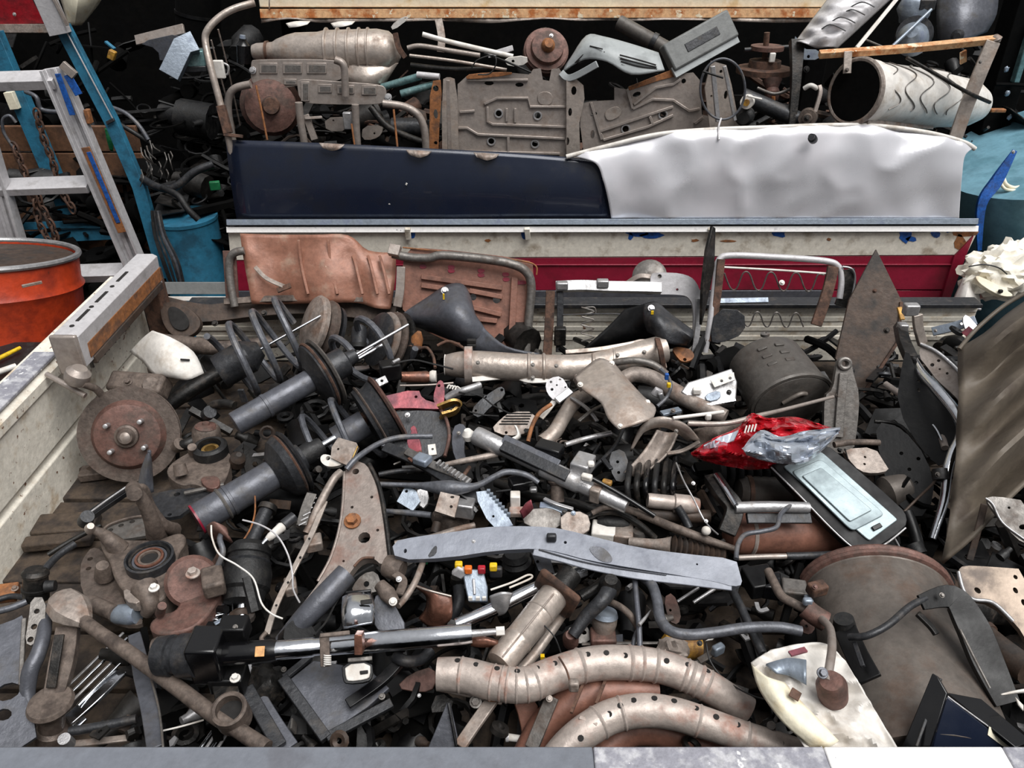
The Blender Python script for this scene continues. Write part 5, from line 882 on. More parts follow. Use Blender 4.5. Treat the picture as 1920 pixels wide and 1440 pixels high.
t.la('arm_eye', 'knuckle', (250, 916, .235), (252, 926, .255), [(0, 28), (1, 26)]); t.tu('left_arm', 'knuckle', [(170, 992, .16), (190, 1000, .15), (208, 1014, .14), (224, 1030, .12)], [12, 20, 30, 38], n=14); t.la('ball_joint', 'pinkrust', (168, 996, .15), (170, 986, .175), [(0, 14), (.5, 20), (1, 12)])
t.tu('lower_arm', 'knuckle', [(270, 1100, .13), (282, 1130, .12), (275, 1150, .1)], [50, 34, 24], n=14); t.bolt((289, 1103, .155), UPZ, 15, 'palewhite'); t.pl('foot', 'tan', hz(.13), [(230, 1100), (262, 1115), (262, 1132), (234, 1128)], .02, r=1)
t = T('backing_plate', 'curved rusty backing plate with dark holes under the knuckle', 'plate')
t.pl('plate', 'discgrey', hz(.09), [(150, 1060), (160, 1040), (172, 1026), (190, 1030), (205, 1060), (220, 1100), (240, 1140), (268, 1160), (266, 1172), (230, 1172), (180, 1150), (152, 1110)], .008, [(169, 1048, 10), (166, 1066, 10)], r=1); t.la('lug', 'knuckle', (196, 1080, .1), (192, 1060, .13), [(0, 36), (.6, 30), (1, 22)]); t.la('shiny_cup', 'bluesilver', (205, 1152, .09), (258, 1152, .1), [(0, 20), (.3, 36), (.8, 40), (1, 34)]); t.tu('spigot', 'knuckle', [(170, 1130, .1), (215, 1150, .1)], 30)
t = T('backing_plate', 'grey curved plate with three holes above the knuckle', 'plate')
t.pl('plate', 'grey', hz(.1), [(190, 1000), (205, 985), (240, 972), (300, 968), (335, 985), (340, 1005), (300, 1000), (240, 1010), (205, 1014)], .006, [(207, 994, 10), (227, 985, 10), (248, 978, 10), (310, 980, 9)], r=1); t.ba('rim', 'knuckle', [(190, 1000, .105), (205, 984, .105), (250, 970, .105), (305, 966, .105)], 4, 5)
t = T('brake_caliper', 'red brown brake caliper with a hex bolt at the knuckle', 'caliper')
t.lm('piston', 'discrust', P(360, 1090, .11), P(360, 1090, .2), [(0, .044), (.04, .044), (.046, .038)], n=30); t.bolt((362, 1076, .165), UPZ, 20, 'pinkrust'); t.pl('bracket', 'discrust', hz(.12), [(340, 1120), (390, 1100), (415, 1060), (425, 1080), (412, 1120), (385, 1160), (350, 1185), (290, 1190), (276, 1170), (300, 1150), (330, 1145)], .04, r=2, bev=.006); t.la('pin', 'discrust', (300, 1150, .13), (304, 1136, .155), [(0, 18), (1, 16)]); t.tu('tab', 'rust', [(400, 1060, .14), (412, 1040, .16), (418, 1025, .17)], 12); t.bx('lug', 'knuckle', (400, 1090, .15), (.035, .05, .03), rz=.4, bev=.005)
rod('brake_pipe', 'grey bent pipe rising from the caliper', 'hose', [(408, 1062, .16), (418, 1035, .18), (412, 1010, .19), (420, 995, .19)], 11, 'pipe')
t = T('torn_tab', 'rusty torn bracket on the pale strut tube', 'tab'); t.pa('tab', 'discrust', [[(388, 985, .2), (402, 978, .215), (424, 990, .2)], [(392, 1000, .18), (408, 994, .2), (430, 1008, .19)], [(400, 1012, .16), (420, 1010, .17), (436, 1018, .17)]], .004)
t = T('cv_joint', 'black ribbed axle joint with a chrome splined shaft', 'axle')
A, B = P(470, 1020, .15), P(456, 1135, .1); t.la('cup', 'rubber', A, B, [(0, 60), (.1, 78), (.2, 80), (.22, 74), (.5, 90), (.75, 88), (.8, 76), (.95, 70), (1, 40)], n=32); d = (B - A).normalized(); t.la('band', 'char', A.lerp(B, .3), A.lerp(B, .35), [(0, 80), (.5, 86), (1, 82)], n=32); t.la('shaft', 'chrome', B, B + d * .06, [(0, 26), (.3, 24), (.4, 20), (1, 20)], n=16); t.tu('upper_shaft', 'char', [P(470, 1020, .15), P(500, 955, .17)], 26); t.la('boot_ring', 'dark', P(500, 958, .168), P(504, 948, .172), [(0, 36), (1, 34)])
t = T('chrome_latch', 'chrome latch piece below the black axle joint', 'latch'); t.bx('body', 'chrome', (400, 1150, .09), (.05, .035, .02), rz=.4); t.tu('ring', 'chrome', [(385, 1142, .105), (396, 1134, .11), (404, 1142, .105), (396, 1150, .1)], 5, closed=True); t.ba('arm', 'bluesilver', [(402, 1170, .1), (430, 1155, .1), (450, 1140, .1)], 9, 4); t.ba('arm', 'chrome', [(392, 1128, .11), (420, 1145, .1), (440, 1160, .1)], 6, 3)
t = T('spark_plug', 'white ceramic plug end left of the silver strip', 'plug'); t.la('ceramic', 'palewhite', (500, 1012, .19), (532, 985, .2), [(0, 10), (.2, 15), (.9, 19), (1, 14)]); t.la('tip', 'chrome', (492, 1020, .188), (500, 1012, .19), [(0, 6), (1, 11)]); t.la('sleeve', 'char', (532, 985, .2), (552, 968, .205), [(0, 22), (1, 20)])
t = T('toothed_clip', 'grey toothed clip beside the white plug', 'clip'); t.ba('plate', 'grey', [(565, 985, .19), (575, 950, .2), (585, 925, .21)], 20, 4); t.parts[0]['name'] = 'plate'
for i in range(6): t.tu('tooth', 'silver', [(560 + i * 4, 985 - i * 9, .198), (574 + i * 4, 978 - i * 9, .2)], 3, n=5)
t = T('silver_strip', 'long silver perforated strip slanting to the round bracket', 'strip')
t.ba('strip', 'cattan', [(500, 1190, .13), (520, 1130, .14), (560, 1050, .17), (585, 1000, .18), (610, 940, .2)], 11, 5); t.parts[0]['bev'] = .001
for x, y, z in ((518, 1135, .147), (540, 1092, .16), (563, 1045, .175), (580, 1010, .185)): t.bolt((x, y, z), ND, 3.5, 'slot', name='rivet')
t.bx('clip', 'tan', (588, 1018, .165), (.03, .03, .02), rz=.3); t.bx('clip', 'tan', (545, 1100, .14), (.02, .03, .02), rz=.3); t.tu('hook', 'knuckle', [(500, 1185, .135), (490, 1198, .13), (500, 1205, .13), (525, 1195, .13)], 9)
rod('curved_rod', 'tan curved flat rod from the beige bracket down to the strip', 'tan', [(640, 885, .23), (625, 900, .225), (600, 945, .2), (575, 1000, .17)], 16, 'rod')
t = T('beige_bracket', 'beige bracket with a bolt eye in front of the coil spring', 'bracket'); g = ti((640, 850, .23), (-.1, -.5, .85))
t.pl('plate', 'tan', g, [(622, 838), (634, 820), (668, 830), (672, 838), (655, 874), (640, 868), (620, 858)], .006, [(634, 842, 5)], r=0); t.pl('eye', 'palewhite', g, [(600, 856), (610, 850), (640, 862), (642, 872), (616, 876), (602, 868)], .01, [(615, 859, 9)], r=2, off=-.006); t.ba('rim', 'gold', [on(g, 671, 836, .001), on(g, 655, 873, .001)], 3, 3, up=g[1])
rod('cable', 'white thin cable looping from the caliper down to the latch', 'palewhite', [(396, 985, .22), (398, 1010, .21), (412, 1040, .2), (445, 1060, .19), (475, 1085, .18), (490, 1130, .16), (508, 1150, .15), (530, 1160, .14)], 3.5, 'cable', n=6)
rod('cable', 'pale thin cable draped over the silver strip', 'alu', [(455, 975, .22), (490, 985, .22), (520, 1005, .215), (540, 1040, .2), (548, 1075, .19), (550, 1105, .17), (562, 1130, .15)], 3.5, 'cable', n=6)
rod('cable', 'orange thin cable behind the white plug', 'rustor', [(478, 930, .16), (478, 960, .17), (470, 990, .17), (455, 1015, .17)], 3.5, 'cable', n=6)
t = T('control_wishbone', 'long triangular pressed control arm with a rusty bolt', 'control arm')
g = ti((660, 1000, .22), (-.03, -.35, .94))
b = t.pl('plate', 'armgrey', g, [(646, 880), (664, 862), (690, 872), (706, 905), (716, 960), (726, 1010), (732, 1050), (716, 1060), (700, 1046), (680, 1048), (664, 1062), (640, 1100), (600, 1140), (570, 1168), (552, 1150), (585, 1110), (612, 1070), (628, 1020), (640, 975), (644, 920)], .018, [(667, 884, 13), (683, 1008, 23), (660, 951, 6), (697, 932, 6), (708, 994, 6), (644, 1052, 5)], r=1)
t.bolt(on(g, 661, 977, .002), g[1], 24, 'rustor'); t.tu('rolled_edge', 'dark', [on(g, 692, 870, .0), on(g, 710, 910, .0), on(g, 722, 970, .0), on(g, 732, 1050, .0)], 9, par=b); t.tu('rolled_edge', 'armgrey', [on(g, 646, 885, .0), on(g, 640, 970, 0), on(g, 622, 1040, .0), on(g, 596, 1090, .0)], 6, par=b)
t.tu('arm_tube', 'bluegrey', [P(650, 1075, .205), P(610, 1118, .19), P(570, 1160, .17), P(530, 1205, .14)], [44, 46, 42, 34], n=16); t.la('bush', 'knuckle', (724, 1060, .2), (755, 1070, .2), [(0, 40), (.2, 44), (.8, 44), (1, 36)]); t.tu('lip', 'rust', [on(g, 664, 1062, .002), on(g, 680, 1047, .002), on(g, 702, 1046, .002)], 5)
rod('fuel_hose', 'blue grey hose arching over the control arm tip', 'hose', [(650, 880, .27), (670, 858, .28), (710, 832, .28), (750, 820, .28), (810, 818, .27)], 11, 'hose')
rod('long_hose', 'long grey hose with a bulge lying right of the control arm', 'hose', [(712, 908, .22), (780, 910, .22), (840, 915, .225), (890, 912, .225), (925, 895, .225), (950, 885, .225), (985, 890, .22), (1010, 905, .21)], [10, 11, 30, 14, 12, 13, 12, 10], 'hose')
rod('tie_rod', 'thin dark rod behind the grey hose', 'char', [(710, 890, .18), (760, 882, .18), (850, 880, .17)], 10, 'rod')
rod('tie_rod', 'tapering grey rod end below the grey hose', 'hose', [(720, 958, .19), (770, 962, .19), (808, 966, .19)], [9, 12, 12], 'rod')
rod('tie_rod', 'tan rusted rod under the long blue bar end', 'tan', [(740, 1020, .16), (800, 1010, .16), (850, 995, .16), (890, 985, .16)], 13, 'rod')
# ------------------------------------------------------------ middle of the pile
t = T('red_bracket', 'worn pinkish red bracket with an upright ear', 'bracket'); g = ti((760, 745, .2), ND)
t.pl('plate', 'redbracket', g, [(696, 762), (706, 746), (784, 728), (792, 748), (818, 756), (836, 760), (830, 768), (760, 764), (714, 768)], .01, [(780, 744, 6)], r=1); t.pl('ear', 'redbracket', ti((822, 735, .21), (.2, -.8, .6)), [(816, 758), (812, 745), (818, 722), (824, 712), (832, 716), (834, 735), (832, 758)], .008, [(823, 723, 6)], r=1)
t = T('engine_guard', 'dark maroon edged guard plate below the red bracket', 'plate'); t.pl('plate', 'char', ti((770, 805, .16), ND), [(722, 772), (800, 768), (834, 774), (842, 810), (838, 850), (800, 870), (730, 850), (716, 810)], .01, r=1); t.tu('rim', 'discrust', [(826, 768, .19), (838, 790, .18), (842, 820, .165), (834, 856, .15)], 7); t.bolt((764, 778, .19), ND, 8, 'silver')
t = T('gold_strap', 'folded gold coloured strap loop', 'strap'); t.ba('strap', 'gold', [(822, 764, .2), (850, 754, .21), (860, 760, .2), (852, 772, .19), (826, 780, .19)], 5, 22, up=ND); t.bolt((846, 768, .2), ND, 5, 'dark')
t = T('pink_bracket', 'small shiny pink bracket below the dark guard plate', 'bracket'); t.pl('plate', 'redbracket', ti((780, 840, .22), (-.2, -.5, .8)), [(760, 820), (772, 812), (768, 802), (778, 796), (782, 815), (788, 830), (790, 855), (772, 862)], .008, r=1); t.ba('flange', 'copper', [(768, 864, .215), (785, 852, .22), (792, 850, .22)], 14, 4)
t = T('white_tag', 'small white square plate with one hole', 'plate'); t.pl('white_tag', 'palewhite', ti((810, 843, .2), ND), [(802, 834), (816, 832), (819, 852), (804, 854)], .006, [(811, 842, 5)], r=0)
t = T('seat_slide', 'dark toothed seat slide rail lying across the middle', 'seat rail')
t.ba('rail', 'char', [(722, 838, .21), (790, 868, .21), (850, 905, .21), (902, 938, .2)], 22, 12, up=ND); t.ba('inner_rail', 'grey', [(762, 846, .22), (812, 872, .22), (850, 888, .22), (880, 905, .22)], 16, 8, up=ND); t.bx('stop', 'bluesilver', (792, 862, .23), (.03, .025, .015), rz=-.5)
for i in range(9): t.bx('tooth', 'silver', (822 + i * 7, 868 + i * 4.4, .232), (.004, .014, .006), rz=-.5, bev=0)
t.ba('black_strip', 'blackgloss', [(850, 925, .205), (880, 945, .2), (895, 960, .19)], 9, 5, up=ND)
rod('brake_rod', 'tan rod pointing at the steering column', 'tan', [(830, 872, .21), (880, 862, .22), (932, 852, .22)], [9, 12, 12], 'rod')
t = T('lever_plate', 'silver triangular lever plate with a hole', 'plate'); t.pl('plate', 'bluesilver', ti((768, 935, .2), ND), [(744, 940), (758, 915), (764, 911), (780, 920), (788, 940), (774, 958)], .008, [(762, 921, 6)], r=0); t.pl('backing', 'silver', ti((790, 935, .18), ND), [(776, 920), (800, 912), (806, 940), (790, 958)], .01, r=1)
t = T('relay_plate', 'beige square plate with two holes over a silver box', 'plate'); t.pl('plate', 'tan', ti((838, 945, .23), ND), [(826, 922), (862, 930), (852, 970), (815, 958)], .008, [(848, 932, 8, 5), (846, 950, 6)], r=0); t.bx('box', 'silver', (862, 945, .19), (.06, .045, .03), rz=-.2); t.la('tube', 'darkbrown', (822, 918, .2), (826, 936, .19), [(0, 20), (1, 24)])
t = T('rusty_lump', 'crusty brown rusted casting below the beige square plate', 'casting'); t.add('casting', g_blob(P(845, 985, .13), (.035, .025, .04), .25, 3, 4, 3), 'knuckle'); t.tu('stub', 'darkbrown', [(820, 980, .16), (815, 1000, .15)], 18)
t = T('toothed_plate', 'bluish toothed quadrant plate above the long blue bar', 'plate'); g = ti((925, 955, .21), ND); b = t.pl('plate', 'bluesilver', g, [(893, 922), (912, 920), (930, 935), (948, 960), (962, 985), (930, 992), (912, 972), (896, 940)], .006, [(925, 968, 5)], r=0)
for i in range(8): t.add('tooth', g_box(on(g, 916 + i * 5.4, 922 + i * 6.2, .0), WAX, (.006, .006, .008)), 'bluesilver', par=b)
t = T('connector_block', 'white connector with a pink clip beside the toothed plate', 'connector'); t.bx('body', 'palewhite', (966, 940, .19), (.018, .02, .035), bev=.002); t.pa('clip', 'redbracket', [[(975, 958, .2), (985, 945, .22), (996, 938, .23)], [(982, 972, .19), (992, 962, .2), (1000, 952, .21)]], .004); t.bx('foot', 'pinkrust', (970, 960, .18), (.03, .02, .012))
t = T('slatted_cover', 'tan slatted cover with black slots', 'cover'); g = ti((960, 795, .14), ND); b = t.pl('cover', 'tan', g, [(920, 806), (938, 786), (957, 772), (1004, 772), (998, 800), (992, 812), (950, 818)], .012, [(949, 811, 6)], r=1)
for i in range(5): t.ba('slot', 'slot', [on(g, 952 - i * 4, 775 + i * 5, .001), on(g, 998 - i * 2, 775 + i * 5, .001)], 2.6, 2, up=g[1], par=b)
t.pa('white_blade', 'palewhite', [[(948, 824, .17), (960, 828, .17)], [(970, 815, .18), (976, 820, .17)], [(964, 797, .19), (968, 798, .19)]], .003)
rod('rust_strap', 'thin rust coloured curved strap', 'rustor', [(1034, 758, .23), (1012, 774, .22), (998, 798, .2), (990, 828, .18)], 8, 'strap')
t = T('perforated_plate', 'bright white plate with six holes beside the heat shield', 'plate'); g = ti((1045, 730, .24), (-.1, -.6, .8)); t.pl('plate', 'alu', g, [(1022, 720), (1032, 708), (1052, 705), (1066, 725), (1064, 742), (1040, 752), (1026, 738)], .006, [(1033, 716, 5), (1050, 712, 5), (1035, 730, 6), (1060, 726, 4), (1048, 746, 5), (1044, 722, 4)], r=1); t.ba('stay', 'palewhite', [(1040, 752, .22), (1026, 770, .21), (1014, 784, .2)], 11, 4); t.ba('stay', 'silver', [(1044, 752, .23), (1070, 732, .24)], 14, 6, up=ND)
rod('elbow_pipe', 'tan exhaust elbow running under the heat shield', 'cattan', [(1100, 740, .17), (1078, 752, .18), (1058, 780, .17), (1040, 810, .16), (1018, 830, .15)], [28, 30, 28, 28, 30], 'pipe', n=16)
t = T('wire_cluster', 'small frayed tan cluster at the end of the elbow pipe', 'wire')
random.seed(21)
for i in range(9): a = random.uniform(0, 6.28); t.tu('strand', 'knuckle', [(1048, 836, .16), (1048 + 14 * math.cos(a), 836 + 9 * math.sin(a), .17), (1048 + 20 * math.cos(a + .6), 836 + 14 * math.sin(a + .6), .15)], 3, n=5)
rod('link_rod', 'grey rod between the elbow pipe and the heat shield', 'silver', [(1060, 834, .18), (1100, 822, .18), (1146, 812, .18)], 10, 'rod')
rod('link_rod', 'dark rod crossing under the heat shield tip', 'char', [(1110, 880, .14), (1150, 840, .15), (1170, 800, .15)], 8, 'rod')
t = T('steering_column', 'long steering column with an open silver end', 'steering column')
A, B = P(892, 816, .24), P(1175, 950, .2); d = (B - A).normalized()
t.la('tube', 'silver', A, B, [(0, 34), (.02, 36), (.18, 34), (.2, 28), (.45, 28), (.47, 36), (.7, 34), (.72, 28), (1, 24)], n=24); t.la('bore', 'slot', A - d * .001, A + d * .002, [(0, 28), (1, 28)]); t.ba('side_rail', 'bluegrey', [A + d * .05 + Vector((.01, 0, .015)), A + d * .17 + Vector((.01, 0, .015))], 20, 8, up=ND); t.ba('jacket', 'char', [A + d * .06 + Vector((0, -.01, .012)), A + d * .2 + Vector((0, -.01, .012))], 22, 12, up=ND)
t.bx('lock_box', 'silver', A + d * .21 + Vector((.02, .02, .02)), (.035, .045, .03), rz=-.45); t.bx('lock_box', 'blackgloss', A + d * .14 + Vector((.02, .02, .022)), (.05, .03, .02), rz=-.45); t.la('yoke', 'knuckle', P(1045, 880, .22), P(1045, 940, .17), [(0, 40), (.4, 36), (.5, 24), (1, 26)]); t.la('cap', 'palewhite', P(880, 822, .23), P(876, 806, .25), [(0, 22), (.5, 24), (1, 12)])
t.tu('black_rod', 'blackgloss', [P(1093, 888, .24), P(1160, 925, .22), P(1228, 968, .2)], 9); t.bx('plug', 'palewhite', P(1100, 895, .245), (.02, .012, .012), rz=-.4); t.bx('plug', 'yellowrust', P(1138, 905, .23), (.018, .012, .01), rz=-.4); t.bx('plug', 'palewhite', P(1108, 870, .25), (.012, .012, .01))
t.bx('flange', 'tan', A + d * .26, (.02, .03, .03), rz=-.45)
t = T('fork_clip', 'blue grey fork clip below the steering column', 'clip'); t.ba('arm', 'bluesilver', [(1012, 948, .19), (1035, 950, .19), (1062, 962, .18)], 16, 6); t.ba('arm', 'silver', [(1020, 935, .2), (1042, 945, .2), (1075, 955, .19)], 8, 5); t.bolt((1058, 960, .2), ND, 7, 'dark')
t = T('pale_plate', 'pale rounded plate tucked behind the long blue bar', 'plate'); t.pl('plate', 'tan', ti((1075, 980, .19), ND), [(1050, 960), (1100, 958), (1110, 990), (1090, 1005), (1052, 1000)], .01, r=1); t.bolt((1075, 962, .2), ND, 7, 'bluesilver'); t.pl('backing', 'grey', ti((1010, 975, .18), ND), [(975, 955), (1050, 950), (1055, 995), (985, 990)], .01, r=1)
t = T('heat_shield', 'pale pinkish curved heat shield plate with corner bolts', 'heat shield')
t.pa('shield', 'cattan', [[(1078, 708, .25), (1098, 690, .257), (1124, 673, .262), (1152, 684, .25)], [(1092, 730, .248), (1120, 715, .258), (1150, 702, .264), (1178, 715, .247)], [(1126, 755, .245), (1150, 745, .255), (1180, 735, .26), (1206, 745, .243)], [(1140, 785, .238), (1168, 775, .248), (1200, 765, .252), (1228, 765, .24)], [(1160, 806, .23), (1180, 800, .236), (1205, 792, .24), (1224, 784, .236)]], .005, amp=.0025, fr=30)
for x, y, z in ((1088, 721, .254), (1147, 681, .258), (1214, 754, .247), (1163, 799, .236)): t.bolt((x, y, z), ND, 8, 'palewhite')
t.pa('ear', 'pinkrust', [[(1076, 712, .23), (1080, 702, .25)], [(1084, 726, .23), (1092, 712, .25)], [(1090, 734, .22), (1098, 728, .24)]], .005)
rod('exhaust_pipe', 'tan bent exhaust pipe passing behind the heat shield', 'tan', [(1165, 712, .2), (1190, 702, .21), (1222, 708, .21), (1250, 726, .2), (1300, 754, .19), (1360, 782, .18)], [28, 30, 30, 32, 32, 28], 'pipe', n=16)
rod('exhaust_pipe', 'thinner grey pipe curving above the bent exhaust pipe', 'grey', [(1150, 680, .23), (1190, 676, .24), (1225, 684, .235), (1250, 702, .22)], 14, 'pipe')
rod('sensor_wire', 'grey sensor wire with yellow and blue ends', 'hose', [(1238, 692, .24), (1252, 706, .235), (1258, 724, .23), (1250, 745, .21), (1232, 762, .2)], 7, 'wire')
t = T('sensor_plug', 'yellow and blue sensor plug on the exhaust pipe', 'plug'); t.bx('plug', 'yellow', (1254, 722, .24), (.008, .008, .01), bev=.001); t.bx('boot', 'bluechip', (1250, 706, .243), (.008, .008, .014), bev=.001)
t = T('half_pipe_shield', 'tan arched half pipe shield below the heat shield plate', 'heat shield')
t.pa('arch', 'cattan', [[(1196, 812, .2), (1212, 790, .235), (1245, 782, .25), (1285, 796, .235), (1312, 826, .2)], [(1182, 846, .17), (1206, 812, .21), (1236, 800, .225), (1262, 806, .215), (1290, 826, .19)]], .005); t.pa('chute', 'tan', [[(1232, 806, .2), (1254, 812, .185), (1272, 810, .2)], [(1206, 846, .18), (1232, 856, .165), (1252, 850, .18)], [(1170, 886, .17), (1196, 896, .15), (1208, 888, .17)]], .004)
t.ba('lip', 'tan', [(1250, 850, .18), (1280, 845, .18), (1312, 828, .2)], 9, 4); t.bolt((1268, 808, .225), ND, 6)
rod('thin_white_rod', 'thin white rod in front of the bent exhaust pipe', 'palewhite', [(1262, 784, .25), (1310, 778, .25), (1356, 772, .24)], 7, 'rod'); t = T('rod_clip', 'small white clip on the thin rod', 'clip'); t.bx('clip', 'palewhite', (1328, 782, .245), (.012, .008, .014))
rod('long_thin_rod', 'long thin grey rod passing above the red crushed sheet', 'seatgrey', [(1290, 794, .25), (1360, 794, .25), (1420, 780, .25), (1470, 768, .24), (1562, 744, .22)], [11, 10, 10, 8, 7], 'rod')
t = T('crumpled_foil', 'grey crumpled sheet between the arch and the red sheet', 'sheet'); t.pa('crumpled_foil', 'knuckle', [[(1300, 806, .2), (1345, 796, .22), (1400, 790, .22)], [(1305, 825, .18), (1345, 815, .21), (1385, 808, .2)], [(1300, 842, .17), (1335, 832, .18), (1370, 820, .18)]], .004, amp=.008, fr=40)
t = T('module_bracket', 'bright silver module bracket left of the oval muffler', 'bracket')
g = ti((1330, 730, .22), (-.15, -.6, .78)); b = t.pl('case', 'silver', g, [(1276, 735), (1290, 716), (1330, 704), (1372, 690), (1382, 715), (1380, 752), (1326, 764), (1300, 752)], .03, r=0, bev=.003); t.pl('tab', 'palewhite', g, [(1332, 712), (1376, 698), (1378, 712), (1340, 726)], .004, [(1353, 714, 6), (1369, 709, 6)], r=0, off=.012); t.ba('rim', 'chrome', [on(g, 1324, 760, .002), on(g, 1380, 750, .002)], 6, 5, up=g[1], par=b); t.bx('clip', 'palewhite', on(g, 1306, 733, .006), (.018, .012, .014)); t.bolt(on(g, 1367, 735, .002), g[1], 7, 'dark'); t.pl('window', 'bluesilver', g, [(1320, 740), (1350, 730), (1352, 748), (1326, 754)], .003, off=.004, par=b)
t = T('small_latch', 'small pale latch peeking under the exhaust pipe', 'latch'); t.bx('latch', 'alu', (1232, 736, .2), (.02, .012, .02), ry=.5); t.bx('lever', 'silver', (1240, 745, .195), (.012, .01, .025), ry=-.3); t2 = T('dim_bracket', 'pale blue bracket ends below the exhaust pipe', 'bracket'); t2.ba('bar', 'bluesilver', [(1240, 776, .18), (1275, 768, .18)], 14, 6); t2.bolt((1262, 770, .19), ND, 7)
# crushed red sheet
def inside_rows(top, bot, n, zt, zb, zm):
    rows = []
    for i in range(n):
        f = i / (n - 1); rows.append([(a[0] + (b[0] - a[0]) * f, a[1] + (b[1] - a[1]) * f, zt + (zb - zt) * f + zm * math.sin(f * math.pi)) for a, b in zip(top, bot)])
    return rows
t = T('crushed_sheet', 'crushed shiny red and silver painted sheet', 'sheet')
t.pa('red_sheet', 'redgloss', inside_rows([(1296, 850), (1335, 824), (1385, 802), (1408, 776), (1440, 784), (1490, 783), (1535, 795), (1574, 808)], [(1300, 856), (1330, 866), (1365, 874), (1400, 879), (1440, 878), (1480, 870), (1520, 856), (1572, 812)], 6, .24, .2, .03), .003, k=6, amp=.03, fr=22, seed=5, flat=True, ridge=1)
t.pa('silver_fold', 'crushsilver', inside_rows([(1392, 842), (1426, 808), (1465, 820), (1515, 808), (1576, 802)], [(1400, 852), (1430, 862), (1470, 868), (1515, 864), (1570, 815)], 5, .285, .26, .025), .003, k=6, amp=.022, fr=22, seed=9, flat=True, ridge=1)
t.pa('silver_fold', 'crushsilver', [[(1320, 836, .26), (1350, 820, .27), (1385, 808, .275)], [(1318, 842, .25), (1345, 838, .26), (1376, 826, .265)]], .003, amp=.01, fr=30, k=5, flat=True)
for i in range(4): t.tu('grille_bar', 'palewhite', [(1396 + i * 6, 812 - i, .285), (1400 + i * 6, 798 - i, .295)], 3, n=5)
# black tray
t = T('black_tray', 'black framed tray with a pale pressed metal face', 'tray'); g = p3((1450, 870, .22), (1560, 835, .24), (1640, 1020, .15))
b = t.pl('frame', 'trayblack', g, [(1444, 872), (1456, 864), (1500, 846), (1540, 834), (1562, 840), (1690, 950), (1702, 970), (1698, 990), (1640, 1030), (1618, 1034), (1598, 1026), (1540, 970)], .022, r=1); t.pl('face', 'glass', g, rrect([(1468, 874), (1540, 846), (1684, 974), (1630, 1014)], .1), .004, off=.004, r=1, par=b); t.pl('raised_oval', 'glass', g, rrect([(1484, 884), (1540, 860), (1660, 964), (1598, 996)], .22), .004, off=.008, r=2, par=b); t.pl('raised_panel', 'glass', g, rrect([(1504, 892), (1540, 876), (1636, 956), (1594, 978)], .12), .003, off=.0115, r=1, par=b)
t.tu('rim', 'silver', [on(g, x, y, .001) for x, y in ((1446, 876), (1500, 930), (1560, 992), (1600, 1027), (1625, 1034), (1660, 1020), (1698, 990))], 4, par=b); t.ba('torn_edge', 'black', [on(g, 1636, 992, .006), on(g, 1652, 984, .006)], 9, 4, up=g[1], par=b)
t.bx('foot', 'rubber', (1648, 1040, .1), (.05, .02, .05)); t.tu('wire', 'silver', [(1678, 1010, .14), (1690, 1035, .12), (1690, 1060, .1)], 4)
t = T('rust_canister', 'red brown horizontal canister under the black tray', 'canister'); A, B = P(1360, 1000, .12), P(1590, 1000, .1); t.la('body', 'brownpan', A, B, [(0, 30), (.02, 60), (.07, 80), (.9, 80), (1, 60)], n=32); t.la('band', 'pinkrust', A.lerp(B, .17), A.lerp(B, .2), [(0, 82), (.5, 86), (1, 82)], n=32)
t = T('angled_chrome_strut', 'chrome edged black angled arm above the rust canister', 'arm'); t.ba('arm', 'dark', [(1335, 896, .2), (1355, 925, .2), (1376, 955, .19), (1362, 1000, .16)], 32, 22, up=ND); t.tu('chrome_edge', 'chrome', [(1342, 890, .215), (1362, 920, .215), (1380, 948, .21)], 10); t.tu('cross_tube', 'silver', [(1378, 952, .2), (1440, 950, .2), (1515, 952, .19)], 22); t.ba('cross_plate', 'char', [(1400, 972, .185), (1520, 972, .175)], 20, 8, up=ND)
t = T('ribbed_boot', 'dark ribbed rubber bellows below the red sheet', 'bellows'); A, B = P(1345, 886, .15), P(1490, 890, .13)
for i in range(10): p_ = A.lerp(B, i / 9); t.la('ring' if i else 'ring', 'rubber', p_, p_ + (B - A).normalized() * .012, [(0, 40), (.5, 58), (1, 40)], n=20)
t = T('small_muffler', 'dark dusty cylinder between the bellows and the chrome arm', 'cylinder'); t.la('body', 'mufdark', (1385, 920, .13), (1480, 922, .12), [(0, 40), (.1, 56), (.9, 56), (1, 44)]); t.la('band', 'rust', (1400, 920, .13), (1408, 920, .13), [(0, 58), (1, 58)])
for i in range(6):
    t = T('curved_hose', ('first', 'second', 'third', 'fourth', 'fifth', 'last')[i] + ' black curved hose from the left in the row under the half pipe shield', 'hose', 'row of black curved hoses'); x = 1176 + i * 17; t.tu('hose', ('rubber', 'dark', 'blackgloss')[i % 3], [(x + 6, 870 - i * 2, .16), (x + 2, 895, .19), (x, 920, .18), (x + 6, 955, .13)], 12)
t = T('steering_rack', 'pinkish rack tube with dark sleeve left of the chrome arm', 'rack'); A, B = P(1214, 938, .17), P(1310, 948, .16); t.la('tube', 'pinkrust', A, B, [(0, 26), (.05, 28), (.5, 28), (.52, 36), (.8, 36), (1, 26)]); t.tu('lower_tube', 'darkbrown', [(1195, 962, .14), (1290, 968, .14), (1330, 968, .14)], 26); t.tu('upright', 'char', [(1270, 950, .17), (1285, 975, .15), (1292, 990, .14)], 16)
rod('wire_link', 'thin wire with bright beads beside the chrome arm', 'silver', [(1268, 868, .22), (1282, 902, .23), (1300, 935, .22), (1322, 978, .2), (1346, 1002, .17)], 3.5, 'wire', n=6)
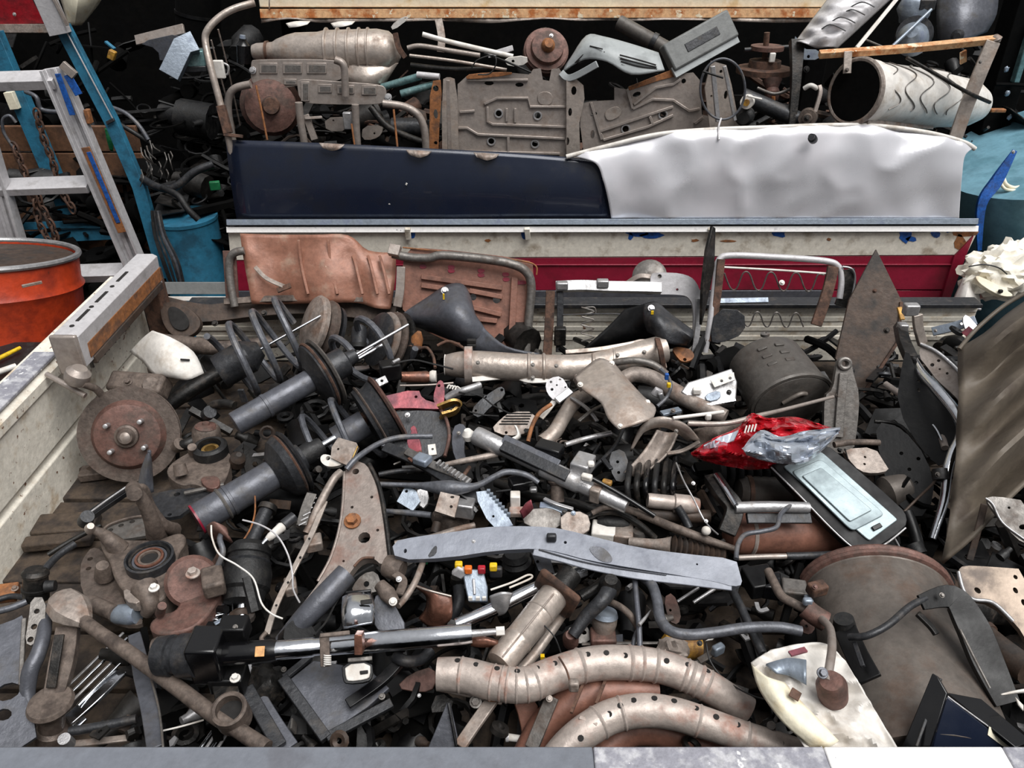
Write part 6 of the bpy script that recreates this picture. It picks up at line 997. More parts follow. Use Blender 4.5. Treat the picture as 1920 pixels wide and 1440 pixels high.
t = T('bead', 'white round bead at the end of the thin wire', 'bead'); t.add('bead', g_blob(P(1324, 995, .2), (.008, .008, .008), .02, 2, 1, 3), 'palewhite'); t.bolt((1324, 977, .205), ND, 6, 'silver'); t.bolt((1300, 906, .235), ND, 6, 'silver')
rod('tie_rod', 'long brown steering rod ending at the ribbed boot', 'knuckle', [(1110, 962, .18), (1140, 950, .19), (1180, 956, .19), (1260, 988, .19), (1330, 1014, .18), (1382, 1030, .17)], [10, 12, 14, 17, 16, 10], 'rod')
rod('tie_rod', 'dark bowed pipe beside the brown steering rod', 'dark', [(1090, 975, .16), (1120, 962, .17), (1160, 962, .17), (1200, 985, .16), (1228, 1010, .14)], 14, 'rod')
t = T('steering_boot', 'brown accordion steering boot above the blue bar', 'boot'); A, B = P(1258, 1024, .16), P(1358, 1042, .15)
for i in range(10): p_ = A.lerp(B, i / 10); t.la('ring', 'darkbrown', p_, p_ + (B - A).normalized() * .009, [(0, 30), (.5, 46 - i * .8), (1, 30)], n=20)
t.la('neck', 'tan', P(1180, 1016, .15), A, [(0, 18), (.6, 20), (.8, 26), (1, 36)])
t = T('valve_block', 'white plastic valve block with a black cap', 'valve'); t.bx('block', 'palewhite', (1135, 1000, .14), (.05, .04, .03), rz=-.15); t.bx('block', 'tan', (1168, 1004, .14), (.035, .04, .03), rz=-.15); t.la('cap', 'rubber', (1120, 980, .15), (1180, 984, .15), [(0, 20), (.3, 32), (.8, 30), (1, 20)]); t.la('nipple', 'grey', (1198, 1010, .13), (1198, 995, .15), [(0, 26), (.7, 26), (1, 22)])
# long blue bar
t = T('long_bar', 'long curved blue grey steel bar across the pile', 'bar')
g = ti((1050, 1030, .235), (0, -.4, .92))
b = t.pl('face', 'barblue', g, [(734, 1016), (780, 1006), (848, 998), (900, 989), (960, 986), (1030, 988), (1064, 994), (1120, 1008), (1192, 1026), (1280, 1038), (1380, 1048), (1386, 1070), (1393, 1096), (1376, 1100), (1340, 1090), (1270, 1078), (1192, 1066), (1100, 1050), (1050, 1036), (1010, 1028), (930, 1032), (840, 1046), (742, 1050)], .014, [(888, 1015, 6), (760, 1033, 6, 9), (1060, 1017, 6), (1307, 1058, 4)], r=1, bev=0)
t.ba('lower_flange', 'barblue', [on(g, 1000, 1034, -.004), on(g, 1050, 1046, -.004), on(g, 1110, 1062, -.004), on(g, 1192, 1078, -.004), on(g, 1290, 1090, -.004), on(g, 1372, 1100, -.004)], 16, 6, up=ND, par=b); t.ba('groove', 'bluegrey', [on(g, 1010, 1030, .001), on(g, 1080, 1050, .001), on(g, 1150, 1064, .001), on(g, 1250, 1078, .001)], 3, 3, up=g[1], par=b)
t.bx('clip', 'char', on(g, 1034, 1008, .006), (.016, .01, .014), par=b); t.bolt(on(g, 888, 1015, .0), g[1], 6, 'silver', par=b); t.pl('dent', 'bluegrey', g, [(1100, 1024), (1130, 1024), (1150, 1046), (1145, 1056), (1120, 1050)], .001, off=.0012, r=2, par=b, bev=0); t.pl('dent', 'char', g, [(800, 1046), (812, 1026), (820, 1022), (818, 1040)], .001, off=.0012, r=1, par=b, bev=0)
# ------------------------------------------------------------ lower left
t = T('track_rod', 'long rusty brown rod with a square end and a ring eye', 'rod')
t.tu('rod', 'knuckle', [(130, 1140, .17), (175, 1178, .17), (233, 1218, .17), (320, 1280, .165), (400, 1340, .16), (445, 1368, .155), (500, 1404, .15)], [26, 26, 28, 29, 29, 28, 30], n=16); t.la('flared_end', 'tan', (108, 1120, .175), (160, 1166, .17), [(0, 40), (.15, 62), (.5, 70), (.75, 54), (1, 28)], n=8, sq=(1, .7)); A = P(437, 1342, .16)
t.add('ring_eye', g_lathe(A, A + Vector((0, -.25, 1)), [(-.01, .024), (.024, .024), (.026, .021), (.024, .018), (.002, .018)], 30), 'knuckle'); t.lm('eye_bore', 'slot', A + Vector((0, 0, .004)), A + Vector((0, -.25, 1)), [(0, .018), (.004, .018)]); t.ba('lug', 'dark', [(420, 1280, .16), (428, 1310, .16)], 44, 14)
for i in range(4):
    t = T('chrome_strip', ('topmost', 'second from top', 'third from top', 'lowest')[i] + ' of the thin chrome strips above the chrome bumper piece', 'strip', 'chrome strips at the lower left'); t.ba('strip', ('silver', 'chrome')[i % 2], [(118 + i * 9, 1296 + i * 9, .06 + i * .004), (232 + i * 8, 1186 + i * 9, .07 + i * .004)], 5, 4)
t = T('chrome_bumper', 'broad chrome bumper piece at the lower left', 'bumper'); t.ba('bumper', 'chrome', [(128, 1352, .06), (180, 1306, .07), (228, 1258, .07)], 28, 8); t.ba('lip', 'chrome', [(132, 1372, .05), (160, 1345, .055)], 14, 6)
for i in range(4):
    t = T('chrome_strip', ('leftmost', 'second', 'third', 'rightmost')[i] + ' of the short chrome strips poking out behind the near rail', 'strip', 'chrome strips at the near rail'); t.ba('strip', ('chrome', 'silver')[i % 2], [(372 + i * 11, 1408, .1), (402 + i * 10, 1366, .1)], 6, 5)
t = T('suspension_wishbone', 'brown tapered suspension arm standing on a round bush', 'suspension arm')
t.ba('arm', 'knuckle', [(128, 1176, .15), (118, 1240, .13), (100, 1316, .1)], 44, 20, scl=[.9, 1, .8]); t.ba('channel', 'dark', [(112, 1190, .165), (104, 1240, .145), (96, 1290, .12)], 18, 6); A = P(97, 1325, .1); t.lm('bush_flange', 'knuckle', A, A + UPZ, [(0, .03), (.006, .033), (.012, .03)], n=30); t.la('bush', 'discgrey', (97, 1330, .095), (97, 1385, .04), [(0, 46), (.6, 46), (.7, 58), (1, 56)], n=28)
t = T('bent_arm_tube', 'blue grey bent tube arm at the left edge', 'tube'); t.tu('tube', 'bluegrey', [(86, 1140, .15), (82, 1190, .15), (70, 1230, .14), (58, 1255, .13), (52, 1290, .11), (54, 1330, .09)], [24, 26, 28, 30, 28, 20], n=14); t.pl('hole_plate', 'grey', ti((70, 1165, .16), (.2, -.4, .9)), [(58, 1120), (86, 1120), (84, 1180), (62, 1212), (46, 1205), (54, 1160)], .008, [(69, 1146, 10), (64, 1175, 11), (57, 1199, 11)], r=1)
t = T('damper_unit', 'dark damper top with clamp bands at the left edge', 'damper'); t.la('body', 'dark', (68, 1122, .13), (66, 1068, .18), [(0, 44), (.3, 46), (.32, 50), (.4, 50), (.42, 44), (.8, 42), (.82, 47), (.9, 47), (1, 36)]); t.tu('pipe', 'char', [(75, 1080, .17), (105, 1045, .17), (140, 1020, .17)], 14); t.la('knob', 'rubber', (86, 1100, .16), (104, 1098, .16), [(0, 24), (1, 20)])
t = T('perforated_sheet', 'blue grey steel panel with large oval holes at the left edge', 'panel'); g = ti((10, 1280, .12), (.15, -.3, .94)); t.pl('panel', 'bluegrey', g, [(-60, 1190), (20, 1165), (48, 1150), (44, 1220), (40, 1290), (62, 1340), (70, 1396), (-60, 1420)], .006, [(14, 1297, 44, 34, 20), (6, 1340, 30, 22)], r=1); t.ba('rim', 'grey', [on(g, 46, 1160, .003), on(g, 42, 1230, .003), on(g, 40, 1285, .003)], 8, 8, up=g[1])
rod('hose', 'grey hose running in from the left edge above the panel', 'hose', [(-20, 1150, .14), (20, 1140, .14), (50, 1128, .14)], 13, 'hose'); rod('hose', 'second hose just below at the left edge', 'char', [(-20, 1130, .13), (20, 1118, .13), (52, 1122, .13)], 11, 'hose')
t = T('orange_clamp', 'orange rusted clamp at the left edge', 'clamp'); t.bx('clamp', 'rustor', (4, 1113, .12), (.05, .03, .02), rz=.2); t.bolt((28, 1104, .13), UPZ, 10, 'tan')
t = T('flat_bar', 'grey flat bar standing behind the near rail', 'bar'); t.ba('bar', 'bluegrey', [(252, 1190, .1), (266, 1260, .13), (282, 1330, .14), (292, 1404, .15)], 36, 10, scl=[.7, .9, .9, .8]); t.ba('edge', 'grey', [(280, 1262, .14), (298, 1330, .15), (306, 1402, .16)], 4, 5)
t = T('lower_pipe', 'dark pipe with a tan strip behind the near rail', 'pipe'); t.tu('pipe', 'char', [(130, 1372, .09), (190, 1362, .09), (256, 1348, .09)], 18); t.ba('strip', 'tan', [(130, 1396, .07), (256, 1382, .07)], 14, 5); t.la('end_ring', 'silver', (128, 1395, .1), (120, 1385, .12), [(0, 26), (1, 22)])
rod('pale_wire', 'pale thin wire across the dark gap at the lower left', 'palewhite', [(306, 1370, .12), (340, 1362, .12), (382, 1350, .12)], 3.5, 'wire', n=6)
t = T('dark_lever', 'glossy dark lever above the grey three hole plate', 'lever'); t.ba('lever', 'blackgloss', [(158, 975, .14), (190, 952, .14), (240, 918, .14)], 20, 10); t.tu('edge', 'silver', [(162, 966, .15), (200, 938, .15), (238, 912, .15)], 4); t.la('eye', 'char', (160, 978, .13), (164, 968, .15), [(0, 28), (1, 24)])
t = T('dark_plate', 'dark plate with a hole beside the pale strut tube', 'plate'); t.pl('plate', 'char', hz(.1), [(270, 930), (320, 918), (352, 915), (420, 905), (425, 920), (360, 950), (330, 972), (280, 965)], .008, [(332, 927, 12), (318, 965, 8)], r=1); t.ba('lip', 'grey', [(345, 925, .11), (420, 908, .11)], 7, 5)
# steering lock column
t = T('steering_shaft', 'chrome steering shaft with a black lock housing', 'steering column')
A, B, z = P(400, 1228, .2), P(885, 1188, .22), 0; d = (B - A).normalized()
t.la('sleeve', 'blackgloss', A, P(520, 1220, .205), [(0, 40), (.05, 44), (.9, 42), (1, 38)], n=24); t.la('tube', 'chrome', P(512, 1220, .205), B, [(0, 36), (.2, 36), (.21, 32), (.28, 32), (.285, 36), (.45, 36), (.46, 40), (.97, 38), (1, 36)], n=28); t.la('spline', 'silver', B, P(934, 1184, .22), [(0, 14), (.8, 12), (1, 12)], n=16); t.la('hex_end', 'palewhite', P(930, 1184, .22), P(946, 1183, .22), [(0, 18), (1, 18)], n=6)
t.la('housing', 'char', P(292, 1230, .19), P(372, 1228, .2), [(0, 50), (.1, 72), (.4, 76), (.42, 66), (.6, 66), (.62, 80), (1, 80)], n=32); t.la('mouth', 'knuckle', P(300, 1226, .19), P(288, 1228, .19), [(0, 66), (1, 58)], n=28); t.bx('lock_body', 'blackgloss', P(392, 1228, .2), (.045, .05, .07), bev=.004); t.bx('lower_lug', 'black', P(430, 1272, .16), (.05, .035, .03)); t.bolt(P(441, 1272, .18), UPZ, 15, 'palewhite'); t.bx('upper_lug', 'black', P(440, 1180, .22), (.04, .03, .03)); t.bolt(P(441, 1176, .235), ND, 8, 'grey')
t.ba('orange_sticker', 'stickertan', [P(478, 1222, .2235), P(496, 1221, .2235)], 19, 2, up=ND, label='orange square sticker'); t.ba('clamp', 'copper', [P(674, 1186, .245), P(674, 1224, .22)], 15, 26, up=ND); t.ba('bracket', 'knuckle', [P(600, 1192, .235), P(656, 1186, .235)], 8, 6, up=ND); t.ba('bracket', 'knuckle', [P(608, 1190, .235), P(610, 1250, .2)], 18, 5, up=ND)
t.co('return_spring', 'palewhite', P(614, 1228, .215), P(614, 1248, .205), 12, 5, 3); t.pa('tongue', 'copper', [[(884, 1196, .2), (905, 1194, .205), (934, 1204, .2)], [(884, 1210, .19), (905, 1212, .19), (925, 1210, .19)]], .006)
t = T('buckle_latch', 'white and black latch plate under the chrome shaft', 'latch'); g = ti((670, 1258, .19), ND); b = t.pl('rim', 'blackgloss', g, [(640, 1242), (698, 1238), (700, 1270), (690, 1280), (650, 1284), (642, 1276)], .01, r=1); t.pl('face', 'palewhite', g, [(646, 1246), (694, 1242), (694, 1268), (686, 1274), (654, 1278), (648, 1272)], .004, off=.004, r=1, par=b); t.pl('slot', 'slot', g, [(674, 1258), (690, 1256), (690, 1263), (675, 1265)], .002, off=.006, r=0, par=b); t.ba('tab', 'grey', [on(g, 652, 1238, .006), on(g, 698, 1234, .006)], 8, 4, up=g[1])
t = T('chrome_cover', 'bright folded chrome cover above the shaft', 'cover'); t.pa('cover', 'chrome', [[(644, 1120, .23), (660, 1114, .24), (698, 1112, .23)], [(642, 1148, .235), (660, 1142, .245), (702, 1140, .235)], [(644, 1180, .22), (662, 1176, .225), (702, 1170, .22)]], .004); t.ba('slot', 'slot', [(676, 1130, .248), (698, 1127, .245)], 9, 3, up=ND); t.ba('edge', 'blackgloss', [(648, 1112, .235), (696, 1108, .235)], 5, 6)
t = T('hinge_bracket', 'dark grey triangular hinge bracket beside the chrome cover', 'bracket'); g = ti((730, 1140, .2), ND); t.pl('plate', 'bluegrey', g, [(698, 1120), (722, 1108), (738, 1130), (765, 1180), (740, 1186), (698, 1180)], .012, r=1); t.la('joint', 'knuckle', (742, 1132, .22), (712, 1096, .23), [(0, 20), (.5, 32), (1, 24)]); t.bolt((737, 1128, .235), ND, 12, 'palewhite'); t.bolt((748, 1086, .23), ND, 9, 'silver'); t.ba('ear', 'knuckle', [(740, 1076, .22), (756, 1090, .22), (748, 1115, .22)], 16, 6)
rod('tan_lever', 'tan lever rod dropping from the long blue bar', 'tan', [(793, 1054, .21), (780, 1088, .21), (762, 1118, .2), (746, 1136, .2)], 13, 'rod'); t = T('green_clip', 'tiny green clip under the long blue bar', 'clip'); t.bx('clip', 'green', (800, 1051, .21), (.006, .006, .012), ry=.3, bev=.001)
t = T('arm_gusset', 'grey gusset plate with a hole inside the control arm fork', 'plate'); t.pl('gusset', 'grey', ti((690, 1095, .16), ND), [(660, 1100), (680, 1075), (706, 1070), (716, 1100), (702, 1112), (662, 1112)], .006, [(687, 1095, 11)], r=1)
rod('black_cable', 'thin black cable curving along the control arm', 'rubber', [(700, 1060, .2), (660, 1085, .2), (630, 1130, .18), (612, 1165, .17), (590, 1190, .16)], 4, 'cable', n=6)
t = T('copper_bracket', 'folded copper coloured bracket right of the hinge', 'bracket'); t.pa('fold', 'copper', [[(778, 1098, .2), (800, 1106, .21), (846, 1118, .2)], [(800, 1116, .18), (812, 1122, .2), (848, 1136, .19)], [(800, 1140, .16), (812, 1150, .18), (846, 1158, .17)], [(786, 1160, .15), (806, 1174, .15), (830, 1172, .15)]], .005); t.tu('edge', 'cattan', [(778, 1098, .204), (800, 1106, .214), (846, 1118, .204)], 4)
t = T('fuse_connector', 'pale blue connector with yellow orange and red plugs', 'connector'); g = ti((892, 1095, .2), (0, -.6, .8)); b = t.pl('body', 'bluesilver', g, [(866, 1066), (906, 1068), (914, 1100), (914, 1128), (878, 1128), (872, 1100)], .02, r=0, bev=.002); t.ba('rib', 'silver', [on(g, 888, 1085, .002), on(g, 890, 1115, .002)], 5, 4, up=g[1], par=b)
for x, y, m in ((860, 1060, 'yellow'), (878, 1068, 'orange'), (903, 1068, 'redplug'), (925, 1063, 'yellow')): t.bx('plug', m, on(g, x, y, .01), (.012, .01, .012), bev=.002, label=m.replace('plug', '') + ' plug')
for x in (882, 896, 908): t.bx('pin', 'palewhite', on(g, x, 1122, .003), (.006, .004, .006), bev=0)
t.bx('side_wing', 'alu', on(g, 862, 1072, .004), (.02, .01, .02), ry=.6); t.bx('side_wing', 'char', on(g, 930, 1072, -.004), (.02, .01, .02))
t = T('rubber_mount', 'black rubber mount under the long blue bar', 'mount'); t.la('mount', 'rubber', (970, 1062, .14), (966, 1036, .17), [(0, 48), (.3, 56), (.5, 44), (.7, 52), (1, 40)]); t.pl('plate', 'bluegrey', ti((1015, 1055, .17), ND), [(996, 1036), (1030, 1040), (1040, 1075), (1010, 1070)], .006, [(1008, 1053, 6)], r=0)
rod('chrome_pipe', 'dark shiny tube running up to the rusty flange', 'chrome', [(856, 1172, .17), (920, 1145, .18), (1000, 1105, .19), (1096, 1068, .19)], 26, 'tube', n=16)
t = T('spring_clip', 'bent wire spring clip over the shiny tube', 'clip'); t.tu('wire', 'palewhite', [(920, 1106, .22), (960, 1092, .225), (990, 1078, .225), (996, 1084, .22), (955, 1102, .22)], 4); t.pa('torn_foil', 'silver', [[(918, 1118, .21), (940, 1110, .22), (962, 1112, .215)], [(924, 1140, .19), (944, 1135, .2), (956, 1125, .205)], [(932, 1155, .17), (946, 1150, .18), (952, 1140, .19)]], .003, amp=.004, fr=50)
t = T('down_pipe', 'pale tan exhaust down pipe with a rusty square flange', 'exhaust'); A, B = P(936, 1244, .18), P(1038, 1118, .2); d = (B - A).normalized(); t.la('pipe', 'cattan', A, B, [(0, 52), (.03, 56), (.3, 58), (.31, 60), (.34, 60), (.35, 58), (.72, 60), (.73, 63), (.76, 60), (1, 60)], n=32)
e = d.cross(ND).normalized(); u = e.cross(d); t.add('flange', g_box(B + d * .006, (e, u, d), (.075, .07, .012)), 'rust', bev=.006, label='rusty flange plate'); t.tu('seam', 'tan', [A + u * .026, B - d * .01 + u * .026], 3); t.tu('stub', 'dark', [B + d * .01, B + d * .05], 44); t.tu('side_pipe', 'cattan', [P(960, 1270, .13), P(1000, 1230, .14), P(1056, 1150, .15)], 20)
# ------------------------------------------------------------ lower centre
t = T('ball_joint_link', 'dark ball joint arm with a rusty red foot', 'ball joint'); t.tu('arm', 'char', [(1146, 1100, .2), (1130, 1125, .2), (1100, 1155, .18), (1074, 1192, .16)], [34, 28, 26, 22], n=14); t.la('head', 'dark', (1142, 1106, .19), (1146, 1086, .22), [(0, 40), (.5, 42), (.7, 34), (1, 24)]); t.la('foot', 'discrust', (1070, 1204, .13), (1070, 1190, .16), [(0, 30), (.6, 30), (1, 18)]); t.tu('upper_rod', 'dark', [(1090, 1120, .17), (1120, 1100, .18), (1140, 1080, .18)], 20)
t = T('plastic_cup', 'beige and blue plastic cup lying in the gap', 'cup'); t.la('cup', 'tan', (1132, 1190, .12), (1134, 1150, .16), [(0, 34), (.5, 46), (.8, 48), (1, 40)]); t.la('lid', 'bluesilver', (1134, 1154, .158), (1135, 1146, .165), [(0, 50), (1, 44)]); t.bx('foot', 'discrust', (1130, 1200, .12), (.04, .03, .03)); t.pl('side', 'bluegrey', hz(.12), [(1150, 1190), (1168, 1188), (1168, 1204), (1150, 1204)], .02, r=0)
rod('rusty_rod', 'curved rusty rod right of the ball joint arm', 'knuckle', [(1138, 1126, .18), (1160, 1136, .185), (1180, 1152, .18), (1196, 1176, .16)], 13, 'rod')
rod('steel_rod', 'thin blue grey rod hanging from the blue bar', 'bluegrey', [(1190, 1084, .2), (1194, 1130, .19), (1198, 1172, .18), (1200, 1226, .16)], 11, 'rod'); rod('steel_rod', 'second thin rod beside the hanging rod', 'hose', [(1184, 1232, .15), (1190, 1196, .16), (1200, 1176, .18)], 9, 'rod')
rod('torn_fin', 'small silver torn fin near the curved rusty rod', 'silver', [(1198, 1172, .19), (1210, 1158, .19), (1220, 1144, .19)], [8, 6, 2], 'fin')
rod('coolant_hose', 'thick dark blue hose curving right under the long bar', 'hose', [(1206, 1082, .2), (1222, 1096, .205), (1232, 1125, .205), (1238, 1160, .2), (1256, 1182, .2), (1290, 1190, .2), (1340, 1186, .2), (1400, 1177, .2), (1460, 1176, .195), (1502, 1184, .19)], 21, 'hose', n=14)
rod('long_bolt_rod', 'grey rod crossing under the thick hose', 'char', [(1368, 1098, .17), (1390, 1140, .17), (1412, 1190, .165), (1430, 1226, .16)], 17, 'rod')
t = T('yellow_pump', 'rusty yellow pump body behind the perforated pipe', 'pump'); t.la('body', 'yellowrust', (1240, 1212, .1), (1316, 1216, .1), [(0, 30), (.1, 50), (.4, 54), (.45, 44), (.6, 48), (1, 36)]); t.add('lump', g_blob(P(1262, 1218, .13), (.025, .02, .018), .3, 4, 3, 3), 'tan'); t.bolt((1312, 1206, .13), ND, 8, 'dark')
t = T('bracket_tab', 'bluish square tab bracket near the yellow pump', 'bracket'); t.bx('tab', 'bluesilver', (1346, 1218, .14), (.02, .012, .018), rz=.5); t.ba('arm', 'grey', [(1310, 1240, .12), (1340, 1222, .13)], 14, 5); t.pl('fin', 'palewhite', ti((1335, 1195, .16), ND), [(1322, 1202), (1340, 1190), (1350, 1188), (1336, 1200)], .004, r=0)
rod('thin_wire', 'thin dark wire looping over the perforated pipe', 'rubber', [(1324, 1205, .18), (1332, 1240, .17), (1360, 1275, .16), (1410, 1304, .17), (1460, 1316, .18), (1500, 1318, .19)], 3.5, 'wire', n=6)
t = T('bolted_bracket', 'brown bracket with bolts above the perforated pipe', 'bracket'); t.pl('plate', 'discrust', ti((1265, 1150, .1), ND), [(1244, 1120), (1262, 1110), (1278, 1150), (1272, 1172), (1254, 1165)], .008, [(1257, 1144, 5)], r=1); t.tu('rod', 'silver', [(1270, 1128, .14), (1310, 1102, .15)], 6)
t = T('dark_gap_bracket', 'small silver bracket in the dark gap under the bar end', 'bracket'); t.ba('bracket', 'silver', [(1418, 1130, .12), (1424, 1145, .12), (1440, 1142, .12)], 8, 4); t.ba('arm', 'blackgloss', [(1330, 1145, .1), (1345, 1134, .11), (1360, 1132, .11)], 8, 5)
t = T('black_connector', 'black connector cluster under the bar end', 'connector'); t.bx('body', 'black', (1424, 1090, .12), (.05, .05, .03), rz=.2); t.bx('body', 'blackgloss', (1446, 1098, .12), (.03, .04, .03), rz=-.2); t.tu('lead', 'rubber', [(1395, 1085, .12), (1420, 1075, .13), (1460, 1080, .13)], 9)
t = T('grey_fitting', 'grey box fitting next to the elbow hose', 'fitting'); t.bx('box', 'grey', (1488, 1108, .13), (.04, .035, .025), rz=-.2); t.bx('box', 'bluesilver', (1516, 1128, .15), (.012, .02, .015))
t = T('elbow_hose', 'brown grey hose with a rusty joint bending down to a cap', 'hose')
t.tu('upper_hose', 'knuckle', [(1440, 1070, .2), (1452, 1094, .2), (1466, 1118, .2), (1490, 1132, .2), (1520, 1148, .195)], 17, n=12); t.tu('joint', 'discrust', [(1510, 1140, .2), (1528, 1154, .195), (1548, 1166, .19)], 38, n=14); t.tu('lower_hose', 'seatgrey', [(1540, 1160, .2), (1556, 1178, .225), (1560, 1210, .255), (1556, 1245, .27), (1550, 1278, .27)], 16, n=12); t.la('end_cap', 'discrust', (1562, 1306, .235), (1558, 1276, .275), [(0, 54), (.7, 56), (1, 40)]); t.bolt((1542, 1262, .285), ND, 16, 'bluegrey'); t.bx('clip', 'bluesilver', (1514, 1128, .215), (.014, .01, .012)); t.pl('tab', 'discrust', ti((1512, 1174, .16), ND), [(1500, 1162), (1520, 1160), (1530, 1176), (1520, 1190), (1504, 1186)], .006, [(1512, 1174, 6)], r=1)
rod('s_hose', 'thin grey S shaped hose beside the rust canister', 'hose', [(1380, 1048, .2), (1384, 1020, .205), (1398, 1002, .205), (1430, 996, .205), (1456, 988, .205), (1464, 964, .205), (1486, 944, .2)], 9, 'hose')
rod('thin_pipe', 'straight thin grey pipe below the rust canister', 'seatgrey', [(1384, 1046, .13), (1430, 1044, .13), (1475, 1043, .13)], 11, 'pipe'); rod('thin_pipe', 'dark pipe continuing from the straight grey pipe', 'char', [(1475, 1043, .13), (1520, 1042, .13), (1560, 1040, .12)], 15, 'pipe')
# perforated pipes
def perf(label, path, dd, holes, ribs, m='pinkrust', z=.2):
    t = T('perforated_pipe', label, 'pipe', 'perforated heat shield pipes'); t.tu('pipe', m, path, dd, n=24)
    for x, y in holes:
        i = min(range(len(path)), key=lambda i: abs(path[i][0] - x)); mid = P(*path[len(path) // 2]); c, n = surf(cat([P(*p) for p in path], 10), M2(mid, dd[i]) / 2, x, y); t.add('hole', g_lathe(c - n * .003, c + n, [(0, .0042), (.0036, .0042)], 10), 'slot')
    q = cat([P(*p) for p in path], 10)
    for x in ribs:
        i = min(range(1, len(q) - 1), key=lambda i: abs((q[i] - CAM).x / (q[i] - CAM).dot(AX) * F + 960 - x)); dv = (q[i + 1] - q[i - 1]).normalized(); ii = min(range(len(path)), key=lambda k: abs(path[k][0] - x)); D = dd[ii] if isinstance(dd, list) else dd
        t.la('rib', m, q[i] - dv * .003, q[i] + dv * .003, [(0, D), (.5, D + 4.5), (1, D)], n=28)
    return t
t = perf('upper perforated tan exhaust shield pipe with ribs', [(820, 1264, .17), (870, 1266, .17), (930, 1280, .17), (985, 1284, .17), (1040, 1264, .17), (1100, 1246, .17), (1160, 1242, .17), (1230, 1248, .165), (1290, 1268, .16), (1340, 1294, .15), (1402, 1334, .13)], [60, 64, 64, 64, 64, 64, 64, 62, 60, 58, 54],
     [(858, 1238), (893, 1246), (932, 1253), (970, 1258), (1007, 1253), (1040, 1244), (1102, 1227), (1137, 1224), (1172, 1229), (1250, 1239), (1290, 1246), (1327, 1258)], [864, 925, 940, 955, 970, 985, 1000, 1090, 1184, 1200, 1232, 1282, 1296, 1310, 1324])
t.pl('lower_flange', 'tan', ti((900, 1300, .14), ND), [(822, 1282), (900, 1296), (945, 1310), (940, 1322), (880, 1308), (820, 1296)], .006, r=0); t.bx('clamp_bolt', 'tan', P(1076, 1285, .19), (.014, .012, .018)); t.tu('clamp_wire', 'rust', [(1048, 1232, .2), (1062, 1256, .205), (1070, 1284, .19)], 4)
t = perf('lower perforated tan exhaust shield pipe at the near rail', [(1040, 1425, .13), (1068, 1395, .14), (1105, 1366, .15), (1150, 1342, .155), (1205, 1332, .16), (1262, 1338, .16), (1322, 1356, .155), (1400, 1382, .15), (1500, 1412, .14)], [56, 60, 62, 62, 62, 60, 58, 54, 50],
     [(1089, 1384), (1142, 1339), (1163, 1323), (1188, 1313), (1227, 1309), (1264, 1314), (1305, 1328), (1343, 1344), (1383, 1359), (1464, 1393)], [1120, 1166, 1312, 1396])
t.ba('clamp_tab', 'pinkrust', [(1086, 1345, .17), (1100, 1350, .17), (1120, 1358, .17)], 8, 5); t.la('clamp_lug', 'grey', (1446, 1368, .15), (1446, 1360, .165), [(0, 16), (1, 16)])
t = T('brown_pipe', 'red brown curved exhaust pipe between the perforated pipes', 'pipe'); t.tu('pipe', 'brownpan', [(985, 1420, .08), (1020, 1360, .1), (1070, 1318, .12), (1130, 1296, .125), (1230, 1294, .12)], [52, 56, 62, 64, 60], n=22); t.tu('inner_pipe', 'brownpan', [(1120, 1420, .08), (1180, 1370, .1), (1260, 1375, .1), (1360, 1410, .09)], 60, n=20)
for x, y in ((1082, 1310), (1128, 1294)): t.bx('seam', 'rust', P(x, y, .156), (.004, .05, .004), rz=-.4, bev=0)
t = T('brown_fin', 'brown curved fin plate left of the red brown pipe', 'plate'); t.pl('fin', 'brownpan', ti((985, 1350, .1), (.2, -.7, .6)), [(962, 1312), (1000, 1310), (1012, 1330), (1000, 1400), (985, 1410), (975, 1350)], .008, r=1)
t = T('support_bar', 'grey support bar in front of the red brown pipe', 'bar'); t.ba('bar', 'grey', [(1036, 1306, .15), (1018, 1350, .13), (996, 1404, .11)], 26, 8); t.bolt((1030, 1310, .16), ND, 10, 'tan')
t = T('support_bar', 'pale tan flat bar leaning on the near rail', 'bar'); t.ba('bar', 'tan', [(925, 1310, .14), (892, 1356, .13), (862, 1400, .12)], 24, 10); t.ba('lip', 'rustor', [(915, 1312, .15), (946, 1314, .15)], 6, 5)
t = T('bolt_ring', 'steel bolt with a round washer left of the pale flat bar', 'bolt'); t.bolt((892, 1316, .14), ND, 18, 'grey'); t.la('shank', 'dark', (892, 1316, .138), (892, 1330, .1), [(0, 24), (1, 22)])
t = T('steel_pin', 'short pale pin in the dark gap', 'pin'); t.tu('pin', 'palewhite', [(950, 1382, .08), (978, 1386, .08)], 14); t.la('head', 'alu', (948, 1382, .08), (954, 1382, .08), [(0, 18), (1, 18)])
t = T('grey_wedge', 'tall grey wedge plate left of the pale flat bar', 'plate'); t.pl('wedge', 'bluegrey', ti((840, 1370, .13), (0, -.7, .7)), [(838, 1318), (844, 1318), (862, 1400), (800, 1408)], .006, r=0); t.ba('edge', 'blackgloss', [(841, 1318, .16), (856, 1400, .12)], 6, 4)
t = T('rusty_plate', 'rusty plate behind the left end of the perforated pipe', 'plate'); t.pl('plate', 'discrust', ti((790, 1280, .1), ND), [(740, 1290), (770, 1262), (815, 1248), (818, 1290), (790, 1300)], .008, r=1); t.bolt((786, 1304, .1), ND, 6, 'silver')
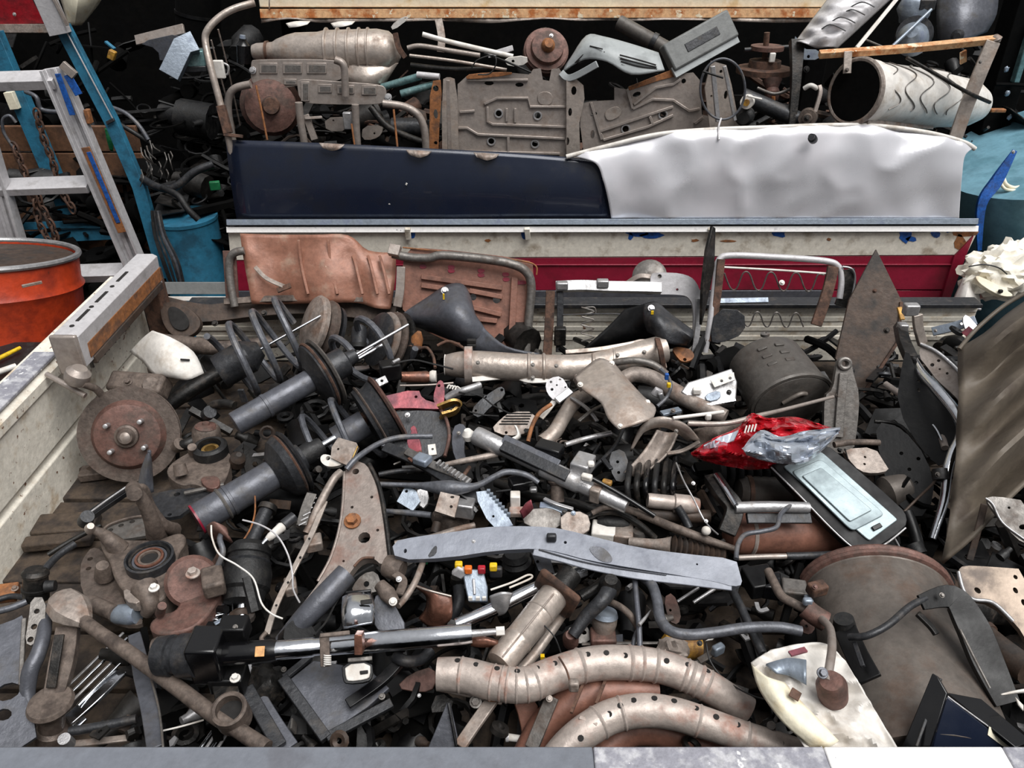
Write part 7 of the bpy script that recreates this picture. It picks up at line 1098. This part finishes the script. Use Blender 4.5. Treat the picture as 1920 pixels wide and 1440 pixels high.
# plastic box and strips, lower middle
t = T('plastic_housing', 'open black plastic housing under the chrome shaft', 'housing'); g = ti((630, 1310, .13), (.05, -.25, .95))
b = t.pl('lid', 'bluegrey', g, [(538, 1278), (588, 1238), (640, 1246), (700, 1262), (730, 1290), (690, 1325), (616, 1376), (600, 1366)], .012, r=0); t.ba('rim', 'char', [on(g, 530, 1272, .004), on(g, 612, 1386, .004)], 22, 16, up=g[1], par=b); t.ba('rim', 'char', [on(g, 532, 1272, .004), on(g, 584, 1230, .004)], 12, 12, up=g[1], par=b); t.ba('rim', 'char', [on(g, 612, 1384, .004), on(g, 735, 1318, .004)], 18, 12, up=g[1], par=b); t.ba('gloss_edge', 'blackgloss', [on(g, 652, 1322, .012), on(g, 716, 1276, .016), on(g, 750, 1240, .02)], 20, 16, up=g[1], par=b)
t.bolt(on(g, 716, 1306, .012), g[1], 10, 'grey'); t.bolt(on(g, 630, 1386, .01), g[1], 10, 'dark'); t.bolt(on(g, 532, 1255, .01), g[1], 8, 'grey')
t = T('plastic_strip', 'dark bent plastic strip left of the black housing', 'strip'); t.ba('strip', 'char', [(462, 1290, .14), (490, 1340, .13), (525, 1400, .12)], 26, 10); t.ba('web', 'bluegrey', [(480, 1300, .13), (510, 1350, .12), (545, 1402, .11)], 30, 6); t.add('lump', g_blob(P(500, 1285, .12), (.03, .03, .03), .3, 3, 5, 3), 'dark')
t = T('dark_bracket', 'dark bent pipe bracket right of the black housing', 'bracket'); t.tu('pipe', 'char', [(740, 1230, .17), (762, 1240, .17), (790, 1236, .16), (808, 1220, .16)], 22); t.bx('tab', 'black', (740, 1210, .18), (.03, .02, .02), rz=.3)
# ------------------------------------------------------------ lower right
t = T('large_muffler', 'large dusty grey brown muffler drum at the lower right', 'muffler')
A, B = P(1640, 1110, .10), P(1752, 1460, .10); d = (B - A).normalized(); e = d.cross(UPZ).normalized(); u = e.cross(d)
t.la('shell', 'muffler', A, B, [(0, 250), (.01, 262), (.03, 262), (.04, 256), (1, 256)], n=48, sq=(1, .8)); t.la('rim', 'discrust', A - d * .012, A + d * .012, [(0, 250), (.1, 272), (.3, 276), (.5, 268), (.7, 276), (.9, 272), (1, 256)], n=48, sq=(1, .8)); t.la('end', 'discrust', A - d * .014, A, [(0, 200), (1, 262)], n=48, sq=(1, .8)); t.bx('bolt_lug', 'rust', (1532, 1104, .17), (.03, .02, .02), rz=.3); t.bolt((1528, 1100, .185), ND, 8, 'discrust')
t = T('hanger_bracket', 'black hanger bracket strapped on the muffler drum', 'bracket'); t.ba('plate', 'black', [(1585, 1180, .2), (1605, 1225, .2), (1632, 1275, .2)], 42, 8, up=Vector((-.5, -.3, .8))); t.ba('slot_rib', 'char', [(1602, 1205, .215), (1618, 1250, .215)], 9, 8, up=Vector((-.5, -.3, .8))); t.la('head', 'rubber', (1584, 1180, .19), (1582, 1160, .21), [(0, 44), (1, 36)]); t.tu('rod', 'char', [(1592, 1194, .22), (1625, 1192, .235), (1665, 1172, .245), (1705, 1138, .25), (1735, 1122, .25)], 14)
t = T('wiper_lever', 'wide black arm plate lying over the muffler drum', 'arm'); t.ba('arm', 'black', [(1726, 1130, .25), (1785, 1120, .245), (1820, 1170, .23), (1850, 1240, .2), (1888, 1320, .17)], 46, 10, up=ND, scl=[.6, 1, 1.3, 1.3, 1]); t.tu('edge', 'grey', [(1800, 1180, .245), (1830, 1240, .22), (1856, 1290, .2)], 5); t.bolt((1766, 1116, .26), ND, 8, 'grey'); t.ba('claw', 'dark', [(1720, 1150, .235), (1745, 1175, .225), (1756, 1190, .22)], 12, 8)
t = T('crumpled_sheet', 'crumpled white and tan painted sheet at the near rail', 'sheet')
t.pa('sheet', 'palewhite', inside_rows([(1408, 1244), (1440, 1222), (1478, 1212), (1514, 1206), (1552, 1210), (1586, 1240)], [(1520, 1420), (1560, 1425), (1590, 1425), (1620, 1425), (1650, 1420), (1690, 1415)], 7, .225, .205, .0), .003, k=8, amp=.018, fr=16, seed=3, ridge=1)
t.pa('tan_flap', 'cream', [[(1410, 1246, .24), (1440, 1270, .25), (1470, 1280, .245)], [(1424, 1292, .235), (1460, 1310, .245), (1496, 1310, .24)], [(1468, 1354, .225), (1505, 1360, .235), (1530, 1345, .235)], [(1524, 1402, .215), (1555, 1400, .225), (1572, 1390, .225)]], .003, amp=.006, fr=20); t.pa('blue_fold', 'bluesilver', [[(1436, 1246, .25), (1475, 1234, .255), (1512, 1238, .255)], [(1456, 1262, .25), (1482, 1268, .245), (1512, 1284, .248)]], .003, amp=.006, fr=40); t.bx('red_mark', 'redbracket', P(1496, 1222, .255), (.025, .008, .003), rz=.3, bev=0); t.ba('rust_stain', 'rust', [(1482, 1296, .255), (1500, 1308, .25)], 18, 3, up=ND); t.bolt((1428, 1281, .21), ND, 7, 'char')
t = T('black_angle', 'glossy black angle box with a cream sticker at the near rail', 'box')
g = ti((1830, 1370, .2), (-.1, -.75, .66)); t.pl('front', 'navy', g, [(1772, 1302), (1790, 1318), (1900, 1402), (1900, 1440), (1740, 1440)], .01, r=0); t.pl('flange', 'blackgloss', ti((1730, 1330, .22), (-.6, -.4, .7)), [(1748, 1262), (1758, 1268), (1776, 1300), (1745, 1400), (1690, 1402)], .01, r=0); t.ba('top_edge', 'silver', [(1772, 1300, .225), (1790, 1316, .22), (1905, 1400, .19)], 3, 3); t.ba('groove', 'char', [(1764, 1272, .235), (1718, 1400, .2)], 6, 4); t.pl('top', 'blackgloss', ti((1850, 1320, .2), (.1, .1, .98)), [(1776, 1298), (1840, 1310), (1935, 1390), (1905, 1402)], .006, r=0); t.pl('sticker', 'cream', g, [(1855, 1362), (1920, 1404), (1900, 1414), (1852, 1378)], .001, off=.0012, r=0, bev=0, label='cream sticker')
t = T('dark_bush', 'small black clamp below the chrome tube rim', 'clamp'); t.la('clamp', 'rubber', (1722, 1040, .12), (1712, 1020, .13), [(0, 34), (1, 30)]); t.tu('arm', 'black', [(1700, 960, .15), (1715, 1000, .13), (1730, 1060, .1)], 22)
t = T('torn_strip', 'thin pale torn strip at the right edge', 'strip'); t.pa('strip', 'palewhite', [[(1876, 1302, .22), (1900, 1296, .22), (1930, 1290, .22)], [(1880, 1303, .218), (1905, 1300, .215), (1930, 1298, .215)]], .002); t.pl('shard', 'palewhite', ti((1912, 1320, .2), ND), [(1904, 1306), (1920, 1322), (1920, 1334), (1910, 1322)], .003, r=0)
t = T('bellows_pipe', 'dim brown pipe along the right wall below the brackets', 'pipe'); t.tu('pipe', 'darkbrown', [(1760, 1080, .1), (1830, 1180, .12), (1930, 1260, .14)], 50, n=14); t.la('collar', 'rust', (1838, 1186, .12), (1846, 1194, .12), [(0, 56), (1, 56)])
# ------------------------------------------------------------ smaller pieces in the gaps
t = T('notched_bracket', 'dark notched bracket with two holes below the catalytic pipe', 'bracket'); t.pl('notched_bracket', 'char', ti((915, 748, .16), ND), [(884, 776), (890, 758), (930, 728), (944, 724), (948, 742), (920, 762), (900, 784)], .008, [(910, 744, 6), (941, 731, 6), (892, 770, 5)], r=1)
rod('dark_wire', 'thin dark wire below the catalytic pipe', 'rubber', [(860, 735, .2), (900, 742, .19), (925, 760, .18), (955, 775, .16)], 3, 'wire', n=6)
rod('dark_wire', 'second dark wire drooping toward the slatted cover', 'rubber', [(880, 772, .18), (905, 778, .17), (935, 780, .17)], 3, 'wire', n=6)
t = T('door_latch', 'dark door latch with a bright square tab near the springs', 'latch'); t.bx('body', 'black', (732, 694, .22), (.045, .035, .04), rz=.3, bev=.004); t.pl('tab', 'silver', ti((715, 715, .22), ND), [(704, 712), (722, 704), (728, 716), (712, 724)], .005, [(716, 714, 6)], r=0); t.tu('pin', 'silver', [(736, 680, .25), (748, 674, .25)], 7)
rod('thin_cable', 'thin black cable from the latch to the pipe flange', 'rubber', [(745, 680, .25), (775, 675, .25), (810, 682, .245), (850, 692, .235)], 3.5, 'cable', n=6)
t = T('copper_sleeve', 'brown sleeve with a pale end beside the latch', 'sleeve'); t.la('sleeve', 'copper', (752, 707, .19), (806, 707, .19), [(0, 20), (.9, 22), (1, 18)]); t.la('end', 'palewhite', (806, 706, .19), (818, 706, .19), [(0, 20), (.4, 24), (1, 22)])
t = T('rust_cone', 'small rust orange cone right of the spring seats', 'cone'); t.la('cone', 'rustor', (778, 650, .2), (786, 622, .24), [(0, 26), (.6, 22), (1, 8)]); t.la('collar', 'rust', (776, 656, .195), (778, 650, .2), [(0, 30), (1, 30)])
rod('rust_ring', 'rusty half ring behind the catalytic pipe flange', 'rust', [(784, 655, .2), (800, 652, .21), (812, 668, .2), (816, 690, .19)], 6, 'ring')
rod('silver_pipe', 'silver curved pipe end under the pipe flange', 'silver', [(836, 748, .18), (852, 738, .19), (876, 730, .2), (900, 722, .2)], [14, 16, 14, 14], 'pipe')
rod('pale_rod', 'pale thin rod in front of the copper sleeve', 'seatgrey', [(750, 723, .2), (800, 722, .2), (850, 718, .2)], 4, 'rod')
t = T('spring_washers', 'stack of pale curved washers by the red bracket ear', 'washer')
for i in range(4): t.tu('washer', 'palewhite', [(838 + i * 5, 728 + i, .21), (842 + i * 5, 722 + i, .215), (848 + i * 5, 726 + i, .21)], 3, n=6)
t = T('grey_gusset', 'grey upright gusset left of the steering column end', 'plate'); t.pl('plate', 'bluegrey', ti((858, 840, .19), (-.2, -.6, .8)), [(848, 800), (866, 792), (876, 806), (868, 840), (876, 868), (858, 872), (846, 840)], .008, r=1); t.bolt((860, 812, .215), ND, 6)
rod('tube_stub', 'rust stub tube by the toothed seat slide', 'rust', [(862, 905, .19), (872, 888, .2), (880, 876, .2)], 8, 'tube')
t = T('wiring_plug', 'black wiring plug with pale tips below the grey hose', 'plug'); t.bx('plug', 'blackgloss', (980, 905, .19), (.05, .03, .02), rz=.3); t.bx('tip', 'silver', (1000, 918, .185), (.014, .012, .01)); t.tu('lead', 'rubber', [(930, 922, .18), (960, 918, .185), (985, 912, .185)], 5)
rod('dark_pipe', 'dark pipe passing below the steering column', 'shadedark', [(930, 905, .14), (1000, 930, .15), (1080, 945, .15), (1150, 975, .14)], 18, 'pipe')
t = T('fan_blade_bracket', 'dark slotted bracket between column and half pipe shield', 'bracket'); t.pl('plate', 'char', ti((1160, 870, .15), ND), [(1140, 850), (1168, 840), (1180, 870), (1172, 905), (1150, 900)], .008, [(1158, 866, 6), (1160, 886, 6)], r=1); t.ba('arm', 'char', [(1130, 860, .16), (1146, 880, .16)], 9, 5)
t = T('window_regulator', 'thin silver scissor arms behind the white perforated plate', 'linkage'); t.ba('bar', 'silver', [(1070, 745, .2), (1100, 765, .19), (1120, 790, .18)], 7, 4); t.ba('bar', 'grey', [(1085, 790, .18), (1110, 770, .19), (1130, 760, .19)], 7, 4)
t = T('dark_disc', 'dark disc half buried behind the bellows', 'disc'); t.la('disc', 'shadedark', (1240, 890, .1), (1236, 880, .12), [(0, 60), (.5, 64), (1, 50)]); t.la('hub', 'dark', (1236, 880, .12), (1234, 876, .13), [(0, 26), (1, 20)])
t = T('black_seat_base', 'black perforated side sheet in the shadow below the chrome tube', 'sheet'); t.pl('sheet', 'black', ti((1690, 880, .13), (-.4, -.5, .75)), [(1640, 790), (1690, 800), (1740, 860), (1755, 930), (1720, 980), (1670, 930), (1650, 860)], .006, [(1690, 850, 7), (1705, 880, 7), (1718, 905, 7), (1722, 860, 7), (1700, 920, 6)], r=1); t.tu('rim', 'dark', [(1640, 790, .16), (1690, 800, .16), (1740, 860, .15)], 8)
t = T('door_hinge_pin', 'small pale hinge under the bar end', 'hinge pin'); t.tu('pin', 'silver', [(1300, 1130, .12), (1340, 1104, .13)], 7); t.bx('tab', 'grey', (1345, 1100, .13), (.015, .012, .01))
rod('pipe_left', 'dark brake pipe lying along the plank floor', 'shadedark', [(90, 1040, .04), (140, 1010, .05), (190, 985, .06)], 10, 'pipe')
t = T('floor_board_lip', 'weathered board end lying on the plank floor', 'board'); t.bx('board', 'wood', (125, 985, .02), (.12, .06, .022), rz=.1, bev=.004); t.bx('batten', 'wood', (110, 1015, .02), (.13, .03, .02), rz=.15, bev=.004)
t = T('chrome_spring_clip', 'bright clip below the chrome latch piece', 'clip'); t.ba('clip', 'chrome', [(388, 1168, .09), (404, 1160, .1), (418, 1168, .09)], 6, 3); t.ba('tail', 'palewhite', [(356, 1140, .1), (380, 1126, .11)], 4, 3)
t = T('grey_elbow', 'grey elbow bracket under the copper bracket', 'bracket'); t.tu('elbow', 'char', [(845, 1160, .1), (860, 1130, .12), (858, 1090, .13)], 22); t.la('collar', 'dark', (858, 1092, .13), (858, 1082, .14), [(0, 28), (1, 26)])
rod('tail_wire', 'thin wire hanging beside the tan down pipe', 'rubber', [(1018, 1170, .2), (1040, 1195, .19), (1052, 1225, .17)], 3, 'wire', n=6)
t = T('yellow_tag_bits', 'tiny yellow tag between the down pipe and the perforated pipe', 'tag'); t.bx('tag', 'yellow', (1017, 1234, .15), (.006, .006, .012), bev=0); t.tu('lead', 'grey', [(1010, 1228, .15), (1026, 1236, .15)], 3)
t = T('rocker_bracket', 'grey rocker bracket behind the ball joint foot', 'bracket'); t.pl('plate', 'grey', ti((1085, 1190, .12), ND), [(1060, 1180), (1090, 1168), (1106, 1180), (1108, 1204), (1070, 1208)], .01, [(1095, 1186, 10, 8)], r=1); t.bolt((1040, 1168, .13), ND, 8)
t = T('long_strip', 'thin pale strip behind the perforated pipe', 'strip'); t.ba('strip', 'grey', [(1090, 1208, .12), (1160, 1206, .12), (1240, 1206, .12)], 6, 4)
# ------------------------------------------------------------ build everything
for s in THINGS: build(s)
